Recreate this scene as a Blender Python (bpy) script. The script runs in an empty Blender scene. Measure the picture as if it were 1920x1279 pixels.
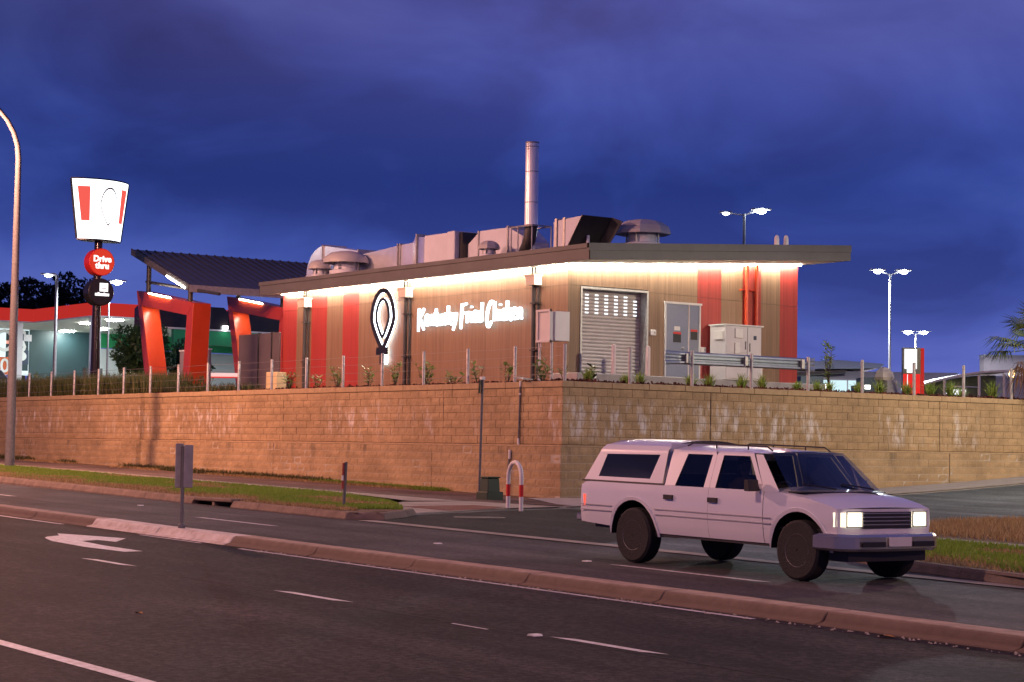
import bpy, bmesh, math, random
import numpy as np
from mathutils import Vector, Matrix
random.seed(11)
RNG = np.random.default_rng(5)
D = bpy.data
S = bpy.context.scene
COL = S.collection
PI = math.pi
rad = math.radians

# ------------------------------------------------------------------ camera
def make_camera():
    y, p, r = rad(144.12), rad(3.09), rad(0.91)
    f = Vector((math.cos(y)*math.cos(p), math.sin(y)*math.cos(p), math.sin(p)))
    rt = Vector((math.sin(y), -math.cos(y), 0))
    up = rt.cross(f)
    r2 = rt*math.cos(r) + up*math.sin(r)
    u2 = up*math.cos(r) - rt*math.sin(r)
    m = Matrix((r2, u2, -f)).transposed().to_4x4()
    m.translation = Vector((0, 0, 1.6))
    cd = D.cameras.new('camera')
    cd.lens = 70.0
    cd.sensor_width = 36.0
    cd.clip_start = 0.2
    cd.clip_end = 3000
    co = D.objects.new('camera', cd)
    COL.objects.link(co)
    co.matrix_world = m
    S.camera = co
make_camera()

# ------------------------------------------------------------------ node helpers
class N:
    def __init__(s, tree):
        s.t = tree
        tree.nodes.clear()
    def n(s, typ, ins=None, **kw):
        nd = s.t.nodes.new(typ)
        for k, v in kw.items():
            setattr(nd, k, v)
        for k, v in (ins or {}).items():
            s.put(nd, k, v)
        return nd
    def put(s, nd, k, v):
        sock = nd.inputs[k]
        if isinstance(v, bpy.types.NodeSocket):
            s.t.links.new(v, sock)
        else:
            if sock.type == 'RGBA' and len(v) == 3:
                v = (*v, 1)
            sock.default_value = v
    def math(s, op, a, b=0.0, clamp=False):
        nd = s.n('ShaderNodeMath', operation=op, use_clamp=clamp)
        s.put(nd, 0, a)
        s.put(nd, 1, b)
        return nd.outputs[0]
    def ramp(s, fac, stops, interp='LINEAR'):
        nd = s.n('ShaderNodeValToRGB', {'Fac': fac})
        cr = nd.color_ramp
        cr.interpolation = interp
        while len(cr.elements) > 1:
            cr.elements.remove(cr.elements[-1])
        cr.elements[0].position = stops[0][0]
        for i, (p, c) in enumerate(stops):
            e = cr.elements[0] if i == 0 else cr.elements.new(p)
            e.color = (*c, 1) if len(c) == 3 else c
        return nd.outputs['Color']
    def noise(s, vec, scale, detail=4, rough=0.55, out='Fac', dist=0.0):
        nd = s.n('ShaderNodeTexNoise', {'Vector': vec, 'Scale': scale, 'Detail': detail, 'Roughness': rough, 'Distortion': dist})
        return nd.outputs[out]
    def mix(s, fac, a, b, blend='MIX'):
        nd = s.n('ShaderNodeMixRGB', {'Fac': fac, 'Color1': a, 'Color2': b}, blend_type=blend)
        return nd.outputs['Color']
    def scale(s, vec, sx, sy, sz, off=(0, 0, 0)):
        nd = s.n('ShaderNodeMapping', {'Vector': vec, 'Scale': (sx, sy, sz), 'Location': off})
        return nd.outputs[0]

# ------------------------------------------------------------------ dusk sky
def make_world():
    w = D.worlds.new('World')
    S.world = w
    w.use_nodes = True
    q = N(w.node_tree)
    d = q.n('ShaderNodeTexCoord').outputs['Generated']
    xyz = q.n('ShaderNodeSeparateXYZ', {'Vector': d})
    z = xyz.outputs['Z']
    base = q.ramp(z, [(0.0, (0.125, 0.145, 0.49)), (0.04, (0.095, 0.125, 0.47)), (0.085, (0.056, 0.090, 0.38)), (0.13, (0.034, 0.064, 0.31)),
                      (0.17, (0.036, 0.070, 0.345)), (0.22, (0.038, 0.062, 0.30)), (0.5, (0.042, 0.055, 0.24)), (1.0, (0.042, 0.052, 0.22))])
    # broken cloud deck: stretched towards the horizon
    den = q.math('ADD', z, 0.16)
    den = q.math('MAXIMUM', den, 0.02)
    u = q.math('DIVIDE', xyz.outputs['X'], den)
    v = q.math('DIVIDE', xyz.outputs['Y'], den)
    cv = q.n('ShaderNodeCombineXYZ', {'X': u, 'Y': v, 'Z': 0.7}).outputs[0]
    n1 = q.noise(cv, 0.75, 5, 0.5, dist=0.3)
    n2 = q.noise(q.scale(d, 6.5, 6.5, 13.0, (3.1, 7.7, 2)), 1.0, 6, 0.52, dist=0.5)
    nn = q.math('ADD', q.math('MULTIPLY', n1, 0.42), q.math('MULTIPLY', n2, 0.58))
    dark = q.ramp(nn, [(0.40, (0.60, 0.59, 0.66)), (0.5, (0.96, 0.95, 0.98)), (0.59, (1.45, 1.36, 1.20))])
    col = q.mix(1.0, base, dark, 'MULTIPLY')
    # town glow caught by the higher clouds
    hi = q.ramp(z, [(0.13, (0, 0, 0)), (0.27, (1, 1, 1)), (0.6, (0.75, 0.75, 0.75))])
    n3 = q.noise(q.scale(cv, 1, 1, 1, (1.3, 5.2, 0.4)), 0.62, 4, 0.5)
    m3 = q.ramp(n3, [(0.36, (0.2, 0.2, 0.2)), (0.60, (1, 1, 1))])
    gl = q.mix(1.0, hi, m3, 'MULTIPLY')
    town = q.n('ShaderNodeVectorMath', {0: d, 1: (-0.70, 0.62, 0.36)}, operation='DOT_PRODUCT').outputs['Value']
    gl = q.mix(1.0, gl, q.ramp(town, [(0.80, (0.25, 0.25, 0.25)), (0.93, (0.45, 0.45, 0.45)), (0.985, (1, 1, 1))]), 'MULTIPLY')
    col = q.mix(1.0, col, q.mix(gl, (0, 0, 0), (0.085, 0.050, 0.06)), 'ADD')
    side = q.n('ShaderNodeVectorMath', {0: d, 1: (0.586, 0.81, 0.0)}, operation='DOT_PRODUCT').outputs['Value']
    # a thicker, darker bank of cloud overhead towards the left
    lf = q.ramp(q.math('ADD', side, 0.5), [(0.22, (0.52, 0.50, 0.52)), (0.38, (0.80, 0.79, 0.80)), (0.50, (1, 1, 1))])
    up_ = q.ramp(z, [(0.10, (0, 0, 0)), (0.20, (1, 1, 1))])
    col = q.mix(1.0, col, q.mix(up_, (1, 1, 1, 1), lf), 'MULTIPLY')
    below = q.math('LESS_THAN', z, 0.0)
    col = q.mix(below, col, (0.05, 0.05, 0.09))
    bg = q.n('ShaderNodeBackground', {'Color': col, 'Strength': 1.0})
    out = q.n('ShaderNodeOutputWorld', {'Surface': bg.outputs[0]})
make_world()

vs = S.view_settings
vs.view_transform = 'Standard'
vs.look = 'None'
vs.exposure = 0.0
vs.gamma = 1.0
vs.use_curve_mapping = False
S.cycles.use_denoising = True
S.cycles.max_bounces = 6
S.cycles.sample_clamp_indirect = 4.0

# ------------------------------------------------------------------ materials
MAT = {}
def pbr(name, col, rough=0.6, metal=0.0, noise=None, bump=None, spec=None, coat=0.0):
    """noise: (scale, amount, second colour or None); bump: (scale, strength)"""
    m = D.materials.new(name)
    m.use_nodes = True
    q = N(m.node_tree)
    pos = q.n('ShaderNodeNewGeometry').outputs['Position']
    c = col
    if noise:
        f = q.noise(pos, noise[0], 5, 0.6)
        c2 = noise[2] if len(noise) > 2 and noise[2] else tuple(x*(1-noise[1]) for x in col)
        f = q.ramp(f, [(0.32, (0, 0, 0)), (0.68, (1, 1, 1))])
        c = q.mix(f, (*col, 1), (*c2, 1))
    b = q.n('ShaderNodeBsdfPrincipled', {'Base Color': c, 'Roughness': rough, 'Metallic': metal})
    if spec is not None:
        b.inputs['Specular IOR Level'].default_value = spec
    if coat:
        b.inputs['Coat Weight'].default_value = coat
    if bump:
        h = q.noise(pos, bump[0], 4, 0.6)
        bn = q.n('ShaderNodeBump', {'Height': h, 'Strength': bump[1], 'Distance': 0.02})
        q.put(b, 'Normal', bn.outputs[0])
    q.n('ShaderNodeOutputMaterial', {'Surface': b.outputs[0]})
    MAT[name] = m
    return m
def emit(name, col, strength):
    m = D.materials.new(name)
    m.use_nodes = True
    q = N(m.node_tree)
    e = q.n('ShaderNodeEmission', {'Color': (*col, 1), 'Strength': strength})
    q.n('ShaderNodeOutputMaterial', {'Surface': e.outputs[0]})
    MAT[name] = m
    return m
def glassy(name, tint, amount):
    m = D.materials.new(name)
    m.use_nodes = True
    q = N(m.node_tree)
    tr = q.n('ShaderNodeBsdfTransparent', {'Color': (*tint, 1)})
    gl = q.n('ShaderNodeBsdfGlossy', {'Color': (0.9, 0.95, 1, 1), 'Roughness': 0.03})
    fr = q.n('ShaderNodeFresnel', {'IOR': 1.5})
    fac = q.math('ADD', fr.outputs[0], amount, True)
    mx = q.n('ShaderNodeMixShader', {'Fac': fac})
    q.put(mx, 1, tr.outputs[0])
    q.put(mx, 2, gl.outputs[0])
    q.n('ShaderNodeOutputMaterial', {'Surface': mx.outputs[0]})
    MAT[name] = m

def mat_blocks():
    m = D.materials.new('split_face_block')
    m.use_nodes = True
    q = N(m.node_tree)
    pos = q.n('ShaderNodeNewGeometry').outputs['Position']
    z = q.n('ShaderNodeSeparateXYZ', {'Vector': pos}).outputs['Z']
    per = q.noise(q.scale(pos, 2.4, 2.4, 5.0), 1.0, 0, 0.5)
    c = q.ramp(per, [(0.3, (0.36, 0.26, 0.145)), (0.5, (0.40, 0.285, 0.16)), (0.7, (0.44, 0.315, 0.18))])
    grit = q.noise(pos, 26, 5, 0.75)
    c = q.mix(1.0, c, q.ramp(grit, [(0.3, (0.70, 0.69, 0.67)), (0.55, (1, 1, 1)), (0.75, (1.18, 1.18, 1.18))]), 'MULTIPLY')
    tone = q.noise(pos, 0.55, 4, 0.6)
    c = q.mix(1.0, c, q.ramp(tone, [(0.35, (0.84, 0.83, 0.82)), (0.65, (1.12, 1.12, 1.1))]), 'MULTIPLY')
    # lime run-off: short vertical streaks in patches on the upper courses
    big = q.ramp(q.noise(q.scale(pos, 0.32, 0.32, 0.25, (4.2, 1.1, 0)), 1.0, 2), [(0.42, (0, 0, 0)), (0.56, (1, 1, 1))])
    st = q.ramp(q.noise(q.scale(pos, 4.4, 4.4, 1.5), 1.0, 5, 0.7), [(0.50, (0, 0, 0)), (0.66, (1, 1, 1))])
    band = q.ramp(q.math('MULTIPLY', z, 0.2), [(0.35, (0, 0, 0)), (0.40, (1, 1, 1)), (0.54, (1, 1, 1)), (0.585, (0, 0, 0))])
    stain = q.mix(1.0, q.mix(1.0, big, st, 'MULTIPLY'), band, 'MULTIPLY')
    c = q.mix(q.math('MULTIPLY', stain, 0.8), c, (0.68, 0.65, 0.64, 1))
    # dark damp streaks under the ledge and along the top
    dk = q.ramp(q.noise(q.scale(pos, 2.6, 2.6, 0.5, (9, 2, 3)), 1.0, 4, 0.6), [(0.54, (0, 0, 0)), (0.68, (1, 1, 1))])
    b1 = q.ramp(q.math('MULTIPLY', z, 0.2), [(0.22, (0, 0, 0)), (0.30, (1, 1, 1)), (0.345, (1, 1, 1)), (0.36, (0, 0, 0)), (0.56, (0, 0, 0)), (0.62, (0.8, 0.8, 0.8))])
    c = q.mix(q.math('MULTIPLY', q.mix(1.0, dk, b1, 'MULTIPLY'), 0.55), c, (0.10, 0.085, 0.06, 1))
    b = q.n('ShaderNodeBsdfPrincipled', {'Base Color': c, 'Roughness': 0.9})
    bn = q.n('ShaderNodeBump', {'Height': q.noise(pos, 34, 5, 0.7), 'Strength': 0.7, 'Distance': 0.02})
    q.put(b, 'Normal', bn.outputs[0])
    q.n('ShaderNodeOutputMaterial', {'Surface': b.outputs[0]})
    MAT['block'] = m
def mat_cladding(name, cols, rough):
    m = D.materials.new(name)
    m.use_nodes = True
    q = N(m.node_tree)
    pos = q.n('ShaderNodeNewGeometry').outputs['Position']
    xyz = q.n('ShaderNodeSeparateXYZ', {'Vector': pos})
    along = q.math('ADD', xyz.outputs['X'], xyz.outputs['Y'])
    gr = q.noise(q.scale(pos, 22, 22, 0.7), 1.0, 5, 0.65)
    c = q.ramp(gr, [(0.3, cols[0]), (0.5, cols[1]), (0.72, cols[2])])
    plank = q.n('ShaderNodeTexWhiteNoise', {'W': q.math('FLOOR', q.math('MULTIPLY', along, 7.2))}, noise_dimensions='1D').outputs['Value']
    c = q.mix(1.0, c, q.ramp(plank, [(0, (0.91, 0.91, 0.91)), (1, (1.08, 1.08, 1.08))]), 'MULTIPLY')
    fr = q.math('FRACT', q.math('MULTIPLY', along, 7.2))
    gv = q.ramp(fr, [(0.0, (0, 0, 0)), (0.05, (1, 1, 1)), (0.95, (1, 1, 1)), (1.0, (0, 0, 0))])
    b = q.n('ShaderNodeBsdfPrincipled', {'Base Color': c, 'Roughness': rough})
    hh = q.math('ADD', q.math('MULTIPLY', gv, 1.0), q.math('MULTIPLY', gr, 0.25))
    bn = q.n('ShaderNodeBump', {'Height': hh, 'Strength': 0.6, 'Distance': 0.006})
    q.put(b, 'Normal', bn.outputs[0])
    q.n('ShaderNodeOutputMaterial', {'Surface': b.outputs[0]})
    MAT[name] = m
def mat_asphalt(name, c0, c1, rough, wheel_paths=()):
    m = D.materials.new(name)
    m.use_nodes = True
    q = N(m.node_tree)
    pos = q.n('ShaderNodeNewGeometry').outputs['Position']
    ag = q.noise(pos, 55, 3, 0.85)
    c = q.ramp(ag, [(0.3, c0), (0.6, c1), (0.8, tuple(x*2.8 for x in c1))])
    sp = q.noise(pos, 13, 4, 0.75)
    a_ = 1.0 if wheel_paths else 0.45
    c = q.mix(a_, c, q.ramp(sp, [(0.40, (0.50, 0.50, 0.50)), (0.5, (1, 1, 1)), (0.60, (1.65, 1.62, 1.6))]), 'MULTIPLY')
    tr = q.noise(q.scale(pos, 0.10, 1.5, 1), 1.0, 4, 0.6)
    c = q.mix(1.0, c, q.ramp(tr, [(0.3, (0.66, 0.66, 0.68)), (0.7, (1.35, 1.32, 1.3))]), 'MULTIPLY')
    if wheel_paths:
        yy = q.n('ShaderNodeSeparateXYZ', {'Vector': pos}).outputs['Y']
        wy = q.math('ADD', yy, q.math('MULTIPLY', q.math('SUBTRACT', q.noise(q.scale(pos, 0.25, 0.25, 0.25), 1.0, 2), 0.5), 0.5))
        stops = [(0.0, (1, 1, 1))]
        for yc in wheel_paths:
            stops += [((yc-0.45)/20, (1, 1, 1)), (yc/20, (1.28, 1.26, 1.25)), ((yc+0.45)/20, (1, 1, 1))]
        c = q.mix(1.0, c, q.ramp(q.math('DIVIDE', wy, 20.0), stops), 'MULTIPLY')
    pt = q.noise(pos, 0.5, 4, 0.6)
    c = q.mix(1.0, c, q.ramp(pt, [(0.35, (0.74, 0.74, 0.74)), (0.65, (1.22, 1.2, 1.2))]), 'MULTIPLY')
    b = q.n('ShaderNodeBsdfPrincipled', {'Base Color': c, 'Roughness': rough, 'Specular IOR Level': 0.12})
    bn = q.n('ShaderNodeBump', {'Height': ag, 'Strength': 0.55, 'Distance': 0.012})
    q.put(b, 'Normal', bn.outputs[0])
    q.n('ShaderNodeOutputMaterial', {'Surface': b.outputs[0]})
    MAT[name] = m
def mat_median():
    m = D.materials.new('median_concrete')
    m.use_nodes = True
    q = N(m.node_tree)
    pos = q.n('ShaderNodeNewGeometry').outputs['Position']
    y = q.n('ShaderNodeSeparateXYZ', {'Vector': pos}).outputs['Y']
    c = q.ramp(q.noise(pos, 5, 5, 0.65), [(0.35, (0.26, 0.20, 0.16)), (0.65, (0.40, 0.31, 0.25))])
    # splash dirt plus shade, both painted into the near face below the top
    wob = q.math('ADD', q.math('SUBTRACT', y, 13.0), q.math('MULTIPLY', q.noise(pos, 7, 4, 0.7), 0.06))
    grime_shade = q.ramp(wob, [(0.40, (1, 1, 1)), (0.46, (0.75, 0.75, 0.75)), (0.50, (0, 0, 0))])
    c = q.mix(q.math('MULTIPLY', grime_shade, 0.85), c, (0.105, 0.068, 0.048, 1))
    b = q.n('ShaderNodeBsdfPrincipled', {'Base Color': c, 'Roughness': 0.92})
    bn = q.n('ShaderNodeBump', {'Height': q.noise(pos, 45, 4, 0.7), 'Strength': 0.8, 'Distance': 0.012})
    q.put(b, 'Normal', bn.outputs[0])
    q.n('ShaderNodeOutputMaterial', {'Surface': b.outputs[0]})
    MAT['median_concrete'] = m
def mat_leaf(name, c0, c1, c2, rough=0.6, trans=0.25):
    m = D.materials.new(name)
    m.use_nodes = True
    q = N(m.node_tree)
    g = q.n('ShaderNodeNewGeometry')
    r = g.outputs['Random Per Island']
    c = q.ramp(r, [(0.0, c0), (0.5, c1), (1.0, c2)])
    b = q.n('ShaderNodeBsdfPrincipled', {'Base Color': c, 'Roughness': rough})
    t = q.n('ShaderNodeBsdfTranslucent', {'Color': c})
    mx = q.n('ShaderNodeMixShader', {'Fac': trans})
    q.put(mx, 1, b.outputs[0])
    q.put(mx, 2, t.outputs[0])
    q.n('ShaderNodeOutputMaterial', {'Surface': mx.outputs[0]})
    MAT[name] = m

mat_blocks()
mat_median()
mat_cladding('wood_cladding', [(0.175, 0.102, 0.060), (0.225, 0.136, 0.082), (0.27, 0.165, 0.102)], 0.55)
mat_cladding('red_cladding', [(0.27, 0.030, 0.024), (0.33, 0.037, 0.029), (0.38, 0.045, 0.034)], 0.5)
mat_asphalt('asphalt', (0.009, 0.0085, 0.0095), (0.030, 0.0285, 0.031), 0.78, (7.3, 8.9, 11.0, 12.5))
mat_asphalt('far_asphalt', (0.048, 0.048, 0.053), (0.080, 0.081, 0.088), 0.8)
mat_asphalt('side_asphalt', (0.062, 0.080, 0.092), (0.105, 0.135, 0.155), 0.8)
mat_asphalt('path_bitumen', (0.09, 0.07, 0.065), (0.15, 0.12, 0.11), 0.85)
mat_leaf('grass', (0.13, 0.24, 0.02), (0.18, 0.31, 0.03), (0.26, 0.34, 0.06), 0.7, 0.3)
mat_leaf('dry_grass', (0.26, 0.17, 0.08), (0.36, 0.25, 0.12), (0.46, 0.35, 0.18), 0.8, 0.3)
mat_leaf('tuft', (0.16, 0.28, 0.04), (0.26, 0.40, 0.07), (0.38, 0.46, 0.12), 0.55, 0.3)
mat_leaf('hedge_grass', (0.05, 0.085, 0.022), (0.085, 0.125, 0.035), (0.16, 0.13, 0.05), 0.6, 0.3)
mat_leaf('weed', (0.035, 0.05, 0.015), (0.06, 0.075, 0.022), (0.11, 0.09, 0.035), 0.8, 0.2)
mat_leaf('tree_leaf', (0.018, 0.06, 0.020), (0.03, 0.09, 0.03), (0.05, 0.12, 0.042), 0.55, 0.25)
mat_leaf('gum_leaf', (0.018, 0.024, 0.014), (0.03, 0.036, 0.02), (0.05, 0.055, 0.03), 0.7, 0.2)
mat_leaf('shrub_leaf', (0.14, 0.24, 0.05), (0.28, 0.38, 0.11), (0.48, 0.50, 0.26), 0.35, 0.3)
mat_leaf('dark_leaf', (0.02, 0.035, 0.015), (0.03, 0.045, 0.02), (0.045, 0.06, 0.03), 0.4, 0.2)
mat_leaf('palm_green', (0.08, 0.13, 0.04), (0.13, 0.19, 0.06), (0.20, 0.26, 0.10), 0.35, 0.2)
mat_leaf('palm_dead', (0.11, 0.055, 0.025), (0.18, 0.09, 0.04), (0.25, 0.14, 0.07), 0.7, 0.2)
mat_leaf('mulch', (0.05, 0.012, 0.010), (0.09, 0.022, 0.016), (0.13, 0.04, 0.025), 0.9, 0.0)
pbr('mortar_light', (0.50, 0.44, 0.36), 0.9, noise=(3, 0.35), bump=(60, 0.4))
pbr('mortar_dark', (0.27, 0.185, 0.11), 0.95, noise=(4, 0.5), bump=(60, 0.4))
pbr('capstone', (0.44, 0.32, 0.185), 0.9, noise=(6, 0.25), bump=(40, 0.4))
pbr('soil', (0.16, 0.105, 0.065), 0.95, noise=(2.2, 0.5), bump=(18, 0.8))
pbr('mulch_soil', (0.055, 0.018, 0.014), 0.95, noise=(9, 0.6), bump=(25, 1.0))
pbr('concrete', (0.34, 0.31, 0.28), 0.85, noise=(1.7, 0.3), bump=(45, 0.3))
pbr('kerb_concrete', (0.27, 0.20, 0.155), 0.9, noise=(3.1, 0.45), bump=(40, 0.8))
pbr('slab_concrete', (0.36, 0.35, 0.36), 0.8, noise=(2.5, 0.25), bump=(40, 0.3))
pbr('tactile_red', (0.20, 0.075, 0.055), 0.85, noise=(20, 0.4), bump=(30, 0.8))
pbr('road_paint', (0.70, 0.71, 0.78), 0.6, noise=(14, 0.0, (0.40, 0.38, 0.36)), bump=(60, 0.3))
pbr('kerb_paint', (0.66, 0.63, 0.63), 0.7, noise=(5, 0.0, (0.40, 0.33, 0.29)), bump=(40, 0.5))
pbr('galvanised', (0.46, 0.46, 0.47), 0.5, 0.55, noise=(9, 0.3))
pbr('galv_pole', (0.15, 0.15, 0.165), 0.65, 0.0, noise=(14, 0.3), bump=(50, 0.2))
pbr('duct_steel', (0.86, 0.88, 0.94), 0.27, 0.62, noise=(1.6, 0.18), bump=(3, 0.25))
pbr('flue_steel', (0.92, 0.95, 0.99), 0.30, 0.12, noise=(3, 0.08))
pbr('rail_steel', (0.45, 0.50, 0.54), 0.28, 0.85, noise=(4, 0.2))
pbr('duct_paint', (0.56, 0.58, 0.68), 0.6, 0.0, noise=(2, 0.12))
pbr('dark_steel', (0.06, 0.058, 0.06), 0.45, 0.2, noise=(3, 0.3))
pbr('fascia', (0.095, 0.095, 0.105), 0.6, 0.0, noise=(1.1, 0.22))
pbr('roof_sheet', (0.055, 0.058, 0.07), 0.36, 0.2, noise=(1.5, 0.2))
pbr('soffit', (0.66, 0.62, 0.54), 0.6, noise=(2, 0.1))
pbr('vent_plastic', (0.42, 0.41, 0.43), 0.5, noise=(3, 0.15))
pbr('white_metal', (0.66, 0.65, 0.66), 0.45, noise=(2.2, 0.12))
pbr('cabinet_white', (0.72, 0.71, 0.72), 0.45, noise=(1.8, 0.1))
pbr('meter_grey', (0.62, 0.60, 0.62), 0.5, noise=(2.5, 0.1))
pbr('door_blue', (0.26, 0.29, 0.36), 0.30, 0.35, noise=(2.0, 0.12))
pbr('roller_steel', (0.55, 0.52, 0.53), 0.42, 0.25, noise=(3.0, 0.12))
pbr('red_paint', (0.56, 0.060, 0.018), 0.30, noise=(1.5, 0.15))
pbr('red_plastic', (0.62, 0.025, 0.02), 0.4, noise=(2.5, 0.1))
pbr('black_paint', (0.018, 0.017, 0.018), 0.35, noise=(4, 0.3))
pbr('black_panel', (0.030, 0.023, 0.020), 0.22, 0.1, noise=(1.2, 0.3))
pbr('pole_gloss', (0.022, 0.014, 0.012), 0.2, 0.2, noise=(3, 0.3))
pbr('screen_panel', (0.12, 0.10, 0.11), 0.55, noise=(2, 0.2))
pbr('mauve_panel', (0.30, 0.25, 0.28), 0.6, noise=(2, 0.12))
pbr('cream_box', (0.70, 0.58, 0.33), 0.6, noise=(3, 0.1))
pbr('bollard_pink', (0.66, 0.58, 0.58), 0.5, noise=(5, 0.15))
pbr('white_paint', (0.76, 0.75, 0.74), 0.5, noise=(6, 0.12))
pbr('sign_back', (0.34, 0.33, 0.34), 0.5, 0.3, noise=(6, 0.25))
pbr('dark_green', (0.030, 0.055, 0.032), 0.55, noise=(4, 0.2))
pbr('red_reflector', (0.34, 0.06, 0.04), 0.4, noise=(8, 0.2))
pbr('bark', (0.10, 0.08, 0.065), 0.9, noise=(6, 0.4), bump=(20, 0.8))
pbr('wire', (0.30, 0.27, 0.26), 0.5, 0.6, noise=(5, 0.2))
pbr('iron', (0.16, 0.14, 0.13), 0.7, 0.4, noise=(12, 0.4), bump=(30, 0.6))
pbr('car_white', (0.74, 0.75, 0.82), 0.28, noise=(1.2, 0.05), coat=0.5)
pbr('car_trim', (0.022, 0.021, 0.022), 0.5, noise=(6, 0.2))
pbr('car_seat', (0.05, 0.05, 0.06), 0.9, noise=(12, 0.3))
pbr('chrome', (0.62, 0.60, 0.58), 0.22, 0.85, noise=(3, 0.15))
pbr('tyre', (0.018, 0.017, 0.018), 0.8, noise=(20, 0.3), bump=(40, 0.5))
pbr('rim_dark', (0.34, 0.33, 0.35), 0.42, 0.4, noise=(9, 0.3))
pbr('skin', (0.42, 0.25, 0.18), 0.6, noise=(12, 0.15))
pbr('shirt', (0.10, 0.06, 0.06), 0.9, noise=(14, 0.3))
pbr('hair', (0.03, 0.02, 0.015), 0.8, noise=(30, 0.4))
pbr('teal_wall', (0.018, 0.050, 0.060), 0.5, noise=(0.6, 0.2))
pbr('ceiling_white', (0.70, 0.72, 0.62), 0.6, noise=(0.8, 0.08))
emit('fascia_red', (1.0, 0.055, 0.045), 0.48)  # canopy fascia glows by itself, in place of lamplight falling on it
pbr('green_sign', (0.02, 0.30, 0.11), 0.4, noise=(0.7, 0.15))
pbr('pale_wall', (0.55, 0.60, 0.60), 0.6, noise=(0.7, 0.1))
pbr('orange_poster', (0.62, 0.12, 0.03), 0.5, noise=(1, 0.1))
pbr('navy', (0.03, 0.05, 0.10), 0.5, noise=(1, 0.2))
pbr('letter_white', (0.82, 0.84, 0.84), 0.5, noise=(2, 0.05))
pbr('pink_wall', (0.52, 0.42, 0.45), 0.7, noise=(0.3, 0.2))
pbr('roof_white', (0.62, 0.60, 0.62), 0.5, noise=(0.4, 0.12))
pbr('brown_roof', (0.15, 0.10, 0.075), 0.7, noise=(1, 0.3))
pbr('blue_band', (0.03, 0.10, 0.28), 0.5, noise=(1, 0.2))
pbr('olive', (0.16, 0.17, 0.10), 0.6, noise=(0.5, 0.2))
pbr('pebble', (0.40, 0.36, 0.33), 0.9, noise=(30, 0.4))
pbr('leaf_litter', (0.30, 0.15, 0.05), 0.9, noise=(20, 0.3))
emit('led_strip', (1.0, 0.90, 0.74), 300.0)
emit('letter_glow', (0.74, 0.89, 1.0), 3.2)
emit('halo_glow', (0.78, 0.90, 1.0), 8)
emit('bucket_glow', (0.92, 0.97, 1.0), 2.6)
emit('bucket_red', (1.0, 0.13, 0.10), 0.95)
emit('disc_red', (1.0, 0.065, 0.032), 0.72)
emit('disc_text', (1.0, 0.95, 0.93), 1.6)
emit('lamp_white', (0.85, 0.95, 1.0), 60.0)
emit('lamp_soft', (0.9, 0.97, 1.0), 12.0)
emit('ceiling_lamp', (0.95, 1.0, 0.92), 130.0)
emit('tube_light', (1.0, 0.90, 0.72), 45.0)
emit('poster_glow', (0.80, 0.95, 1.0), 1.15)
emit('shop_glow', (0.70, 0.95, 1.0), 1.0)
emit('slot_glow', (0.95, 0.98, 1.0), 1.6)
emit('headlamp', (1.0, 0.93, 0.78), 9.0)
emit('headlamp_dim', (1.0, 0.86, 0.62), 1.6)
emit('tail_glow', (1.0, 0.10, 0.06), 1.5)
emit('menu_red', (1.0, 0.035, 0.03), 0.85)
emit('menu_white', (0.95, 0.98, 1.0), 1.3)
emit('boom_glow', (1.0, 0.62, 0.58), 1.0)
emit('car_lamp', (1.0, 0.97, 0.9), 4.0)
emit('warm_lamp', (1.0, 0.62, 0.28), 8.0)
glassy('glass_tint', (0.30, 0.33, 0.36), 0.03)
glassy('glass_clear', (0.50, 0.56, 0.60), 0.05)

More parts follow.
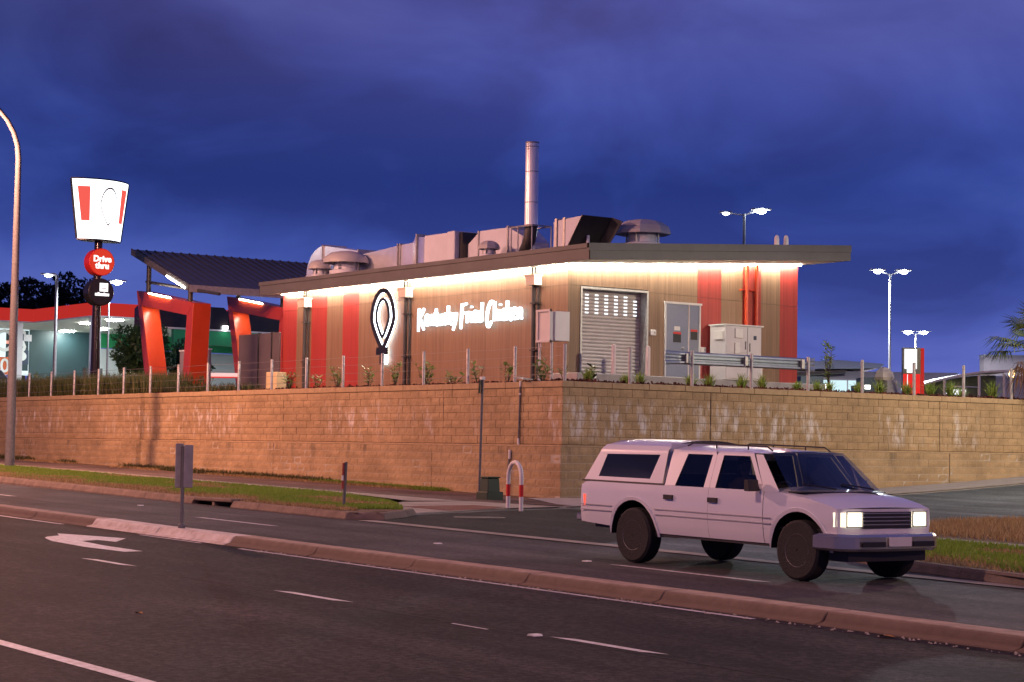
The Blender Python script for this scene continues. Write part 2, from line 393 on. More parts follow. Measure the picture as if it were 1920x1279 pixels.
# ------------------------------------------------------------------ mesh builder
def org(o):
    v = Vector((0, 0, 0))
    while o is not None:
        v += o.location
        o = o.parent
    return v
class MB:
    def __init__(s):
        s.v = []
        s.f = []
    def add(s, vs, fs):
        k = len(s.v)
        s.v += [tuple(p) for p in vs]
        s.f += [tuple(i+k for i in f) for f in fs]
        return s
    def box(s, x0, y0, z0, x1, y1, z1):
        return s.add([(x0, y0, z0), (x1, y0, z0), (x1, y1, z0), (x0, y1, z0), (x0, y0, z1), (x1, y0, z1), (x1, y1, z1), (x0, y1, z1)],
                     [(0, 3, 2, 1), (4, 5, 6, 7), (0, 1, 5, 4), (1, 2, 6, 5), (2, 3, 7, 6), (3, 0, 4, 7)])
    def prism(s, poly, d):
        n = len(poly)
        d = Vector(d)
        a = [Vector(p) for p in poly]
        nrm = Vector((0, 0, 0))
        for i in range(n):
            nrm += a[i].cross(a[(i+1) % n])
        if nrm.dot(d) > 0:
            a.reverse()
        b = [p+d for p in a]
        return s.add(a+b, [tuple(range(n)), tuple(range(2*n-1, n-1, -1))] + [(i, i+n, (i+1) % n+n, (i+1) % n) for i in range(n)])
    def bar(s, p, q, w, h, up=(0, 0, 1)):
        p, q = Vector(p), Vector(q)
        d = (q-p).normalized()
        u = Vector(up)
        sx = d.cross(u).normalized()*w/2
        sz = sx.cross(d).normalized()*h/2
        return s.prism([p-sx-sz, p+sx-sz, p+sx+sz, p-sx+sz], q-p)
    def tube(s, path, r, n=8, caps=True):
        path = [Vector(p) for p in path]
        rs = r if isinstance(r, (list, tuple)) else [r]*len(path)
        vs, fs = [], []
        ref = None
        for i, p in enumerate(path):
            d = (path[min(i+1, len(path)-1)] - path[max(i-1, 0)]).normalized()
            if ref is None:
                ref = d.orthogonal().normalized()
            ref = (ref - d*ref.dot(d)).normalized()
            w = d.cross(ref)
            for k in range(n):
                a = 2*PI*k/n
                vs.append(p + (ref*math.cos(a) + w*math.sin(a))*rs[i])
        for i in range(len(path)-1):
            for k in range(n):
                fs.append((i*n+k, i*n+(k+1) % n, (i+1)*n+(k+1) % n, (i+1)*n+k))
        if caps:
            fs.append(tuple(range(n-1, -1, -1)))
            fs.append(tuple(range((len(path)-1)*n, len(path)*n)))
        return s.add(vs, fs)
    def lathe(s, prof, o, n=16, axis='z'):
        vs, fs = [], []
        for (r, h) in prof:
            for k in range(n):
                a = 2*PI*k/n
                c, t = r*math.cos(a), r*math.sin(a)
                p = (c, t, h) if axis == 'z' else ((h, c, t) if axis == 'x' else (t, h, c))
                vs.append((p[0]+o[0], p[1]+o[1], p[2]+o[2]))
        m = len(prof)
        for i in range(m-1):
            for k in range(n):
                fs.append((i*n+k, i*n+(k+1) % n, (i+1)*n+(k+1) % n, (i+1)*n+k))
        fs.append(tuple(range(n-1, -1, -1)))
        fs.append(tuple(range((m-1)*n, m*n)))
        return s.add(vs, fs)
    def ribbon(s, pts, ws, depth):
        """flat stroke through (u, z) points with widths, given a mapping to 3-D by the caller"""
        L, R = [], []
        n = len(pts)
        for i in range(n):
            a = Vector(pts[max(i-1, 0)])
            b = Vector(pts[min(i+1, n-1)])
            d = (b-a).normalized()
            nn = Vector((-d.y, d.x))
            L.append(Vector(pts[i])+nn*ws[i]/2)
            R.append(Vector(pts[i])-nn*ws[i]/2)
        return L, R
    def build(s, name, mat, parent=None, loc=None, smooth=False, bevel=0.0, local=False):
        o0 = org(parent) if parent is not None else Vector((0, 0, 0))
        if loc is not None:
            o0 = o0 if parent is not None else Vector(loc)
        if local:
            o0 = Vector((0, 0, 0))
        me = D.meshes.new(name)
        arr = [(v[0]-o0[0], v[1]-o0[1], v[2]-o0[2]) for v in s.v]
        me.from_pydata(arr, [], s.f)
        me.materials.append(MAT[mat])
        if smooth:
            me.polygons.foreach_set('use_smooth', [True]*len(me.polygons))
        me.update()
        o = D.objects.new(name, me)
        COL.objects.link(o)
        if parent is not None:
            o.parent = parent
        elif loc is not None:
            o.location = loc
        if bevel:
            md = o.modifiers.new('bevel', 'BEVEL')
            md.width = bevel
            md.segments = 1
            md.limit_method = 'ANGLE'
        if smooth == 'auto':
            me.set_sharp_from_angle(angle=rad(38))
        return o
def tag(o, label, cat, group=None):
    o['label'] = label
    o['category'] = cat
    if group:
        o['group'] = group
    return o
def thing(name, label, cat, loc=(0, 0, 0), group=None):
    o = D.objects.new(name, None)
    o.empty_display_size = 0.2
    COL.objects.link(o)
    o.location = loc
    return tag(o, label, cat, group)
def setting(o, kind='structure'):
    o['kind'] = kind
    return o
def copy_tree(o, parent=None):
    c = o.copy()
    COL.objects.link(c)
    if parent is not None:
        c.parent = parent
    for ch in list(o.children):
        copy_tree(ch, c)
    return c
def from_np(name, V, F, mat, parent=None, kind=None):
    """V (n,3) world coords, F (m,k) faces of one size"""
    o0 = org(parent) if parent is not None else Vector((0, 0, 0))
    V = V - np.array(o0)
    me = D.meshes.new(name)
    k = F.shape[1]
    me.vertices.add(len(V))
    me.vertices.foreach_set('co', V.astype(np.float32).ravel())
    me.loops.add(F.size)
    me.loops.foreach_set('vertex_index', F.astype(np.int32).ravel())
    me.polygons.add(len(F))
    me.polygons.foreach_set('loop_start', np.arange(0, F.size, k, dtype=np.int32))
    me.polygons.foreach_set('loop_total', np.full(len(F), k, dtype=np.int32))
    me.materials.append(MAT[mat])
    me.update(calc_edges=True)
    o = D.objects.new(name, me)
    COL.objects.link(o)
    if parent is not None:
        o.parent = parent
    if kind:
        o['kind'] = kind
    return o
def text_mesh(name, body, size, mat, parent, place, extrude=0.01, sx=1.0, bold=0.0):
    """place(u, v, w) maps the letters' plane into the world"""
    cu = D.curves.new(name, 'FONT')
    cu.body = body
    cu.size = size
    cu.extrude = extrude
    cu.offset = bold
    cu.align_x = 'CENTER'
    cu.align_y = 'CENTER'
    cu.resolution_u = 3
    ob = D.objects.new('font_tmp', cu)
    COL.objects.link(ob)
    dg = bpy.context.evaluated_depsgraph_get()
    dg.update()
    me0 = ob.evaluated_get(dg).to_mesh()
    mb = MB()
    mb.add([place(v.co.x*sx, v.co.y, v.co.z) for v in me0.vertices], [tuple(p.vertices) for p in me0.polygons])
    ob.evaluated_get(dg).to_mesh_clear()
    D.objects.remove(ob)
    D.curves.remove(cu)
    return mb.build(name, mat, parent)

# ------------------------------------------------------------------ terrain
X_W, Y_W = -38.69, 29.54          # outer corner of the retaining wall (upper face)
LOT = 3.18
def g(x, y):
    x = max(min(x, 40.0), -130.0)
    z = 0.10 + 0.015*(-20-x)
    if y > 29.5 and x > -38.8:
        z += 0.0021*(y-29.5)**2 if y < 50 else 0.0021*20.5**2 + 0.086*(min(y, 75)-50)
    return z
def verge(x, y):
    t = min(max((y-19.0)/10.5, 0), 1)
    return g(x, y) + 0.14 - 0.12*t
def terrain():
    xs = sorted({-900, -500, -260, -170, -130, -100, -85, -70, -60, -50, X_W-0.35, X_W-0.30, -34, -30, -24, -18, -12, -5, 0, 10, 25, 40, 120, 400, 900})
    ys = sorted({-900, -300, -80, -30, -10, 0, 6, 12, 18, 24, Y_W+0.30, Y_W+0.35, 33, 37, 41, 45, 50, 58, 66, 75, 110, 180, 320, 600, 1200})
    def h(x, y):
        if x <= X_W-0.34 and y >= Y_W+0.34:
            return LOT
        return g(x, y) - 0.12
    m = MB()
    vs = [(x, y, h(x, y)) for y in ys for x in xs]
    nx = len(xs)
    fs = [(j*nx+i, j*nx+i+1, (j+1)*nx+i+1, (j+1)*nx+i) for j in range(len(ys)-1) for i in range(nx-1)]
    m.add(vs, fs)
    setting(m.build('ground', 'soil'))
terrain()
def resample(pl, n):
    pl = [Vector((p[0], p[1])) for p in pl]
    L = [0]
    for a, b in zip(pl, pl[1:]):
        L.append(L[-1]+(b-a).length)
    out = []
    for i in range(n):
        t = L[-1]*i/(n-1)
        k = 0
        while k < len(L)-2 and L[k+1] < t:
            k += 1
        f = (t-L[k])/max(L[k+1]-L[k], 1e-9)
        out.append(pl[k].lerp(pl[k+1], min(f, 1)))
    return out
def strip(name, A, B, mat, hf, n=40, across=3, kind='structure', parent=None):
    a, b = resample(A, n), resample(B, n)
    m = MB()
    vs = []
    for i in range(n):
        for k in range(across+1):
            p = a[i].lerp(b[i], k/across)
            vs.append((p.x, p.y, hf(p.x, p.y)))
    w = across+1
    m.add(vs, [(i*w+k, i*w+k+1, (i+1)*w+k+1, (i+1)*w+k) for i in range(n-1) for k in range(across)])
    o = m.build(name, mat, parent)
    if kind:
        o['kind'] = kind
    return o
# main road and its markings
road = strip('main_road', [(-140, -4), (60, -4)], [(-140, 13.5), (60, 13.5)], 'asphalt', g, 30, 4)
strip('far_carriageway', [(-140, 13.5), (60, 13.5)], [(-140, 18.95), (60, 18.95)], 'far_asphalt', g, 30, 2)
def marking(name, poly, off=0.004, mat='road_paint', parent=None):
    m = MB()
    m.add([(x, y, g(x, y)+off) for x, y in poly], [tuple(range(len(poly)))])
    o = m.build(name, mat, parent if parent is not None else road)
    bm = bmesh.new()
    bm.from_mesh(o.data)
    bmesh.ops.triangulate(bm, faces=bm.faces[:])
    bmesh.ops.recalc_face_normals(bm, faces=bm.faces[:])
    if bm.faces[0].normal.z < 0:
        bmesh.ops.reverse_faces(bm, faces=bm.faces[:])
    bm.to_mesh(o.data)
    bm.free()
    return o
def dash(x0, x1, y, w, name='lane_dash', skew=0.0):
    marking(name, [(x0, y-w/2), (x1-skew, y-w/2), (x1, y+w/2), (x0+skew, y+w/2)])
for x0, x1 in ((-23.3, -21.9), (-18.4, -16.95), (-13.6, -12.15), (-8.7, -7.3), (-28.2, -26.8)):
    if x0 > -28:
        dash(x0, x1, 10.33, 0.10, skew=0.25)
dash(-14.85, -14.30, 10.13, 0.035, 'worn_dash')
for x0, x1 in ((-54.0, -51.0), (-43.7, -40.7), (-32.25, -29.3), (-20.4, -17.4)):
    dash(x0, x1, 16.42, 0.10, skew=0.2)
dash(-60, -12.35, 5.96, 0.13, 'solid_lane_line')
dash(-60, -30.5, 13.12, 0.09, 'median_edge_line')
dash(-24.4, -14.1, 13.09, 0.08, 'median_edge_line')
dash(-27.6, -25.6, 13.12, 0.06, 'median_edge_line')
marking('turn_arrow', [(-26.95, 11.37), (-27.25, 11.46), (-27.45, 11.58), (-27.58, 11.72), (-27.66, 11.86), (-28.16, 12.04), (-27.6, 12.26), (-26.83, 12.53), (-26.12, 12.05), (-26.58, 11.98), (-26.42, 11.66), (-25.44, 11.56), (-24.26, 11.58), (-24.22, 11.30), (-25.23, 11.19), (-26.51, 11.26)])
marking('road_seam', [(-34, 10.20), (-7, 10.20), (-7, 10.225), (-34, 10.222)], 0.003, 'tyre')
# side street
KERB_S = [(-30.55, 19.0), (-31.1, 19.9), (-32.2, 21.0), (-32.7, 22.1), (-33.8, 24.5), (-34.3, 26.4), (-35.2, 30), (-36.2, 36), (-36.6, 41), (-36.9, 46), (-37.1, 70)]
KERB_R = [(-15.6, 19.0), (-18.2, 19.5), (-20.2, 20.4), (-22.6, 22.6), (-24.8, 25.8), (-26.4, 29.6), (-26.9, 32.5), (-26.9, 40), (-27.2, 46), (-27.5, 70)]
def g8(x, y):
    return g(x, y) + 0.006
strip('side_road', KERB_S, KERB_R, 'side_asphalt', lambda x, y: g(x, y)+(0.006 if y > 19.2 else 0.004), 70, 10)
strip('gutter_crossing', [(-30.6, 18.78), (-15.6, 18.78)], [(-30.6, 19.12), (-15.6, 19.12)], 'concrete', lambda x, y: g(x, y)+0.012, 14, 2)
# fresh dark seal at the mouth of the side street
strip('asphalt_patch', [(-30.5, 19.14), (-31.2, 20.1), (-32.3, 21.2), (-32.8, 22.4), (-33.7, 24.6), (-34.0, 26.2)],
      [(-24.0, 19.14), (-24.8, 20.6), (-26.2, 22.0), (-27.5, 23.4), (-29.0, 25.0), (-30.5, 26.6)], 'asphalt', lambda x, y: g(x, y)+0.011, 24, 5)
# verge, footpath
KERB_L = [(-95, 20.8), (-75, 20.1), (-60, 19.72), (-48.7, 19.24), (-42, 19.05), (-38.8, 18.9), (-31.0, 18.84)]
def inner(pl, d):
    return [(x, y+d) for x, y in pl]
strip('verge_soil', inner(KERB_L, 0.15), [(-95, 24.3), (-40.5, 24.3), (-36.2, 23.0), (-33.2, 21.4), (-31.9, 20.6)], 'soil', lambda x, y: verge(x, y)-0.012, 50, 5)
strip('path_edging', [(-95, 24.30), (-39.2, 24.30), (-36.4, 23.6)], [(-95, 25.2), (-39.2, 25.2), (-36.6, 25.2)], 'concrete', verge, 40, 2)
strip('footpath', [(-95, 25.2), (-36.2, 25.2), (-34.6, 26.3)], [(-95, 28.35), (-38.0, 28.35), (-35.0, 28.6)], 'path_bitumen', verge, 40, 2)
strip('wall_foot_soil', [(-95, 28.35), (-38.5, 28.35), (-35.05, 28.6)], [(-95, 29.75), (-39.0, 29.75), (-35.2, 30.0)], 'soil', lambda x, y: verge(x, y)-0.006, 40, 2)
def apron_z(x, y):
    return g(x, y) + 0.035 + 0.035*min(max((-x-32.6)/3.6, 0), 1)
strip('corner_apron', [(-31.3, 19.9), (-32.2, 21.0), (-32.75, 22.1), (-33.8, 24.4), (-34.25, 26.2)], [(-32.6, 20.9), (-35.0, 22.2), (-36.3, 23.4), (-36.5, 25.19), (-36.3, 25.3)], 'concrete',
      apron_z, 20, 4)
strip('side_footpath', [(-34.3, 26.4), (-35.2, 30), (-36.2, 36), (-36.6, 41), (-36.9, 46), (-37.1, 70)], [(-38.4, 28.3), (-38.5, 30), (-38.5, 36), (-38.5, 41), (-38.5, 46), (-38.5, 70)], 'slab_concrete',
      lambda x, y: g(x, y)+0.05, 60, 4)
tac = MB()
m = MB()
m.add([(x, y, apron_z(x, y)+0.006) for x, y in ((-33.0, 22.4), (-34.6, 22.3), (-34.9, 24.3), (-34.1, 24.5), (-33.6, 23.9))], [(4, 3, 2, 1, 0)])
o = m.build('tactile_pad', 'tactile_red')
setting(o)
# right island
strip('island_soil', [(-15.6, 19.0), (-18.0, 19.6), (-20.0, 20.5), (-22.4, 22.7), (-24.6, 25.9), (-26.2, 29.6), (-26.7, 32.5), (-26.7, 60)],
      [(20, 19.0), (20, 21), (20, 24), (20, 28), (20, 32), (20, 36), (20, 44), (20, 60)], 'soil', lambda x, y: g(x, y)+0.11, 40, 8)
strip('island_path', [(-22.9, 23.9), (20, 24.2)], [(-23.5, 24.7), (20, 25.3)], 'concrete', lambda x, y: g(x, y)+0.125, 20, 2)

# ------------------------------------------------------------------ kerbs, stone by stone
def kerb_run(root, pl, seg, hgt, w, mat, face_in=1, name='kerb_stone', painted=()):
    """stones along a polyline; the road lies on the right-hand side when face_in = -1"""
    L = sum((Vector(b)-Vector(a)).length for a, b in zip(pl, pl[1:]))
    n = max(2, int(L/seg)+1)
    pts = resample(pl, n)
    for i in range(n-1):
        a, b = pts[i], pts[i+1]
        d = (b-a).normalized()
        nn = Vector((-d.y, d.x))*face_in
        a2, b2 = a+d*0.006, b-d*0.006
        m = MB()
        V = []
        for p in (a2, b2):
            zz = g(p.x, p.y)
            prof = [(0, -0.1), (0, 0.02), (0.05, hgt-0.03), (0.08, hgt), (w, hgt+0.003), (w, -0.1)]
            for (u, h) in prof:
                r = p+nn*u
                V.append((r.x, r.y, zz+h))
        m.add(V, [(k, k+1, k+7, k+6) for k in range(5)] + [(5, 4, 3, 2, 1, 0), (6, 7, 8, 9, 10, 11)])
        m.build(name, mat, root)
kr = thing('roadside_kerb', 'weathered concrete kerb edging the grass verge below the block wall', 'kerb', (-60, 19.7, 0.7))
kr['kind'] = 'structure'
del kr['category']
kerb_run(kr, [p for p in KERB_L if p[0] < -38.0] + [(-37.3, 18.88)], 2.4, 0.14, 0.17, 'kerb_concrete')
kerb_run(kr, [(-35.6, 18.87), (-31.0, 18.84), (-30.55, 18.95), (-30.7, 19.4), (-31.2, 20.1), (-32.2, 21.1)], 1.0, 0.13, 0.16, 'kerb_concrete')
# storm-water inlet let into the kerb
ki = thing('drain_inlet', 'dark storm water inlet slot in the kerb behind the median sign', 'drain', (-36.4, 18.9, 0.33))
mm = MB()
mm.box(-37.28, 18.95, 0.24, -35.62, 19.35, 0.33)
mm.build('inlet_pit', 'black_paint', ki)
mm = MB()
mm.box(-37.28, 18.90, 0.43, -35.62, 19.5, 0.50)
mm.build('inlet_slab', 'kerb_concrete', ki, bevel=0.015)
mm = MB()
mm.box(-36.50, 18.93, 0.24, -36.40, 19.3, 0.43)
mm.build('inlet_post', 'kerb_concrete', ki)
kr2 = thing('island_kerb', 'kerb round the grassed island', 'kerb', (-20, 20, 0.1))
kr2['kind'] = 'structure'
del kr2['category']
kerb_run(kr2, [(20, 18.95), (-15.6, 19.0), (-18.2, 19.5), (-20.2, 20.4), (-22.6, 22.6), (-24.8, 25.8), (-26.4, 29.6), (-26.9, 32.5), (-26.9, 60)][::-1], 1.6, 0.14, 0.17, 'kerb_concrete', face_in=1)
kr3 = thing('side_street_kerb', 'low kerb along the footpath of the side street', 'kerb', (-36, 36, 0.5))
kr3['kind'] = 'structure'
del kr3['category']
kerb_run(kr3, [(-32.15, 21.05), (-32.7, 22.1), (-33.8, 24.5), (-34.3, 26.4)], 0.9, 0.045, 0.2, 'concrete')
kerb_run(kr3, [(-34.3, 26.4), (-35.2, 30), (-36.2, 36), (-36.6, 41), (-36.9, 46), (-37.1, 66)], 2.4, 0.06, 0.16, 'concrete')
med = thing('median_kerb', 'narrow raised concrete median along the middle of the road', 'kerb', (-25.2, 13.5, 0.18))
med['kind'] = 'structure'
del med['category']
def median():
    k0 = -32
    for k in range(k0, 14):
        x0 = -25.2 + 2.35*k + 0.007
        x1 = x0 + 2.35 - 0.014
        white = k in (-2, -1)
        m = MB()
        V = []
        wob = RNG.normal(0, 0.006, 12)
        for j, x in enumerate((x0, x1)):
            z = g(x, 0)
            prof = [(13.26, -0.05), (13.26, 0.008), (13.36, 0.030), (13.42, 0.112), (13.455, 0.124), (13.74, 0.126), (13.76, -0.05)]
            for i, (y, h) in enumerate(prof):
                V.append((x, y + wob[(i*2+j) % 12]*0.5, z+h+wob[(i+j*3) % 12]*0.5))
        n = 7
        m.add(V, [(i, i+n, i+1+n, i+1) for i in range(n-1)] + [tuple(range(n)), tuple(range(2*n-1, n-1, -1))])
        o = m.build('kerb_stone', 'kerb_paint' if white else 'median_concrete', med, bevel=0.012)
        if white:
            o['label'] = 'white painted median kerb stone beside the turn arrow'
median()

# ------------------------------------------------------------------ retaining wall, block by block
wall = thing('retaining_wall', 'tall tan split face block retaining wall turning the corner below the restaurant', 'wall', (X_W, Y_W, 0.38))
LED = 0.15    # the lower courses stand this much proud
def wall_core():
    m = MB()
    m.box(-92, Y_W+0.009, -0.2, X_W-0.009, Y_W+0.30, 3.10)
    m.box(X_W-0.30, Y_W+0.30, -0.2, X_W-0.009, 66, 3.10)
    m.build('upper_mortar', 'mortar_dark', wall)
    m = MB()
    m.box(-92, Y_W-LED+0.004, -0.3, X_W+LED-0.004, Y_W+0.008, 1.655)
    m.box(X_W-0.008, Y_W+0.010, -0.3, X_W+LED-0.004, 66, 1.655)
    m.build('lower_mortar', 'mortar_light', wall)
wall_core()
def block_mesh(L, H, seed):
    r = np.random.default_rng(seed)
    m = MB()
    nx, nz = 5, 3
    V = []
    for k in range(nz):
        for i in range(nx):
            edge = i in (0, nx-1) or k in (0, nz-1)
            V.append(((i/(nx-1)-0.5)*L, (0.0 if edge else -0.003-0.010*r.random()), (k/(nz-1)-0.5)*H))
    F = [(k*nx+i, k*nx+i+1, (k+1)*nx+i+1, (k+1)*nx+i) for k in range(nz-1) for i in range(nx-1)]
    b = len(V)
    V += [(-L/2, 0.10, -H/2), (L/2, 0.10, -H/2), (L/2, 0.10, H/2), (-L/2, 0.10, H/2)]
    F += [(0, b, b+1) + tuple(range(nx-1, 0, -1)), tuple(range((nz-1)*nx, nz*nx)) + (b+2, b+3), (0, nx, 2*nx, b+3, b), (nx-1, b+1, b+2, 3*nx-1, 2*nx-1)]
    m.add(V, F)
    me = D.meshes.new('block')
    me.from_pydata(m.v, [], m.f)
    me.materials.append(MAT['block'])
    return me, np.array(m.v), m.f
def build_blocks():
    H = 0.188
    full = [block_mesh(0.388, H, 40+i) for i in range(8)]
    half = [block_mesh(0.188, H, 60+i) for i in range(3)]
    cam = Vector((0, 0, 1.6))
    todo = []
    courses = [(1.72+0.2*i+0.1, 0.0) for i in range(7)] + [(1.66-0.2*i-0.1, LED) for i in range(8)]
    for ci, (zc, pr) in enumerate(courses):
        odd = ci % 2
        # face along the road
        x1 = X_W + pr
        x = x1 - (0.2 if odd else 0.0)
        if odd:
            todo.append((Vector((x1-0.1, Y_W-pr, zc)), 0.0, 'h', ci))
        while x > -91:
            c = Vector((x-0.2, Y_W-pr, zc))
            if zc+0.09 > g(c.x, 29)-0.02:
                todo.append((c, 0.0, 'f', ci))
            x -= 0.4
        # face along the side street
        y = Y_W - pr + (0.2 if not odd else 0.0)
        if not odd:
            todo.append((Vector((X_W+pr, Y_W-pr+0.1, zc)), PI/2, 'h', ci))
        y0 = y + (0.0 if odd else 0.0)
        while y0 < 65:
            c = Vector((X_W+pr, y0+0.2, zc))
            if zc+0.09 > g(c.x+1, c.y)-0.02:
                todo.append((c, PI/2, 'f', ci))
            y0 += 0.4
    todo.sort(key=lambda t: (t[0]-cam).length)
    V, F, k = [], [], 0
    shown = 0
    for (c, rz, kind, ci) in todo:
        src = full[random.randrange(8)] if kind == 'f' else half[random.randrange(3)]
        # expansion joints: every so often leave the run a touch wider
        jit = RNG.normal(0, 0.0025)
        yaw = rz
        nrm = Vector((math.sin(yaw), -math.cos(yaw), 0))
        p = c + nrm*jit
        if shown < 300:
            o = D.objects.new('block', src[0])
            COL.objects.link(o)
            o.parent = wall
            o.location = p - wall.location
            o.rotation_euler = (0, 0, yaw)
            shown += 1
        else:
            ca, sa = math.cos(yaw), math.sin(yaw)
            R = np.array([[ca, -sa, 0], [sa, ca, 0], [0, 0, 1]])
            W = src[1] @ R.T + np.array(p)
            V.append(W)
            F += [tuple(i+k for i in f) for f in src[2]]
            k += len(W)
    m = MB()
    m.v = [tuple(p) for p in np.concatenate(V)]
    m.f = F
    o = m.build('block_courses', 'block', wall)
    o['kind'] = 'stuff'
build_blocks()
def capping():
    # cap stones along the top, 1.2 m each
    x = X_W + 0.02
    while x > -91:
        m = MB()
        m.box(x-1.194, Y_W-0.02, 3.125, x, Y_W+0.33, 3.275 + RNG.normal(0, 0.003))
        m.build('capping_stone', 'capstone', wall, bevel=0.012)
        x -= 1.2
    y = Y_W + 0.336
    while y < 64:
        m = MB()
        m.box(X_W-0.33, y, 3.125, X_W+0.02, y+1.194, 3.275 + RNG.normal(0, 0.003))
        m.build('capping_stone', 'capstone', wall, bevel=0.012)
        y += 1.2
    m = MB()
    m.box(-92, Y_W-LED, 1.655, X_W+LED, Y_W+0.02, 1.70)
    m.box(X_W-0.02, Y_W+0.021, 1.655, X_W+LED, 65, 1.70)
    m.build('ledge_course', 'capstone', wall, bevel=0.01)
    m = MB()
    for yy in (34.35, 43.0, 51.5):
        m.box(X_W-0.02, yy, 1.70, X_W+0.016, yy+0.022, 3.12)
        m.box(X_W+LED-0.02, yy+0.25, 0.2, X_W+LED+0.016, yy+0.272, 1.65)
    for xx in (-43.9, -52.5, -60.9, -69.5, -78):
        m.box(xx, Y_W-0.006, 1.70, xx+0.013, Y_W+0.02, 3.12)
        m.box(xx-0.3, Y_W-LED-0.006, 0.3, xx-0.287, Y_W-LED+0.02, 1.65)
    o = m.build('expansion_joint', 'mortar_dark', wall)
    o['kind'] = 'stuff'
capping()

# ------------------------------------------------------------------ planting bed and lot surface behind the wall
m = MB()
m.box(-92, Y_W+0.34, 3.0, X_W-0.34, 31.6, 3.26)
m.box(-40.6, 31.6, 3.0, X_W-0.34, 64, 3.26)
setting(m.build('garden_bed', 'mulch_soil'))
def scatter_chips(name, regions, n, mat, size):
    V, F = [], []
    for (x0, y0, x1, y1, z, w) in regions:
        k = int(n*w)
        p = np.stack([RNG.uniform(x0, x1, k), RNG.uniform(y0, y1, k), z+RNG.uniform(0, 0.07, k)], 1)
        a = RNG.normal(0, 1, (k, 3))
        a /= np.linalg.norm(a, axis=1, keepdims=True)
        b = np.cross(a, RNG.normal(0, 1, (k, 3)))
        b /= np.linalg.norm(b, axis=1, keepdims=True)
        s1 = RNG.uniform(0.5, 1.3, (k, 1))*size
        V.append(np.stack([p-a*s1-b*s1*0.35, p+a*s1-b*s1*0.35, p+a*s1+b*s1*0.35, p-a*s1+b*s1*0.35], 1).reshape(-1, 3))
    V = np.concatenate(V)
    F = np.arange(len(V)).reshape(-1, 4)
    return from_np(name, V, F, mat, kind='stuff')
scatter_chips('mulch', [(-62, Y_W+0.33, X_W-0.3, 31.0, 3.24, 0.5), (-39.9, Y_W+0.4, X_W-0.3, 60, 3.25, 0.7)], 9000, 'mulch', 0.06)

def blades(name, pts, h0, h1, w, mat, lean=0.35, parent=None, kind='stuff'):
    """pts (n,3) roots; one bent blade (two triangles folded into a quad strip) each"""
    n = len(pts)
    ang = RNG.uniform(0, 2*PI, n)
    h = RNG.uniform(h0, h1, n)
    ln = np.abs(RNG.normal(0, lean, n))*h
    dx, dy = np.cos(ang), np.sin(ang)
    wa = RNG.uniform(0, 2*PI, n)
    wx, wy = np.cos(wa)*w/2, np.sin(wa)*w/2
    P = pts
    a = np.stack([P[:, 0]-wx, P[:, 1]-wy, P[:, 2]], 1)
    b = np.stack([P[:, 0]+wx, P[:, 1]+wy, P[:, 2]], 1)
    mx = P[:, 0]+dx*ln*0.35
    my = P[:, 1]+dy*ln*0.35
    mz = P[:, 2]+h*0.62
    c = np.stack([mx+wx*0.7, my+wy*0.7, mz], 1)
    d = np.stack([mx-wx*0.7, my-wy*0.7, mz], 1)
    e = np.stack([P[:, 0]+dx*ln, P[:, 1]+dy*ln, P[:, 2]+h*np.where(ln > h*0.6, 0.8, 1.0)], 1)
    V = np.stack([a, b, c, d, e], 1).reshape(-1, 3)
    k = np.arange(n)*5
    F = np.concatenate([np.stack([k, k+1, k+2], 1), np.stack([k, k+2, k+3], 1), np.stack([k+3, k+2, k+4], 1)])
    return from_np(name, V, F, mat, parent, kind)
def field(n, x0, x1, lo, hi, hf, keep=None):
    x = RNG.uniform(x0, x1, n)
    t = RNG.uniform(0, 1, n)
    ylo = np.array([lo(v) for v in x])
    yhi = np.array([hi(v) for v in x])
    y = ylo + (yhi-ylo)*t
    if keep is not None:
        msk = keep(x, y, t)
        x, y = x[msk], y[msk]
    z = np.array([hf(a, b) for a, b in zip(x, y)])
    return np.stack([x, y, z], 1)
kx = np.array([p[0] for p in KERB_L])
ky = np.array([p[1] for p in KERB_L])
def kerb_y(x):
    return float(np.interp(x, kx, ky))+0.17
def far_y(x):
    return float(np.interp(x, [-95, -40.5, -36.2, -33.2, -31.9], [24.3, 24.3, 23.0, 21.4, 20.6]))
def patchy(x, y):
    return np.sin(x*0.9+np.sin(y*1.7)*1.3)+np.sin(y*2.3+x*0.37)+np.sin(x*2.1-y*1.1)*0.6
vsoil = lambda x, y: verge(x, y)-0.012
blades('verge_grass', field(95000, -80, -32.4, kerb_y, far_y, vsoil, lambda x, y, t: (t > 0.20+0.10*np.sin(x*1.3)) & (patchy(x, y) > -1.25)), 0.04, 0.085, 0.022, 'grass', 0.6)
blades('verge_dry_grass', field(70000, -80, -31.8, kerb_y, far_y, vsoil, lambda x, y, t: (t < 0.30+0.10*np.sin(x*1.3)) | (patchy(x, y) < -0.75)), 0.03, 0.08, 0.02, 'dry_grass', 0.9)
isl = lambda x, y: g(x, y)+0.11
def isl_lo(x):
    return float(np.interp(x, [-23, -20.2, -18.2, -15.6, 0], [22.9, 20.6, 19.7, 19.2, 19.2]))
blades('island_grass', field(36000, -22.6, -6, isl_lo, lambda x: 23.9, isl, lambda x, y, t: (t > 0.16+0.06*np.sin(x*2)) & (patchy(x*1.3, y) > -1.2)), 0.05, 0.11, 0.022, 'grass', 0.6)
blades('island_dry_edge', field(16000, -22.8, -6, isl_lo, lambda x: 24.0, isl, lambda x, y, t: (t < 0.28+0.06*np.sin(x*2)) | (patchy(x*1.3, y) < -1.0)), 0.04, 0.10, 0.02, 'dry_grass', 0.9)
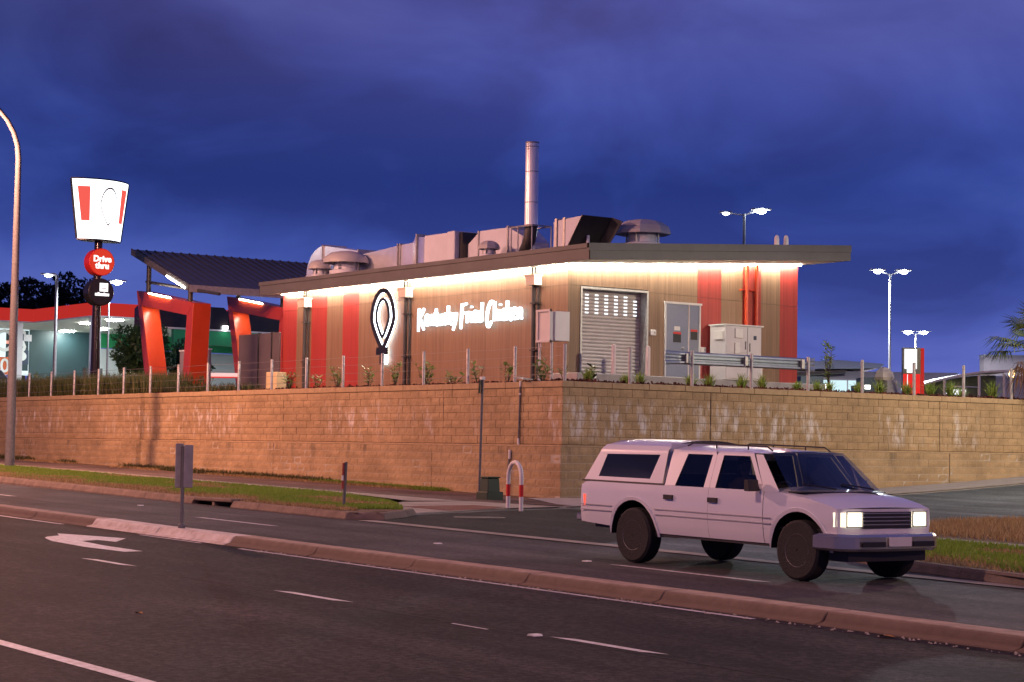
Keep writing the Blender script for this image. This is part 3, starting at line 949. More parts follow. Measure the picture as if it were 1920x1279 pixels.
blades('island_tall_dry_grass', field(30000, -26.2, -8, lambda x: max(25.3, float(np.interp(x, [-26.2, -24.6, -23], [29.6, 25.9, 25.3]))), lambda x: 31.5+0.12*(x+26), isl), 0.05, 0.17, 0.018, 'dry_grass', 0.6)
wf = lambda x, y: verge(x, y)-0.006
blades('wall_foot_weeds', field(9000, -82, -46, lambda x: 28.75+0.25*math.sin(x*0.7), lambda x: 29.38, wf, lambda x, y, t: np.sin(x*0.31)+np.sin(x*1.1)*0.6 > -0.35), 0.06, 0.2, 0.02, 'weed', 0.6)
blades('wall_foot_moss', field(4000, -49.5, -43.2, lambda x: 28.7, lambda x: 29.38, wf), 0.04, 0.12, 0.022, 'grass', 0.7)
blades('wall_foot_dry_grass', field(9000, -70, -44, lambda x: 28.3, lambda x: 29.3, wf, lambda x, y, t: np.sin(x*0.8)+np.sin(x*0.23) > -0.6), 0.03, 0.09, 0.02, 'dry_grass', 0.8)
bed = lambda x, y: 3.25
blades('bed_ornamental_grass', field(15000, -79, -61.5, lambda x: 29.95, lambda x: 31.5, bed, lambda x, y, t: RNG.uniform(0, 1, len(x)) < np.interp(x, [-79, -70, -66, -61.5], [1, 0.9, 0.6, 0.45])), 0.35, 0.95, 0.03, 'hedge_grass', 0.35)
blades('bed_low_grass', field(5000, -79, -55.5, lambda x: 29.92, lambda x: 30.6, bed), 0.1, 0.38, 0.03, 'weed', 0.5)

# ------------------------------------------------------------------ the restaurant
XB, YB = -44.353, 34.0            # corner of its two visible facades
XE, YE = -60.60, 42.90            # far ends
BASE = 3.70
def soff(y):                      # underside of the skillion roof
    return 6.77 + 0.064*(y-33.3)
rest = thing('fast_food_restaurant', 'wood and red clad restaurant with a dark skillion roof above the corner wall', 'building', (XB, YB, BASE))
def restaurant():
    m = MB()
    m.prism([(XE, YB+0.03, 3.2), (XE, YE-0.03, 3.2), (XE, YE-0.03, soff(YE)-0.005), (XE, YB+0.03, soff(YB)-0.005)], (XB-0.36-XE, 0, 0))
    # corner pieces round the roller door recess
    m.box(XB-0.36, YB+0.03, 3.2, XB-0.03, 34.47, soff(YB)-0.02)
    m.box(XB-0.36, 36.90, 3.2, XB-0.03, YE-0.03, soff(36.9)-0.02)
    m.box(XB-0.36, 34.47, 6.24, XB-0.03, 36.90, soff(34.47)-0.02)
    m.build('wall_core', 'dark_steel', rest)
    gap = 0.005
    # facade along the main road: two rows of panels
    edges = [XE, -59.62, -58.62, -57.60, -56.57, -55.56, -54.36, -53.16, -51.96, -50.76, -49.56, -48.36, -47.16, -45.96, -45.16, XB]
    for i, (a, b) in enumerate(zip(edges, edges[1:])):
        mat = 'red_cladding' if i in (0, 2, 4) else 'wood_cladding'
        for z0, z1 in ((3.45, 6.225), (6.235, soff(YB)-0.002)):
            m = MB()
            m.box(a+gap/2, YB, z0, b-gap/2 if i < len(edges)-2 else XB-0.001, YB+0.025, z1)
            o = m.build('cladding_panel', mat, rest)
            o['label'] = ('red' if 'red' in mat else 'brown wood grain') + ' cladding panel'
    # facade along the side street
    ed = [YB+0.027, 34.47, 35.68, 36.90, 37.55, 38.94, 39.76, 40.62, 41.37, 42.16, YE]
    for i, (a, b) in enumerate(zip(ed, ed[1:])):
        red = (38.8 < (a+b)/2 < 39.76) or i in (7, 9)
        mat = 'red_cladding' if red else 'wood_cladding'
        zj = 6.235 - 0.018*(a-34)
        rows = [(3.71, zj-0.005), (zj+0.005, None)]
        if i in (1, 2):
            rows = [(6.245, None)]
        if i == 4:
            rows = [(5.965, zj-0.005), (zj+0.005, None)]
        for z0, z1 in rows:
            m = MB()
            t0 = soff(a)-0.002 if z1 is None else z1
            t1 = soff(b)-0.002 if z1 is None else z1
            if z0 >= min(t0, t1):
                continue
            m.prism([(XB-0.025, a+gap/2, z0), (XB-0.025, b-gap/2, z0), (XB-0.025, b-gap/2, t1), (XB-0.025, a+gap/2, t0)], (0.025, 0, 0))
            o = m.build('cladding_panel', mat, rest)
            o['label'] = ('red' if red else 'brown wood grain') + ' cladding panel'
    # small red return beside the double door, over its right edge
    m = MB()
    m.prism([(XB-0.002, 38.82, 5.965), (XB-0.002, 38.935, 5.965), (XB-0.002, 38.935, soff(38.9)-0.004), (XB-0.002, 38.82, soff(38.8)-0.004)], (0.004, 0, 0))
    m.build('red_edge_strip', 'red_cladding', rest)
    # roof: deck, fascias and soffit
    XF, YF, YR, XL = -42.5, 33.3, 43.30, -61.05
    def zt(y):
        return 7.21 + 0.066*(y-33.3)
    m = MB()
    m.prism([(XL+0.02, YF+0.02, soff(YF)+0.03), (XL+0.02, YR-0.02, soff(YR)+0.03), (XL+0.02, YR-0.02, zt(YR)-0.06), (XL+0.02, YF+0.02, zt(YF)-0.06)], (XF-XL-0.04, 0, 0))
    m.build('roof', 'roof_sheet', rest)
    m = MB()
    m.prism([(XL+0.025, YF+0.025, soff(YF)+0.004), (XL+0.025, YR-0.025, soff(YR)+0.004), (XL+0.025, YR-0.025, soff(YR)+0.028), (XL+0.025, YF+0.025, soff(YF)+0.028)], (XF-XL-0.05, 0, 0))
    m.build('soffit', 'soffit', rest)
    for a, b in ((XL, -51.8), (-51.795, XF)):
        m = MB()
        m.prism([(a, YF, soff(YF)), (a, YF+0.018, soff(YF)), (a, YF+0.018, zt(YF)-0.12), (a, YF, zt(YF)-0.12)], (b-a, 0, 0))
        m.build('fascia_board', 'fascia', rest)
    m = MB()
    m.prism([(XL-0.01, YF-0.03, zt(YF)-0.115), (XL-0.01, YF+0.1, zt(YF)-0.115), (XL-0.01, YF+0.1, zt(YF)+0.01), (XL-0.01, YF-0.03, zt(YF)+0.01)], (XF-XL+0.02, 0, 0))
    m.build('roof_flashing', 'fascia', rest)
    m = MB()
    m.prism([(XF, YF, soff(YF)), (XF, YR, soff(YR)), (XF, YR, zt(YR)-0.2), (XF, YF, zt(YF)-0.2)], (-0.018, 0, 0))
    m.build('fascia_board', 'fascia', rest)
    m = MB()
    m.prism([(XF+0.02, YF-0.03, zt(YF)-0.195), (XF+0.02, YR+0.01, zt(YR)-0.195), (XF+0.02, YR+0.01, zt(YR)+0.01), (XF+0.02, YF-0.03, zt(YF)+0.01)], (-0.1, 0, 0))
    m.build('roof_flashing', 'fascia', rest)
    m = MB()
    m.prism([(XL, YF, soff(YF)), (XL, YR, soff(YR)), (XL, YR, zt(YR)), (XL, YF, zt(YF))], (0.018, 0, 0))
    m.prism([(XF-0.02, YR, soff(YR)), (XF-0.02, YR-0.018, soff(YR)), (XF-0.02, YR-0.018, zt(YR)), (XF-0.02, YR, zt(YR))], (XL+0.04-XF, 0, 0))
    m.build('fascia_board', 'fascia', rest)
    # warm light strips under the eaves
    for a, b in ((XE+0.1, -59.0), (-58.6, -52.75), (-52.45, -46.0), (-45.7, XB+0.1)):
        m = MB()
        m.box(a, YB-0.13, soff(YB)-0.028, b, YB-0.10, soff(YB)-0.012)
        m.build('light_strip', 'led_strip', rest)
    m = MB()
    y0, y1 = YB-0.05, YE+0.02
    m.prism([(XB+0.10, y0, soff(y0)-0.028), (XB+0.10, y1, soff(y1)-0.028), (XB+0.10, y1, soff(y1)-0.012), (XB+0.10, y0, soff(y0)-0.012)], (0.03, 0, 0))
    m.build('light_strip', 'led_strip', rest)
    # corner trim
    m = MB()
    m.box(XB-0.03, YB-0.012, 3.45, XB+0.012, YB+0.03, soff(YB)-0.01)
    m.build('corner_trim', 'wood_cladding', rest)
    # roller door in a recess
    m = MB()
    xr = XB-0.33
    n = 24
    z0, z1 = 3.71, 6.17
    prof = []
    for i in range(n):
        a = z0+(z1-z0)*i/n
        h = (z1-z0)/n
        prof += [(xr, a), (xr+0.028, a+h*0.18), (xr+0.036, a+h*0.5), (xr+0.028, a+h*0.8), (xr, a+h*0.97)]
    V = [(p[0], 34.50, p[1]) for p in prof]+[(p[0], 36.87, p[1]) for p in prof]
    k = len(prof)
    m.add(V, [(i, i+k, i+1+k, i+1) for i in range(k-1)])
    door = m.build('roller_door', 'roller_steel', rest)
    m = MB()
    h = (z1-z0)/n
    for r in range(6):
        zc = z0 + h*(n-1.5-r*1.0)
        for c in range(7):
            if r == 0 and c == 6:
                continue
            yc = 34.50 + 0.05 + 0.355*c
            for dy in (-0.034, 0.034):
                ya, yb = max(34.505, yc+dy-0.030), yc+dy+0.030
                if yb > ya:
                    m.box(xr+0.034, ya, zc-0.022, xr+0.040, yb, zc+0.022)
    o = m.build('vision_slot', 'slot_glow', door)
    o['kind'] = 'stuff'
    m = MB()
    m.box(XB-0.34, 34.44, 3.71, XB+0.03, 34.50, 6.22)
    m.box(XB-0.34, 36.87, 3.71, XB+0.03, 36.93, 6.22)
    m.box(XB-0.34, 34.501, 6.16, XB+0.03, 36.869, 6.22)
    m.build('roller_frame', 'galvanised', rest)
    # double steel door
    m = MB()
    m.box(XB-0.03, 37.555, 3.71, XB+0.035, 37.61, 5.95)
    m.box(XB-0.03, 38.88, 3.71, XB+0.035, 38.935, 5.95)
    m.box(XB-0.03, 37.53, 5.90, XB+0.06, 38.96, 5.96)
    m.build('door_frame', 'white_metal', rest)
    for a, b, hand in ((37.612, 38.455, 38.30), (38.50, 38.878, None)):
        m = MB()
        m.box(XB-0.02, a, 3.72, XB+0.015, b, 5.898)
        dr = m.build('door', 'door_blue', rest)
        m = MB()
        yc = (a+b)/2-0.0
        w = 0.15 if hand else 0.13
        zc = 4.93 if hand else 5.03
        m.box(XB+0.0155, yc-w, zc-0.15, XB+0.021, yc+w, zc+0.09)
        m.build('notice', 'black_paint', dr)
        m = MB()
        m.box(XB+0.0155, yc-w, zc+0.092, XB+0.022, yc+w, zc+0.155)
        m.build('notice_band', 'red_plastic', dr)
        if hand:
            m = MB()
            m.box(XB+0.0155, yc-0.11, zc+0.20, XB+0.021, yc+0.11, zc+0.32)
            m.build('notice', 'white_paint', dr)
            m = MB()
            m.lathe([(0.035, 0), (0.035, 0.05), (0.02, 0.06)], (XB+0.015, 38.25, 4.62), 10, 'x')
            m.build('handle', 'galvanised', dr)
    m = MB()
    m.box(XB-0.02, 38.458, 3.72, XB+0.03, 38.497, 5.898)
    m.build('door_mullion', 'bollard_pink', rest)
    # small service boxes
    for y, z in ((37.10, 5.02), (39.03, 4.60)):
        m = MB()
        m.box(XB, y-0.10, z-0.08, XB+0.07, y+0.10, z+0.08)
        pb = m.build('power_outlet', 'white_paint', rest, bevel=0.01)
        m = MB()
        m.box(XB+0.0705, y+0.02, z-0.03, XB+0.076, y+0.06, z+0.03)
        m.build('outlet_switch', 'sign_back', pb)
    # rain heads and downpipes on the road side
    for x in (-58.92, -52.62, -45.86):
        m = MB()
        m.box(x-0.115, YB-0.30, 6.28, x+0.30, YB-0.02, 6.54)
        m.box(x-0.15, YB-0.33, 6.541, x+0.335, YB-0.01, 6.585)
        hd = m.build('rain_head', 'soffit', rest)
        m = MB()
        for dx in (0.02, 0.19):
            m.tube([(x+dx, YB-0.16, 6.586), (x+dx, YB-0.16, soff(YB)-0.005)], 0.035, 8)
        m.build('inlet_spigot', 'dark_steel', hd)
        m = MB()
        m.tube([(x+0.05, YB-0.12, 6.28), (x+0.05, YB-0.12, 3.3)], 0.062, 10)
        dp = m.build('downpipe', 'dark_steel', rest, smooth='auto')
        m = MB()
        m.tube([(x+0.18, YB-0.06, 6.28), (x+0.18, YB-0.06, 3.3)], 0.03, 8)
        m.build('conduit', 'dark_steel', dp, smooth='auto')
        for z in (5.75, 4.4):
            m = MB()
            m.box(x-0.03, YB-0.2, z, x+0.24, YB-0.005, z+0.035)
            m.build('pipe_bracket', 'dark_steel', dp)
    # red vent stacks on the side street facade, capped above the roof
    for y in (40.70, 41.10):
        m = MB()
        m.tube([(XB+0.09, y, 3.8), (XB+0.09, y, soff(y)-0.002)], 0.062, 12)
        vp_ = m.build('vent_pipe', 'red_paint', rest, smooth='auto')
        for z in (6.45, 5.2):
            m = MB()
            m.box(XB+0.001, y-0.22, z, XB+0.10, y+0.09, z+0.035)
            m.build('pipe_bracket', 'red_paint', vp_)
    m = MB()
    m.tube([(XB+0.06, 41.33, 3.75), (XB+0.06, 41.33, 4.5)], 0.05, 10)
    m.build('drain_pipe', 'white_paint', rest, smooth='auto')
    # concrete slab edge the building stands on
    m = MB()
    m.box(XB-0.2, YB-0.4, 3.2, XB+1.0, 37.9, 3.72)
    m.build('loading_slab', 'slab_concrete', rest, bevel=0.02)
    m = MB()
    m.box(XB-0.2, 37.905, 3.2, XB+0.75, 43.4, 3.705)
    m.build('slab_edge', 'slab_concrete', rest, bevel=0.02)
restaurant()
# capped pipes standing on the roof edge
for y, lab in ((40.72, 'left'), (41.10, 'right')):
    m = MB()
    x, z = -43.0, 7.21+0.066*(y-33.3)
    m.lathe([(0.075, z-0.05), (0.075, z+0.22), (0.06, z+0.30), (0.02, z+0.335)], (x, y, 0), 12)
    o = m.build('roof_vent_pipe', 'white_paint', None, loc=(x, y, z), smooth='auto')
    tag(o, 'short white round topped vent pipe on the roof, %s one of the pair' % lab, 'pipe', 'capped vent pipes on the roof')

# ------------------------------------------------------------------ lit script lettering
GL = {
 'K': (0.62, [[(0.10, 1.0), (0.08, 0.5), (0.05, -0.28)], [(0.55, 0.98), (0.30, 0.62), (0.10, 0.40)], [(0.16, 0.48), (0.36, 0.16), (0.56, -0.20)]]),
 'e': (0.42, [[(0.05, 0.30), (0.34, 0.36), (0.32, 0.56), (0.18, 0.60), (0.06, 0.42), (0.07, 0.14), (0.20, 0.0), (0.38, 0.12)]]),
 'n': (0.44, [[(0.07, 0.60), (0.06, 0.0)], [(0.07, 0.40), (0.22, 0.58), (0.33, 0.50), (0.33, 0.2), (0.38, 0.0)]]),
 't': (0.32, [[(0.16, 0.92), (0.14, 0.12), (0.22, 0.0), (0.30, 0.06)], [(0.01, 0.62), (0.30, 0.66)]]),
 'u': (0.44, [[(0.06, 0.60), (0.06, 0.12), (0.18, 0.0), (0.32, 0.14)], [(0.33, 0.60), (0.33, 0.1), (0.40, 0.0)]]),
 'c': (0.38, [[(0.33, 0.50), (0.20, 0.60), (0.07, 0.42), (0.07, 0.14), (0.20, 0.0), (0.35, 0.12)]]),
 'k': (0.44, [[(0.08, 1.02), (0.06, 0.0)], [(0.36, 0.60), (0.10, 0.28)], [(0.14, 0.34), (0.40, -0.04)]]),
 'y': (0.44, [[(0.05, 0.60), (0.10, 0.26), (0.22, 0.16)], [(0.36, 0.62), (0.26, 0.10), (0.08, -0.34)]]),
 'F': (0.52, [[(0.14, 1.0), (0.12, 0.5), (0.06, -0.30)], [(0.08, 0.98), (0.56, 1.04)], [(0.12, 0.52), (0.40, 0.56)]]),
 'r': (0.32, [[(0.07, 0.60), (0.06, 0.0)], [(0.07, 0.36), (0.18, 0.56), (0.30, 0.56)]]),
 'i': (0.22, [[(0.10, 0.58), (0.10, 0.0)], [(0.12, 0.80), (0.12, 0.90)]]),
 'd': (0.44, [[(0.30, 0.46), (0.18, 0.58), (0.07, 0.38), (0.08, 0.10), (0.20, 0.0), (0.31, 0.16)], [(0.36, 1.04), (0.34, 0.0)]]),
 'C': (0.62, [[(0.64, 0.92), (0.50, 1.08), (0.30, 0.96), (0.12, 0.55), (0.06, 0.10), (0.14, -0.28), (0.28, -0.30), (0.46, 0.0)]]),
 'h': (0.44, [[(0.09, 1.02), (0.06, 0.0)], [(0.07, 0.36), (0.22, 0.58), (0.33, 0.48), (0.33, 0.0)]]),
}
def smooth_poly(p, it=2):
    for _ in range(it):
        if len(p) < 3:
            return p
        q = [p[0]]
        for a, b in zip(p, p[1:]):
            q.append((a[0]*0.75+b[0]*0.25, a[1]*0.75+b[1]*0.25))
            q.append((a[0]*0.25+b[0]*0.75, a[1]*0.25+b[1]*0.75))
        q.append(p[-1])
        p = q
    return p
def lettering():
    text = 'Kentucky Fried Chicken'
    tot = sum(GL[c][0] if c != ' ' else 0.24 for c in text)
    W = 5.52
    sx = W/tot
    sz = 0.56
    root = thing('lit_lettering_sign', 'glowing white script lettering on the brown restaurant wall', 'sign', (-49.07, YB-0.08, 5.55))
    u = -51.85
    for c in text:
        if c == ' ':
            u += 0.24*sx
            continue
        w, strokes = GL[c]
        m = MB()
        for si, st in enumerate(strokes):
            pts = smooth_poly(st)
            n = len(pts)
            P = [(u+p[0]*sx, 5.34+p[1]*sz) for p in pts]
            ws = [0.078*(0.75+0.5*math.sin(PI*min(1, (i+0.6)/(n*0.8)))) for i in range(n)]
            L, R = m.ribbon(P, ws, 0)
            y0, y1 = YB-0.15-0.002*si, YB-0.09-0.002*si
            V = []
            for a, b in zip(L, R):
                V += [(a.x, y0, a.y), (b.x, y0, b.y), (b.x, y1, b.y), (a.x, y1, a.y)]
            F = []
            for i in range(n-1):
                k = i*4
                F += [(k, k+4, k+5, k+1), (k+1, k+5, k+6, k+2), (k+2, k+6, k+7, k+3), (k+3, k+7, k+4, k)]
            F += [(0, 1, 2, 3), (4*n-1, 4*n-2, 4*n-3, 4*n-4)]
            m.add(V, F)
        m.build('letter', 'letter_glow', root)
        u += w*sx
lettering()
# ------------------------------------------------------------------ back-lit plain outline emblem
def stroke(m, pts, ws, y0, y1):
    L, R = m.ribbon(pts, ws, 0)
    V, F = [], []
    n = len(pts)
    for a, b in zip(L, R):
        V += [(a.x, y0, a.y), (b.x, y0, b.y), (b.x, y1, b.y), (a.x, y1, a.y)]
    for i in range(n-1):
        k = i*4
        F += [(k, k+4, k+5, k+1), (k+1, k+5, k+6, k+2), (k+2, k+6, k+7, k+3), (k+3, k+7, k+4, k)]
    F += [(0, 1, 2, 3), (4*n-1, 4*n-2, 4*n-3, 4*n-4)]
    m.add(V, F)
def drop(cx, zc, a, b, taper, n=40):
    out = []
    for i in range(n+1):
        t = 2*PI*i/n + PI/2
        z = math.sin(t)
        w = a*(1-taper*max(0, -z)**1.2*0.75) * (1.0 if z > -0.2 else 1.0)
        out.append((cx+w*math.cos(t), zc+b*z))
    return out
def emblem():
    e = thing('backlit_emblem', 'black drop shaped outline emblem with a white glow behind it on the restaurant wall', 'sign', (-53.9, YB-0.08, 5.5))
    m = MB()
    o1 = drop(-53.88, 5.66, 0.66, 0.93, 0.85)
    stroke(m, o1, [0.15]*len(o1), YB-0.16, YB-0.12)
    m.build('outline', 'black_paint', e)
    m = MB()
    o2 = drop(-53.88, 5.70, 0.38, 0.60, 0.75)
    stroke(m, o2, [0.09]*len(o2), YB-0.165, YB-0.125)
    m.build('inner_outline', 'black_paint', e)
    m = MB()
    m.box(-54.20, YB-0.17, 4.52, -53.56, YB-0.121, 4.76)
    m.build('cross_bar', 'black_paint', e)
    m = MB()
    m.box(-54.0, YB-0.158, 4.21, -53.76, YB-0.122, 4.518)
    m.build('stem', 'black_paint', e)
    m = MB()
    o1 = drop(-53.86, 5.66, 0.64, 0.92, 0.85)
    stroke(m, o1, [0.14]*len(o1), YB-0.09, YB-0.07)
    o2 = drop(-53.86, 5.70, 0.37, 0.59, 0.75)
    stroke(m, o2, [0.11]*len(o2), YB-0.092, YB-0.072)
    m.box(-54.07, YB-0.09, 4.22, -53.64, YB-0.07, 4.72)
    m.build('glow_panel', 'halo_glow', e)
emblem()

# ------------------------------------------------------------------ roof plant
def rz(y):
    return 7.21 + 0.066*(y-33.3) - 0.06
def mushroom(x, y, R, h, label, skirt=8):
    z0 = rz(y) + 0.2
    t = thing('roof_vent', label, 'vent', (x, y, z0), 'mushroom vents on the restaurant roof')
    m = MB()
    m.lathe([(R*0.72, z0-0.25), (R*0.72, z0+h*0.16), (R*0.52, z0+h*0.2), (R*0.50, z0+h*0.62)], (x, y, 0), 20)
    m.build('vent_throat', 'duct_paint', t, smooth='auto')
    m = MB()
    zt_ = z0+h
    m.lathe([(R*0.55, zt_-h*0.42), (R, zt_-h*0.52), (R*1.0, zt_-h*0.42), (R*0.92, zt_-h*0.24), (R*0.66, zt_-h*0.07), (R*0.3, zt_), (0.02, zt_)], (x, y, 0), skirt)
    m.build('vent_cap', 'vent_plastic', t, smooth='auto' if skirt > 10 else False)
    m = MB()
    for k in range(4):
        a = k*PI/2+0.5
        m.box(x+R*0.6*math.cos(a)-0.02, y+R*0.6*math.sin(a)-0.02, z0+h*0.1, x+R*0.6*math.cos(a)+0.02, y+R*0.6*math.sin(a)+0.02, z0+h*0.6)
    m.build('cap_bracket', 'galvanised', t)
mushroom(-58.75, 35.4, 0.80, 0.80, 'large mushroom vent on the roof in front of the silver duct', 18)
mushroom(-60.55, 35.4, 0.40, 0.62, 'small mushroom vent beside the duct elbow at the left roof end', 16)
mushroom(-49.95, 35.2, 0.34, 0.50, 'small flat topped vent on the roof left of the tall flue', 8)
mushroom(-46.0, 38.05, 0.85, 0.86, 'large faceted mushroom vent alone on the right of the roof', 8)
def box_between(m, A, B):
    """A, B: four corners each (same winding)"""
    m.add(A+B, [(3, 2, 1, 0), (4, 5, 6, 7)] + [(i, (i+1) % 4, (i+1) % 4+4, i+4) for i in range(4)])
def ring(x, y0, y1, z0, z1):
    return [(x, y0, z0), (x, y1, z0), (x, y1, z1), (x, y0, z1)]
duct = thing('exhaust_ductwork', 'long run of silver sheet metal exhaust duct with an elbow lying on the restaurant roof', 'duct', (-56, 36.4, 7.3))
def ductwork():
    y0, y1 = 36.0, 36.9
    # elbow: from the roof up and round
    m = MB()
    cx, cz, Ri, Ro = -61.35, 7.72, 0.22, 1.16
    n = 9
    prev = None
    rings = []
    for i in range(n+1):
        a = PI - (PI/2)*i/n
        rings.append([(cx+Ro*math.cos(a), y0, cz+Ro*math.sin(a)*0.86), (cx+Ro*math.cos(a), y1, cz+Ro*math.sin(a)*0.86), (cx+Ri*math.cos(a), y1, cz+Ri*math.sin(a)*0.86), (cx+Ri*math.cos(a), y0, cz+Ri*math.sin(a)*0.86)])
    V = [p for r in rings for p in r]
    F = [(i*4+k, i*4+(k+1) % 4, (i+1)*4+(k+1) % 4, (i+1)*4+k) for i in range(n) for k in range(4)]
    m.add(V, F)
    m.build('duct_elbow', 'duct_steel', duct)
    m = MB()
    m.box(cx-Ro-0.05, y0-0.05, 7.15, cx-Ri+0.05, y1+0.05, 7.45)
    m.box(cx-Ro-0.02, y0-0.02, 7.45, cx-Ri+0.02, y1+0.02, 7.72)
    m.build('duct_collar', 'duct_paint', duct)
    segs = [(-61.35, -59.0, (7.92, 8.70), (7.72, 8.48), 'duct_steel'), (-58.0, -56.35, (7.52, 8.36), (7.58, 8.46), 'duct_steel'),
            (-56.3, -55.45, (7.58, 8.46), (7.60, 8.50), 'duct_steel')]
    m = MB()
    box_between(m, ring(-61.35, y0, y1, 7.91, 8.717), ring(-58.9, y0, y1, 7.62, 8.36))
    m.build('duct_section', 'duct_steel', duct)
    m = MB()
    box_between(m, ring(-58.85, y0, y1, 7.55, 8.22), ring(-56.4, y0, y1, 7.5, 8.36))
    m.build('duct_section', 'duct_steel', duct)
    m = MB()
    box_between(m, ring(-56.34, y0, y1, 7.5, 8.36), ring(-55.45, y0, y1, 7.5, 8.40))
    m.build('duct_section', 'duct_steel', duct)
    m = MB()
    box_between(m, ring(-55.45, y0-0.02, y1, 7.5, 8.41), ring(-54.72, y0-0.35, y1, 7.5, 8.56))
    m.build('duct_transition', 'duct_steel', duct)
    m = MB()
    box_between(m, ring(-54.70, y0-0.3, y1, 7.5, 8.50), ring(-54.45, y0+0.1, y1, 7.5, 8.50))
    m.build('duct_throat', 'duct_steel', duct)
    for x, za, zb in ((-61.35, 7.88, 8.76), (-58.92, 7.58, 8.42), (-56.38, 7.46, 8.42), (-56.22, 7.46, 8.42), (-54.72, 7.46, 8.60)):
        m = MB()
        ya = y0-0.05 if x < -55 else y0-0.38
        m.box(x-0.025, ya, za, x+0.025, y1+0.05, zb)
        m.build('duct_flange', 'galvanised', duct)
    # fan box
    m = MB()
    m.box(-54.42, 35.75, 7.4, -53.05, 37.0, 8.52)
    fb = m.build('fan_box', 'duct_paint', duct, bevel=0.02)
    m = MB()
    m.box(-53.04, 35.72, 7.4, -52.62, 37.0, 8.55)
    m.build('fan_panel', 'duct_paint', duct, bevel=0.02)
    m = MB()
    m.box(-52.6, 35.9, 7.4, -52.42, 36.9, 8.5)
    m.build('flexible_joint', 'black_paint', duct)
    m = MB()
    box_between(m, ring(-52.4, 36.1, 36.8, 7.4, 8.1), ring(-51.5, 35.9, 37.0, 7.4, 8.42))
    m.build('duct_transition', 'duct_paint', duct)
    m = MB()
    m.box(-51.5, 35.9, 7.4, -49.95, 37.0, 8.45)
    m.build('duct_section', 'duct_paint', duct)
    m = MB()
    box_between(m, ring(-49.9, 35.9, 37.0, 7.4, 8.45), ring(-49.0, 36.15, 36.8, 7.4, 7.95))
    m.build('duct_transition', 'duct_paint', duct)
    for x, zb in ((-51.5, 8.46), (-49.92, 8.50)):
        m = MB()
        m.box(x-0.025, 35.86, 7.4, x+0.025, 37.04, zb)
        m.build('duct_flange', 'galvanised', duct)
ductwork()
def flue():
    x, y = -49.0, 36.1
    f = thing('exhaust_flue', 'tall shiny round steel flue rising from the restaurant roof', 'flue', (x, y, 7.3))
    segs = [(8.42, 9.15), (9.15, 10.10), (10.10, 11.02)]
    for i, (a, b) in enumerate(segs):
        m = MB()
        r = 0.205
        pr = [(r, a), (r, b)]
        m.lathe(pr, (x, y, 0), 24)
        m.build('flue_section', 'flue_steel', f, smooth='auto')
    for z, h in ((9.14, 0.022), (10.09, 0.022), (10.86, 0.02), (10.98, 0.045), (8.42, 0.05)):
        m = MB()
        m.lathe([(0.213, z), (0.218, z+h/2), (0.213, z+h)], (x, y, 0), 24)
        m.build('flue_band', 'galvanised', f, smooth='auto')
    m = MB()
    m.tube([(x-0.75, y+0.15, 7.62), (x-0.45, y+0.1, 7.68), (x-0.18, y+0.03, 7.88), (x-0.03, y, 8.15), (x, y, 8.42)], 0.2, 16)
    m.build('flue_elbow', 'dark_steel', f, smooth='auto')
    m = MB()
    for dx, dy in ((-0.55, -0.35), (-0.10, -0.42), (0.52, -0.35), (0.5, 0.4)):
        m.tube([(x+dx, y+dy, 7.25), (x+dx, y+dy, 8.40)], 0.022, 6)
    m.tube([(x-0.55, y-0.35, 8.40), (x+0.52, y-0.35, 8.40), (x+0.5, y+0.4, 8.40), (x-0.55, y+0.4, 8.40), (x-0.55, y-0.35, 8.40)], 0.025, 6)
    m.build('support_frame', 'galvanised', f)
    m = MB()
    m.lathe([(0.022, -0.005), (0.022, 0.005)], (x+0.06, y-0.203, 10.78), 8, 'y')
    m.build('sampling_port', 'black_paint', f)
flue()
def cowl():
    t = thing('intake_cowl', 'boxy silver duct ending in a wide dark flared cowl on the restaurant roof', 'duct', (-46.5, 36.2, 7.3))
    m = MB()
    m.box(-47.45, 35.8, 7.3, -47.2, 36.8, 8.40)
    m.build('duct_section', 'duct_paint', t)
    for x in (-47.25, -46.85):
        m = MB()
        m.box(x-0.05, 35.72, 7.3, x+0.05, 36.82, 8.48)
        m.build('duct_flange', 'galvanised', t)
    m = MB()
    m.prism([(-47.19, 35.76, 7.3), (-46.92, 35.76, 7.3), (-45.97, 35.70, 8.46), (-47.19, 35.76, 8.42)], (0, 1.04, 0))
    m.build('cowl_body', 'duct_paint', t)
    m = MB()
    m.prism([(-46.915, 35.72, 7.31), (-46.915, 36.80, 7.31), (-45.945, 36.80, 8.485), (-45.945, 35.69, 8.485)], (0.02, 0, -0.016))
    m.build('cowl_mouth', 'dark_steel', t)
    m = MB()
    m.prism([(-46.90, 36.80, 7.30), (-45.93, 36.80, 8.49), (-45.60, 36.95, 8.36), (-46.55, 36.9, 7.30)], (0, 0.02, 0))
    m.build('cowl_hood', 'dark_steel', t)
    m = MB()
    m.tube([(-46.35, 36.25, 7.2), (-46.35, 36.25, 7.95)], 0.05, 10)
    m.build('cowl_post', 'duct_paint', t)
cowl()
def side_box():
    m = MB()
    m.box(-48.25, 36.9, 7.3, -47.95, 37.8, 8.25)
    o = m.build('roof_unit', 'duct_paint', None, loc=(-48.1, 37.3, 7.3), bevel=0.02)
    tag(o, 'narrow grey plant box on the roof just right of the flue stand', 'plant unit')
side_box()

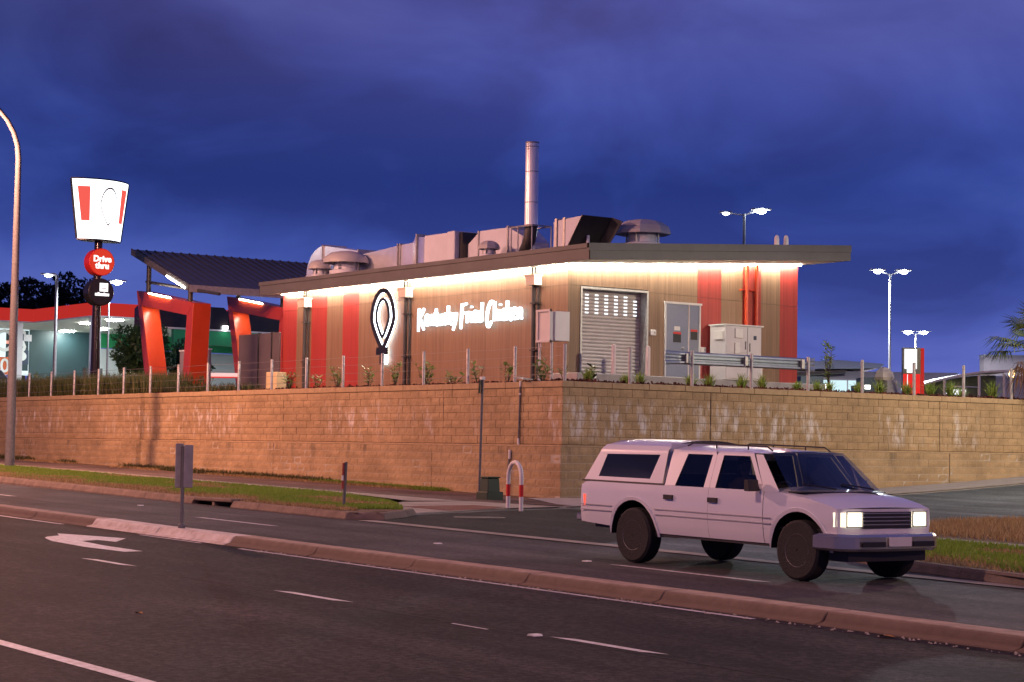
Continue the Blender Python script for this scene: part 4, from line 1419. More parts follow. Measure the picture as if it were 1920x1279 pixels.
# ------------------------------------------------------------------ things beside the restaurant
def switchboard():
    t = thing('electrical_cabinet', 'white double door electrical cabinet standing against the red and wood facade', 'cabinet', (-43.95, 40.2, 3.71))
    x0, x1, y0, y1, zb, zt = -44.30, -43.62, 39.28, 40.72, 3.72, 5.32
    m = MB()
    m.box(x0, y0, zb, x1, y1, zt)
    m.build('cabinet_body', 'cabinet_white', t, bevel=0.012)
    m = MB()
    m.box(x0-0.02, y0-0.04, zt+0.001, x1+0.05, y1+0.05, zt+0.04)
    m.build('cabinet_top', 'cabinet_white', t)
    for a, b, za, zc in ((y0+0.03, 40.13, 4.52, 5.30), (y0+0.03, 40.13, 3.76, 4.50), (40.15, y1-0.03, 3.76, 5.30)):
        m = MB()
        m.box(x1+0.001, a, za, x1+0.022, b, zc)
        m.build('cabinet_door', 'meter_grey', t, bevel=0.006)
    for y, z, w, h in ((39.78, 5.10, 0.15, 0.14), (39.72, 4.66, 0.10, 0.16)):
        m = MB()
        m.box(x1+0.023, y-w, z-h, x1+0.06, y+w, z+h)
        m.build('hatch', 'white_paint', t, bevel=0.01)
    for y, z in ((40.06, 4.75), (40.23, 4.70)):
        m = MB()
        m.box(x1+0.023, y-0.015, z-0.12, x1+0.05, y+0.015, z+0.12)
        m.build('handle', 'sign_back', t)
    m = MB()
    m.box(x1+0.023, 40.38, 4.93, x1+0.027, 40.5, 5.05)
    m.build('warning_label', 'navy', t)
    m = MB()
    m.box(x0+0.25, y0-0.07, 4.9, x0+0.62, y0-0.001, 5.16)
    m.build('side_hatch', 'white_paint', t, bevel=0.01)
switchboard()
def meter_box():
    t = thing('meter_box', 'pale grey metal box raised on two galvanised legs by the third downpipe', 'box', (-42.7, 32.1, 3.26))
    m = MB()
    m.box(-42.98, 31.98, 4.50, -42.50, 32.12, 5.28)
    m.box(-43.06, 31.94, 4.46, -42.98, 32.0, 5.34)
    m.box(-42.52, 31.94, 4.46, -42.44, 32.0, 5.34)
    m.box(-43.06, 31.93, 5.28, -42.44, 32.0, 5.34)
    m.box(-43.06, 31.93, 4.46, -42.44, 32.0, 4.52)
    m.build('box_frame', 'meter_grey', t)
    m = MB()
    m.box(-42.95, 32.121, 4.50, -42.45, 32.62, 5.30)
    m.build('box_body', 'cabinet_white', t, bevel=0.01)
    for x in (-43.02, -42.48):
        m = MB()
        m.tube([(x, 32.04, 3.1), (x, 32.04, 4.46)], 0.042, 10)
        m.build('leg', 'galvanised', t, smooth='auto')
    m = MB()
    m.tube([(-42.85, 31.96, 4.46), (-42.85, 31.96, 4.36), (-42.95, 31.97, 4.15), (-42.95, 31.97, 3.2)], 0.022, 8)
    m.build('cable', 'bollard_pink', t)
meter_box()
def bollard(x, y, label):
    m = MB()
    m.lathe([(0.065, 3.70), (0.065, 4.50), (0.05, 4.55), (0.01, 4.57)], (x, y, 0), 14)
    o = m.build('bollard', 'bollard_pink', None, loc=(x, y, 3.72), smooth='auto')
    tag(o, label, 'bollard', 'bollards guarding the roller door')
bollard(-43.45, 34.95, 'pale bollard in front of the middle of the roller door')
bollard(-43.45, 36.20, 'pale bollard in front of the right edge of the roller door')

# fence: posts and wires along the wall top
def fence():
    f = thing('wire_fence', 'galvanised post and wire fence on the road side of the wall top', 'fence', (-56, 29.67, 3.27))
    xs = [-40.87+(-2.105)*k for k in range(0, 18)]
    tops = 4.20
    for x in xs:
        m = MB()
        m.lathe([(0.042, 3.1), (0.042, 4.185), (0.03, 4.2)], (x, 29.67, 0), 10)
        m.build('post', 'galvanised', f, smooth='auto')
    for z in (3.45, 3.68, 3.91, 4.13):
        m = MB()
        pts = []
        for a, b in zip(xs, xs[1:]):
            pts += [(a, 29.63, z), ((a+b)/2, 29.63, z-0.012)]
        pts.append((xs[-1], 29.63, z))
        pts.insert(0, (-38.85, 29.66, z))
        m.tube(pts, 0.0065, 4)
        m.build('wire', 'wire', f)
    f2 = thing('post_row_fence', 'galvanised fence posts along the side street stretch of the wall top', 'fence', (-38.86, 38, 3.27))
    for k, y in enumerate([29.72+2.07*i for i in range(12)]):
        m = MB()
        m.lathe([(0.045, 3.1), (0.045, 4.185), (0.03, 4.2)], (-38.86, y, 0), 10)
        m.build('post', 'galvanised', f2, smooth='auto')
fence()
def guard_rail():
    t = thing('guard_rail', 'ribbed galvanised guard rail bolted behind the fence posts before the cabinet', 'guard rail', (-38.95, 35.8, 4.0))
    prof = [(0.0, -0.165), (0.05, -0.13), (0.05, -0.09), (-0.01, -0.055), (-0.01, -0.03), (0.05, 0.0), (-0.01, 0.03), (-0.01, 0.055), (0.05, 0.09), (0.05, 0.13), (0.0, 0.165)]
    for a, b in ((33.52, 35.78), (35.80, 37.95)):
        m = MB()
        V = []
        for y in (a, b):
            for (dx, dz) in prof:
                V.append((-38.99+dx, y, 4.0+dz))
            for (dx, dz) in reversed(prof):
                V.append((-38.996+dx, y, 4.0+dz))
        n = len(prof)*2
        m.add(V, [(i, i+n, (i+1) % n+n, (i+1) % n) for i in range(n)] + [tuple(range(n-1, -1, -1)), tuple(range(n, 2*n))])
        m.build('rail_panel', 'rail_steel', t)
    for y, s in ((33.50, -1), (37.97, 1)):
        m = MB()
        V = []
        for (dx, dz) in prof:
            V.append((-38.985+dx, y, 4.0+dz))
        for (dx, dz) in prof:
            V.append((-39.02+dx*0.4, y+s*0.42, 4.0+dz*(1.15)))
        n = len(prof)
        m.add(V, [(i, i+n, i+1+n, i+1) for i in range(n-1)])
        m.build('rail_end', 'rail_steel', t)
    for y in (33.75, 35.80, 37.86):
        m = MB()
        m.box(-38.985, y-0.05, 3.88, -38.90, y+0.05, 4.12)
        m.build('spacer_block', 'galvanised', t)
guard_rail()

# ------------------------------------------------------------------ plants in the bed
def leafy_shrub(x, y, z, h, n, spread, label, cat='shrub', mat='shrub_leaf', leaf=0.15, group='young shrubs in the mulch bed'):
    t = thing('young_shrub', label, cat, (x, y, z), group)
    m = MB()
    tips = []
    for k in range(n):
        a = random.uniform(0, 2*PI)
        top = Vector((x+spread*math.cos(a)*random.uniform(0.2, 1), y+spread*math.sin(a)*random.uniform(0.2, 1), z+h*random.uniform(0.55, 1.0)))
        base = Vector((x, y, z-0.03))
        mid = base.lerp(top, 0.5)+Vector((random.uniform(-.04, .04), random.uniform(-.04, .04), 0.04))
        m.tube([base, mid, top], [0.011, 0.008, 0.004], 5)
        tips.append((base, mid, top))
    m.build('stem', 'bark', t)
    V, F = [], []
    for (b, c, d) in tips:
        for j in range(random.randint(5, 8)):
            f = random.uniform(0.25, 1.0)
            p = c.lerp(d, (f-0.5)*2) if f > 0.5 else b.lerp(c, f*2)
            a = random.uniform(0, 2*PI)
            L = leaf*random.uniform(0.7, 1.25)
            dirn = Vector((math.cos(a), math.sin(a), random.uniform(0.1, 1.1))).normalized()
            sd = dirn.cross(Vector((0, 0, 1))).normalized()*L*0.2
            q1 = p+dirn*L*0.5
            q2 = p+dirn*L+Vector((0, 0, -L*0.15))
            k = len(V)
            V += [p, q1-sd, q2, q1+sd]
            F.append((k, k+1, k+2, k+3))
    from_np('leaves', np.array([tuple(v) for v in V]), np.array(F), mat, t)
SH = [(-53.61, .55, 5, .22, 'young leafy shrub at the foot of the red panel left of the first downpipe'),
      (-51.92, .45, 3, .2, 'small shrub just right of the first downpipe base'),
      (-50.68, .62, 6, .22, 'young shrub before the brown strip between two red panels'),
      (-48.95, .70, 3, .16, 'slender upright shrub right of the last red panel'),
      (-47.58, .74, 6, .24, 'tall leafy shrub just right of the glowing emblem tip'),
      (-45.96, .62, 6, .26, 'leafy shrub under the start of the glowing lettering'),
      (-44.62, .38, 4, .3, 'low shrub with light leaves below the lettering word Fried'),
      (-43.49, .58, 3, .32, 'sparse shrub with two spread leaf stalks below the large letter C'),
      (-42.15, .55, 3, .22, 'thin sapling below the end of the lettering'),
      (-40.60, .60, 6, .26, 'leafy shrub behind the meter box legs')]
for (x, h, n, sp, lab) in SH:
    leafy_shrub(x, 30.35, 3.25, h*1.1, n+2, sp*1.2, lab, leaf=0.21)
leafy_shrub(-39.2, 29.95, 3.25, .5, 4, .16, 'narrow green plant at the corner fence post', leaf=0.15)
leafy_shrub(-40.0, 31.45, 3.25, .62, 3, .16, 'dark sapling with broad leaves before the roller door', mat='dark_leaf', leaf=0.26)
def tuft(y, x, h, label):
    t = thing('grass_tuft', label, 'grass tuft', (x, y, 3.25), 'grass tufts in the mulch strip')
    n = 110
    h = h*1.25
    r = RNG.uniform(0, 0.09, n)
    a = RNG.uniform(0, 2*PI, n)
    p = np.stack([x+r*np.cos(a), y+r*np.sin(a), np.full(n, 3.24)], 1)
    blades('blade', p, h*0.5, h, 0.026, 'tuft', 0.6, t, None)
TU = [(31.07, .42, 'grass tuft beside the dark sapling'), (32.25, .30, 'small grass tuft below the left half of the roller door'), (32.75, .36, 'grass tuft before the right edge of the roller door'),
      (34.36, .36, 'grass tuft below the left end of the guard rail'), (35.2, .40, 'grass tuft below the blue door'), (36.21, .42, 'grass tuft right below the cabinet left side'),
      (37.08, .44, 'spiky grass tuft below the cabinet right door'), (38.25, .32, 'grass tuft below the brown panel right of the vent pipes'), (38.95, .34, 'grass tuft below the last red panel'),
      (39.6, .34, 'grass tuft just past the end of the guard rail'), (40.58, .36, 'grass tuft left of the concrete pillar block'), (41.54, .44, 'grass tuft in front of the concrete pillar block'),
      (42.52, .44, 'grass tuft left of the red menu board'), (43.48, .46, 'grass tuft right of the red menu board'), (44.31, .48, 'spiky grass tuft in front of the curved canopy'),
      (45.12, .34, 'small grass tuft beside the last fence post'), (46.36, .55, 'broad grass tuft below the palm fronds')]
for (y, h, lab) in TU:
    tuft(y, -39.6+random.uniform(-.15, .15), h, lab)
leafy_shrub(-73.9, 30.7, 3.25, 1.15, 14, .5, 'bushy green shrub rising above the grasses by the left lamp post', mat='shrub_leaf', leaf=0.2)
leafy_shrub(-71.0, 31.4, 3.25, 1.55, 3, .14, 'slim dark sapling standing alone left of the tall sign pole', mat='dark_leaf', leaf=0.22)
leafy_shrub(-58.9, 30.3, 3.25, .62, 7, .3, 'low rounded shrub below the boom gate', mat='hedge_grass', leaf=0.16)
leafy_shrub(-43.7, 43.6, 3.6, 1.55, 9, .2, 'tall pale green plant against the right end of the restaurant', leaf=0.22)

# ------------------------------------------------------------------ drive-through: portals, canopy, screens
def portal(dy, label):
    t = thing('portal_frame', label, 'portal', (-71, 34.5+dy, 3.5), 'red drive through portals')
    y0, y1 = 34.5+dy, 35.25+dy
    # outer/inner outlines in x-z
    OL = [(-73.47, 7.69), (-68.43, 6.95), (-68.80, 3.3), (-69.32, 3.3), (-68.97, 6.45), (-72.98, 7.05), (-71.72, 3.3), (-72.3, 3.3)]
    m = MB()
    m.prism([(-72.3, y0, 3.3), (-71.72, y0, 3.3), (-72.93, y0, 7.06), (-73.47, y0, 7.69)], (0, y1-y0, 0))
    m.build('leg', 'red_paint', t, bevel=0.015)
    m = MB()
    m.prism([(-69.32, y0, 3.3), (-68.72, y0, 3.3), (-68.43, y0, 6.95), (-68.98, y0, 6.50)], (0, y1-y0, 0))
    m.build('leg', 'red_paint', t, bevel=0.015)
    m = MB()
    m.prism([(-73.46, y0+0.003, 7.69), (-72.925, y0+0.003, 7.055), (-68.985, y0+0.003, 6.505), (-68.44, y0+0.003, 6.95)], (0, y1-y0-0.006, 0))
    m.build('beam', 'red_paint', t)
    m = MB()
    m.bar((-72.6, y0+0.37, 6.985), (-69.4, y0+0.37, 6.555), 0.10, 0.018)
    m.build('beam_light', 'tube_light', t)
    m = MB()
    m.bar((-72.3, y0-0.02, 7.52), (-70.4, y0-0.02, 7.24), 0.05, 0.05)
    m.build('edge_light', 'tube_light', t)
portal(0.0, 'red slanted portal frame nearest the tall restaurant sign')
portal(4.05, 'red slanted portal frame beside the restaurant end wall')
def canopy():
    t = thing('drive_through_canopy', 'dark sloping canopy roof on thin posts over the red portals', 'canopy', (-71, 38, 7.6))
    y0, y1 = 34.45, 44.5
    A, B = (-73.87, 9.38), (-68.75, 7.63)
    m = MB()
    m.prism([(A[0], y0, A[1]-0.10), (B[0], y0, B[1]-0.10), (B[0], y0, B[1]), (A[0], y0, A[1])], (0, y1-y0, 0))
    m.build('roof_slab', 'roof_sheet', t)
    m = MB()
    d = Vector((B[0]-A[0], 0, B[1]-A[1]))
    n = 26
    for k in range(n):
        y = y0+0.2+(y1-y0-0.4)*k/(n-1)
        m.bar((A[0]+0.05, y, A[1]+0.004), (B[0]-0.05, y, B[1]+0.004), 0.05, 0.05)
    o = m.build('roof_rib', 'roof_sheet', t)
    o['kind'] = 'stuff'
    m = MB()
    m.prism([(A[0]-0.03, y0-0.04, A[1]-0.22), (B[0]+0.03, y0-0.04, B[1]-0.22), (B[0]+0.03, y0-0.04, B[1]+0.04), (A[0]-0.03, y0-0.04, A[1]+0.04)], (0, 0.04, 0))
    m.build('barge_board', 'fascia', t)
    m = MB()
    m.box(B[0]+0.005, y0, B[1]-0.26, B[0]+0.09, y1, B[1]+0.02)
    m.build('gutter', 'sign_back', t)
    for dy in (0.35, 4.4, 8.4):
        for x, zb in ((-73.0, 7.6), (-69.3, 7.05)):
            zt = A[1]+(x-A[0])/(B[0]-A[0])*(B[1]-A[1])-0.1
            m = MB()
            m.tube([(x, y0+dy, zb), (x, y0+dy, zt)], 0.10, 10)
            m.build('post', 'dark_steel', t, smooth='auto')
    for dy in (0.35, 4.4):
        m = MB()
        m.tube([(-73.2, y0+dy, 8.05), (-66.9+dy*0, y0+dy, 7.22)], 0.06, 8)
        m.build('tie_bar', 'dark_steel', t)
    m = MB()
    m.bar((-70.6, y0-0.055, 8.10), (-69.0, y0-0.055, 7.55), 0.03, 0.05)
    m.build('edge_light', 'tube_light', t)
canopy()
def screens():
    t = thing('screen_fence', 'dark brown three panel screen standing left of the restaurant', 'screen', (-62, 33.9, 3.3))
    for a, b in ((-63.5, -62.05), (-62.0, -61.1), (-61.05, -60.55)):
        m = MB()
        m.box(a, 33.85, 3.3, b, 33.92, 5.5)
        m.build('panel', 'screen_panel', t, bevel=0.01)
    for x in (-62.03, -61.08):
        m = MB()
        m.box(x-0.022, 33.82, 3.3, x+0.022, 33.95, 5.53)
        m.build('screen_post', 'dark_steel', t)
    t = thing('order_screen', 'mauve grey two panel board between the legs of the nearer portal', 'board', (-70.2, 35.6, 3.3))
    for a, b in ((-72.5, -71.3), (-71.25, -70.05)):
        m = MB()
        m.box(a, 36.0, 3.3, b, 36.15, 5.27)
        m.build('panel', 'mauve_panel', t, bevel=0.015)
    m = MB()
    m.box(-72.52, 35.97, 5.272, -70.03, 36.18, 5.33)
    m.build('board_top', 'white_paint', t)
    m = MB()
    m.box(-72.49, 35.96, 4.2, -70.06, 35.998, 4.25)
    m.build('board_rail', 'white_paint', t)
    t = thing('boom_gate', 'white and red boom gate bar behind the fence left of the dark screen', 'boom gate', (-71.0, 36.5, 3.3))
    m = MB()
    m.box(-72.5, 36.3, 3.3, -71.9, 36.7, 4.65)
    m.build('gate_housing', 'dark_steel', t, bevel=0.03)
    m = MB()
    m.bar((-71.9, 36.5, 4.36), (-68.3, 36.5, 4.26), 0.06, 0.15)
    m.build('boom_bar', 'boom_glow', t)
    m = MB()
    m.bar((-71.9, 36.46, 4.26), (-66.3, 36.46, 4.11), 0.03, 0.05)
    m.build('bar_edge', 'menu_red', t)
    for x in (-67.9, -67.2, -66.55):
        m = MB()
        m.box(x-0.18, 36.44, 4.06+(-66.3-x)*0.026, x+0.18, 36.52, 4.22+(-66.3-x)*0.026)
        m.build('bar_marker', 'menu_red', t)
    m = MB()
    m.box(-60.54, 33.35, 3.3, -59.80, 33.75, 4.09)
    o = m.build('cream_bin', 'cream_box', None, loc=(-60.2, 33.5, 3.3), bevel=0.02)
    tag(o, 'cream coloured square box on the ground by the left end wall of the restaurant', 'box')
    # dark low enclosure behind the boom
    m = MB()
    m.box(-84.0, 46.0, 3.2, -78.0, 46.3, 5.0)
    o = m.build('low_wall', 'screen_panel', None, loc=(-81, 46, 3.2))
    tag(o, 'low dark wall behind the boom gate between the portals', 'wall')
screens()
def dark_panels():
    t = thing('dark_canopy_band', 'glossy dark brown canopy band seen through the red portals', 'canopy', (-84, 43, 7.0))
    for a, b in ((39.6, 44.2), (44.25, 48.6)):
        m = MB()
        r = 0.25
        z0, z1 = 6.98, 8.02
        P = [(-84, a, z0), (-84, b-r*0.4, z0), (-84, b, z0+r*0.4), (-84, b, z1-r), (-84, b-r, z1), (-84, a+r, z1), (-84, a, z1-r)]
        m.prism(P, (-0.5, 0, 0))
        m.build('band_panel', 'black_panel', t)
    m = MB()
    m.box(-84.45, 39.6, 6.90, -84.0, 48.6, 6.975)
    m.build('band_edge', 'white_metal', t)
    m = MB()
    m.box(-84.3, 41.4, 6.22, -84.05, 48.6, 6.895)
    m.build('green_panel', 'green_sign', t)
    for y in (40.2, 48.0):
        m = MB()
        m.box(-84.4, y-0.12, 3.1, -84.15, y+0.12, 6.9)
        m.build('band_post', 'dark_steel', t)
    m = MB()
    m.tube([(-83.9, 44.0, 7.15), (-83.93, 44.0, 7.0)], 0.13, 10)
    m.build('down_light', 'lamp_soft', t)
dark_panels()

# ------------------------------------------------------------------ tall bucket sign
def bucket_sign():
    cx, cy = -70.55, 31.5
    t = thing('pylon_sign', 'tall black pole carrying a glowing white bucket shaped sign with red stripes', 'sign', (cx, cy, 3.25))
    m = MB()
    m.lathe([(0.19, 3.2), (0.17, 5.5), (0.15, 9.35)], (cx, cy, 0), 16)
    m.build('pole', 'pole_gloss', t, smooth='auto')
    m = MB()
    m.lathe([(0.30, 3.24), (0.30, 3.30)], (cx, cy, 0), 12)
    m.build('base_plate', 'dark_steel', t)
    zb, zt = 9.28, 11.52
    R = 1.66
    facing = rad(8)
    half = rad(50)
    off = R*math.cos(half)
    def pt(a, z, back=False, dr=0.0):
        s = 0.76 + 0.24*(z-zb)/(zt-zb)
        q = (R+dr)*math.cos(a)-off
        u = (R+dr)*math.sin(a)*s
        q = q*s
        if back:
            q = -q
        c, n = math.cos(facing), math.sin(facing)
        return (cx + q*c - u*n, cy + q*n + u*c, z)
    n = 18
    def face(m, a0, a1, z0, z1, back, dr, k=n, rows=1, sl0=0.0, sl1=0.0):
        V, F = [], []
        for j in range(rows+1):
            z = z0+(z1-z0)*j/rows
            for i in range(k+1):
                a = a0+(a1-a0)*i/k
                V.append(pt(a, z, back, dr))
        w = k+1
        for j in range(rows):
            for i in range(k):
                f = (j*w+i, j*w+i+1, (j+1)*w+i+1, (j+1)*w+i)
                F.append(f if not back else f[::-1])
        m.add(V, F)
    m = MB()
    face(m, -half, half, zb, zt, False, 0.0)
    m.build('lit_face', 'bucket_glow', t, smooth=True)
    m = MB()
    face(m, -half, half, zb, zt, True, 0.0)
    m.build('lit_face', 'bucket_glow', t, smooth=True)
    # top and bottom plates with a dark rim
    for nm, z0, z1 in (('rim', zt, zt+0.05), ('rim', zb-0.05, zb)):
        m = MB()
        P = [pt(-half+2*half*i/n, z0, False, 0.02) for i in range(n+1)] + [pt(half-2*half*i/n, z0, True, 0.02) for i in range(1, n)]
        m.prism(P, (0, 0, z1-z0))
        m.build(nm, 'dark_green' if nm == 'x' else 'black_paint', t)
    for s in (-1, 1):
        m = MB()
        a = s*half
        p0, p1 = pt(a, zb), pt(a, zt)
        m.tube([p0, p1], 0.045, 6)
        m.build('side_edge', 'black_paint', t)
    H = zt-zb
    for (a0, a1) in ((rad(-42), rad(-25)), (rad(26), rad(43))):
        for back in (False, True):
            m = MB()
            V = []
            for j in range(2):
                z = zb + H*(0.30 + 0.58*j)
                w = 0.78 if j == 0 else 1.0
                c_ = (a0+a1)/2
                hw = (a1-a0)/2*w
                for i in range(5):
                    V.append(pt(c_-hw+2*hw*i/4, z, back, 0.006))
            m.add(V, [(i, i+1, i+6, i+5) if not back else (i+5, i+6, i+1, i) for i in range(4)])
            m.build('red_stripe', 'bucket_red', t, smooth=True)
    m = MB()
    pts = drop(0.0, zb+H*0.56, 0.19, H*0.33, 0.8, 28)
    V = []
    for (u_, z_) in pts:
        for k_ in (1.0, 0.90):
            z2 = zb+H*0.56+(z_-zb-H*0.56)*k_
            V.append(pt(rad(4)+u_*k_*1.35, z2, False, 0.008))
    m.add(V, [(2*i, 2*i+1, 2*i+3, 2*i+2) for i in range(len(pts)-1)])
    m.build('outline_emblem', 'sign_back', t)
    # disc signs lower on the pole
    d1 = thing('round_drive_sign', 'round red sign reading Drive thru on the tall pole', 'sign', (cx+0.35, cy, 8.45))
    def disc(root, z, r, mat, rim):
        m = MB()
        m.lathe([(r-0.03, -0.26), (r, -0.24), (r, 0.24), (r-0.02, 0.26)], (cx+0.12, cy, z), 32, 'x')
        m.build('disc_body', rim, root, smooth='auto')
        m = MB()
        m.lathe([(r-0.03, 0.0), (r-0.035, 0.012)], (cx+0.12+0.261, cy, z), 32, 'x')
        m.build('disc_face', mat, root)
    disc(d1, 8.42, 0.52, 'disc_red', 'red_plastic')
    fx = cx+0.12+0.285
    for s, dz in (('Drive', 0.11), ('thru', -0.15)):
        text_mesh('lettering', s, 0.32, 'disc_text', d1, lambda u, v, w, dz=dz: (fx+w, cy+u, 8.42+dz+v), 0.008, 1.0, 0.012)
    d2 = thing('round_black_sign', 'round black sign with a white square logo under the red one on the tall pole', 'sign', (cx+0.35, cy, 7.3))
    disc(d2, 7.28, 0.52, 'black_paint', 'black_paint')
    m = MB()
    m.box(fx-0.012, cy-0.08, 7.30, fx+0.006, cy+0.26, 7.62)
    m.build('logo_square', 'disc_text', d2, bevel=0.004)
    m = MB()
    m.box(fx+0.0065, cy+0.0, 7.41, fx+0.010, cy+0.17, 7.44)
    m.build('logo_mark', 'sign_back', d2)
    m = MB()
    yy = cy-0.26
    for w, h in ((0.10, 0.10), (0.09, 0.13), (0.05, 0.10), (0.11, 0.10), (0.06, 0.13), (0.10, 0.10), (0.07, 0.10)):
        m.box(fx-0.012, yy, 7.13, fx+0.006, yy+w-0.012, 7.13+h)
        yy += w
    o = m.build('lettering', 'disc_text', d2)
bucket_sign()

# ------------------------------------------------------------------ service station beyond the lot
def service_station():
    t = thing('service_station', 'service station with a red canopy fascia and lit teal shop wall', 'building', (-116, 50, 3.2))
    zf0, zf1 = 8.90, 9.66
    # canopy: L-shaped ceiling and fascia
    m = MB()
    m.box(-140, 47.72, zf0+0.02, -107.14, 75, zf0+0.07)
    m.box(-140, 20, zf0+0.02, -116.1, 47.715, zf0+0.07)
    m.build('canopy_ceiling', 'ceiling_white', t)
    m = MB()
    m.box(-140, 47.74, zf0+0.071, -107.16, 75, zf1-0.03)
    m.box(-140, 20, zf0+0.071, -116.12, 47.735, zf1-0.03)
    m.build('canopy_roof', 'roof_white', t)
    for (x0, y0, x1, y1) in ((-116.05, 47.66, -107.10, 47.71), (-107.13, 47.711, -107.08, 75), (-116.09, 20, -116.04, 47.655)):
        m = MB()
        m.box(x0, y0, zf0, x1, y1, zf1)
        m.build('canopy_fascia', 'fascia_red', t)
        m = MB()
        m.box(x0-0.001, y0-0.001, zf0-0.07, x1+0.001, y1+0.001, zf0-0.004)
        m.build('fascia_lip', 'white_metal', t)
    m = MB()
    m.box(-140, 20, 3.19, -100, 75, 3.22)
    m.build('forecourt', 'slab_concrete', t)
    # shop walls
    m = MB()
    m.box(-125.3, 51.15, 3.1, -125.0, 55.7, 8.91)
    m.build('shop_wall', 'teal_wall', t)
    m = MB()
    m.box(-125.32, 55.75, 3.1, -125.02, 75, 7.9)
    m.build('shop_wall', 'pale_wall', t)
    m = MB()
    m.box(-125.1, 56.0, 7.95, -124.9, 75, 8.91)
    m.build('sign_band', 'green_sign', t)
    m = MB()
    m.box(-125.0, 57.5, 3.2, -124.95, 62, 5.2)
    m.build('shop_window', 'shop_glow', t)
    pm = MB()
    pm.box(-125.3, 44.0, 5.9, -125.0, 51.10, 8.91)
    ps = pm.build('poster', 'poster_glow', t)
    m = MB()
    m.box(-124.995, 49.5, 6.2, -124.97, 51.05, 8.85)
    m.build('poster_panel', 'teal_wall', ps)
    m = MB()
    m.box(-124.965, 44.0, 5.9, -124.94, 50.5, 7.05)
    m.build('poster_panel', 'orange_poster', ps)
    m = MB()
    m.box(-124.935, 50.05, 6.6, -124.91, 51.05, 7.55)
    m.build('logo_square', 'navy', ps)
    m = MB()
    m.lathe([(0.30, 0), (0.30, 0.02)], (-124.905, 50.60, 7.15), 16, 'x')
    m.build('logo_disc', 'letter_white', ps)
    def pl(yc, zc):
        return lambda u, v, w: (-124.90+w, yc+u, zc+v)
    text_mesh('lettering', 'OS', 2.1, 'letter_white', ps, pl(49.75, 8.05), 0.02, 0.85, 0.02)
    text_mesh('lettering', '50', 1.3, 'letter_white', ps, pl(49.1, 6.45), 0.02, 1.0, 0.02)
    # columns
    for (x, y) in ((-107.5, 47.95), (-116.6, 46.9)):
        m = MB()
        m.box(x-0.25, y-0.25, 3.1, x+0.25, y+0.25, zf0+0.015)
        m.build('canopy_column', 'white_metal', t)
    m = MB()
    m.box(-116.35, 47.2, 7.7, -116.3, 47.7, 8.1)
    m.build('column_sign', 'white_paint', t)
    for (x, y) in ((-124.0, 53.3), (-114.6, 50.6), (-110.2, 50.4), (-119.3, 53.6), (-112, 56), (-121, 46.0)):
        m = MB()
        m.box(x-0.35, y-0.35, zf0-0.06, x+0.35, y+0.35, zf0+0.019)
        m.build('ceiling_light', 'ceiling_lamp', t)
    m = MB()
    m.box(-118, 49.9, 4.55, -110, 50.0, 4.75)
    m.build('white_rail', 'white_paint', t)
    m = MB()
    m.box(-116.5, 51.2, 3.1, -116.0, 52.3, 6.2)
    m.build('fuel_pump', 'dark_steel', t)
service_station()
def wagon():
    x0, y0 = -94.6, 36.6
    t = thing('parked_wagon', 'white station wagon parked behind the grasses at the left edge', 'car', (x0, y0, 3.2))
    def P(u, v, z):
        return (x0+u, y0+v, 3.55+z)
    m = MB()
    sec = [(-2.3, 0.35, 0.95, .82), (-2.2, 0.3, 1.0, .86), (0.8, 0.3, 0.98, .88), (2.0, 0.32, 0.85, .84), (2.25, 0.38, 0.7, .76)]
    V = []
    for (u, a, b, w) in sec:
        V += [P(u, -w, a), P(u, w, a), P(u, w*0.98, b), P(u, -w*0.98, b)]
    m.add(V, [(3, 2, 1, 0)] + [(i*4+k, i*4+(k+1) % 4, (i+1)*4+(k+1) % 4, (i+1)*4+k) for i in range(4) for k in range(4)] + [(16, 17, 18, 19)])
    m.build('body', 'car_white', t, bevel=0.05)
    m = MB()
    sec = [(-2.2, .82, 0.98), (-1.85, .66, 1.52), (0.1, .64, 1.56), (0.95, .8, 0.97)]
    V = []
    for (u, w, z) in sec:
        V += [P(u, -w, z), P(u, w, z)]
    m.add(V, [(0, 1, 3, 2), (2, 3, 5, 4), (4, 5, 7, 6), (0, 2, 4, 6), (1, 7, 5, 3)])
    m.build('cabin', 'car_white', t, bevel=0.05)
    for v in (-1, 1):
        m = MB()
        m.add([P(-1.95, v*.80, 1.02), P(0.6, v*.80, 1.02), P(0.05, v*.69, 1.46), P(-1.75, v*.69, 1.44)], [(0, 1, 2, 3)])
        m.build('side_window', 'car_trim', t)
    m = MB()
    m.add([P(0.93, -.70, 1.03), P(0.93, .70, 1.03), P(0.22, .58, 1.50), P(0.22, -.58, 1.50)], [(0, 1, 2, 3)])
    m.build('windscreen', 'car_trim', t)
    for u in (-1.4, 1.4):
        for v in (-.85, .85):
            m = MB()
            m.lathe([(0.2, -0.1), (0.31, -0.09), (0.31, 0.09), (0.2, 0.1)], P(u, v, 0.0), 16, 'y')
            m.build('wheel', 'tyre', t)
    m = MB()
    m.box(*P(2.2, -.7, .55), *P(2.27, -.45, .7))
    m.build('headlight', 'car_lamp', t)
    m = MB()
    m.box(*P(-2.33, -.8, .6), *P(-2.28, -.6, .8))
    m.build('tail_light', 'tail_glow', t)
wagon()

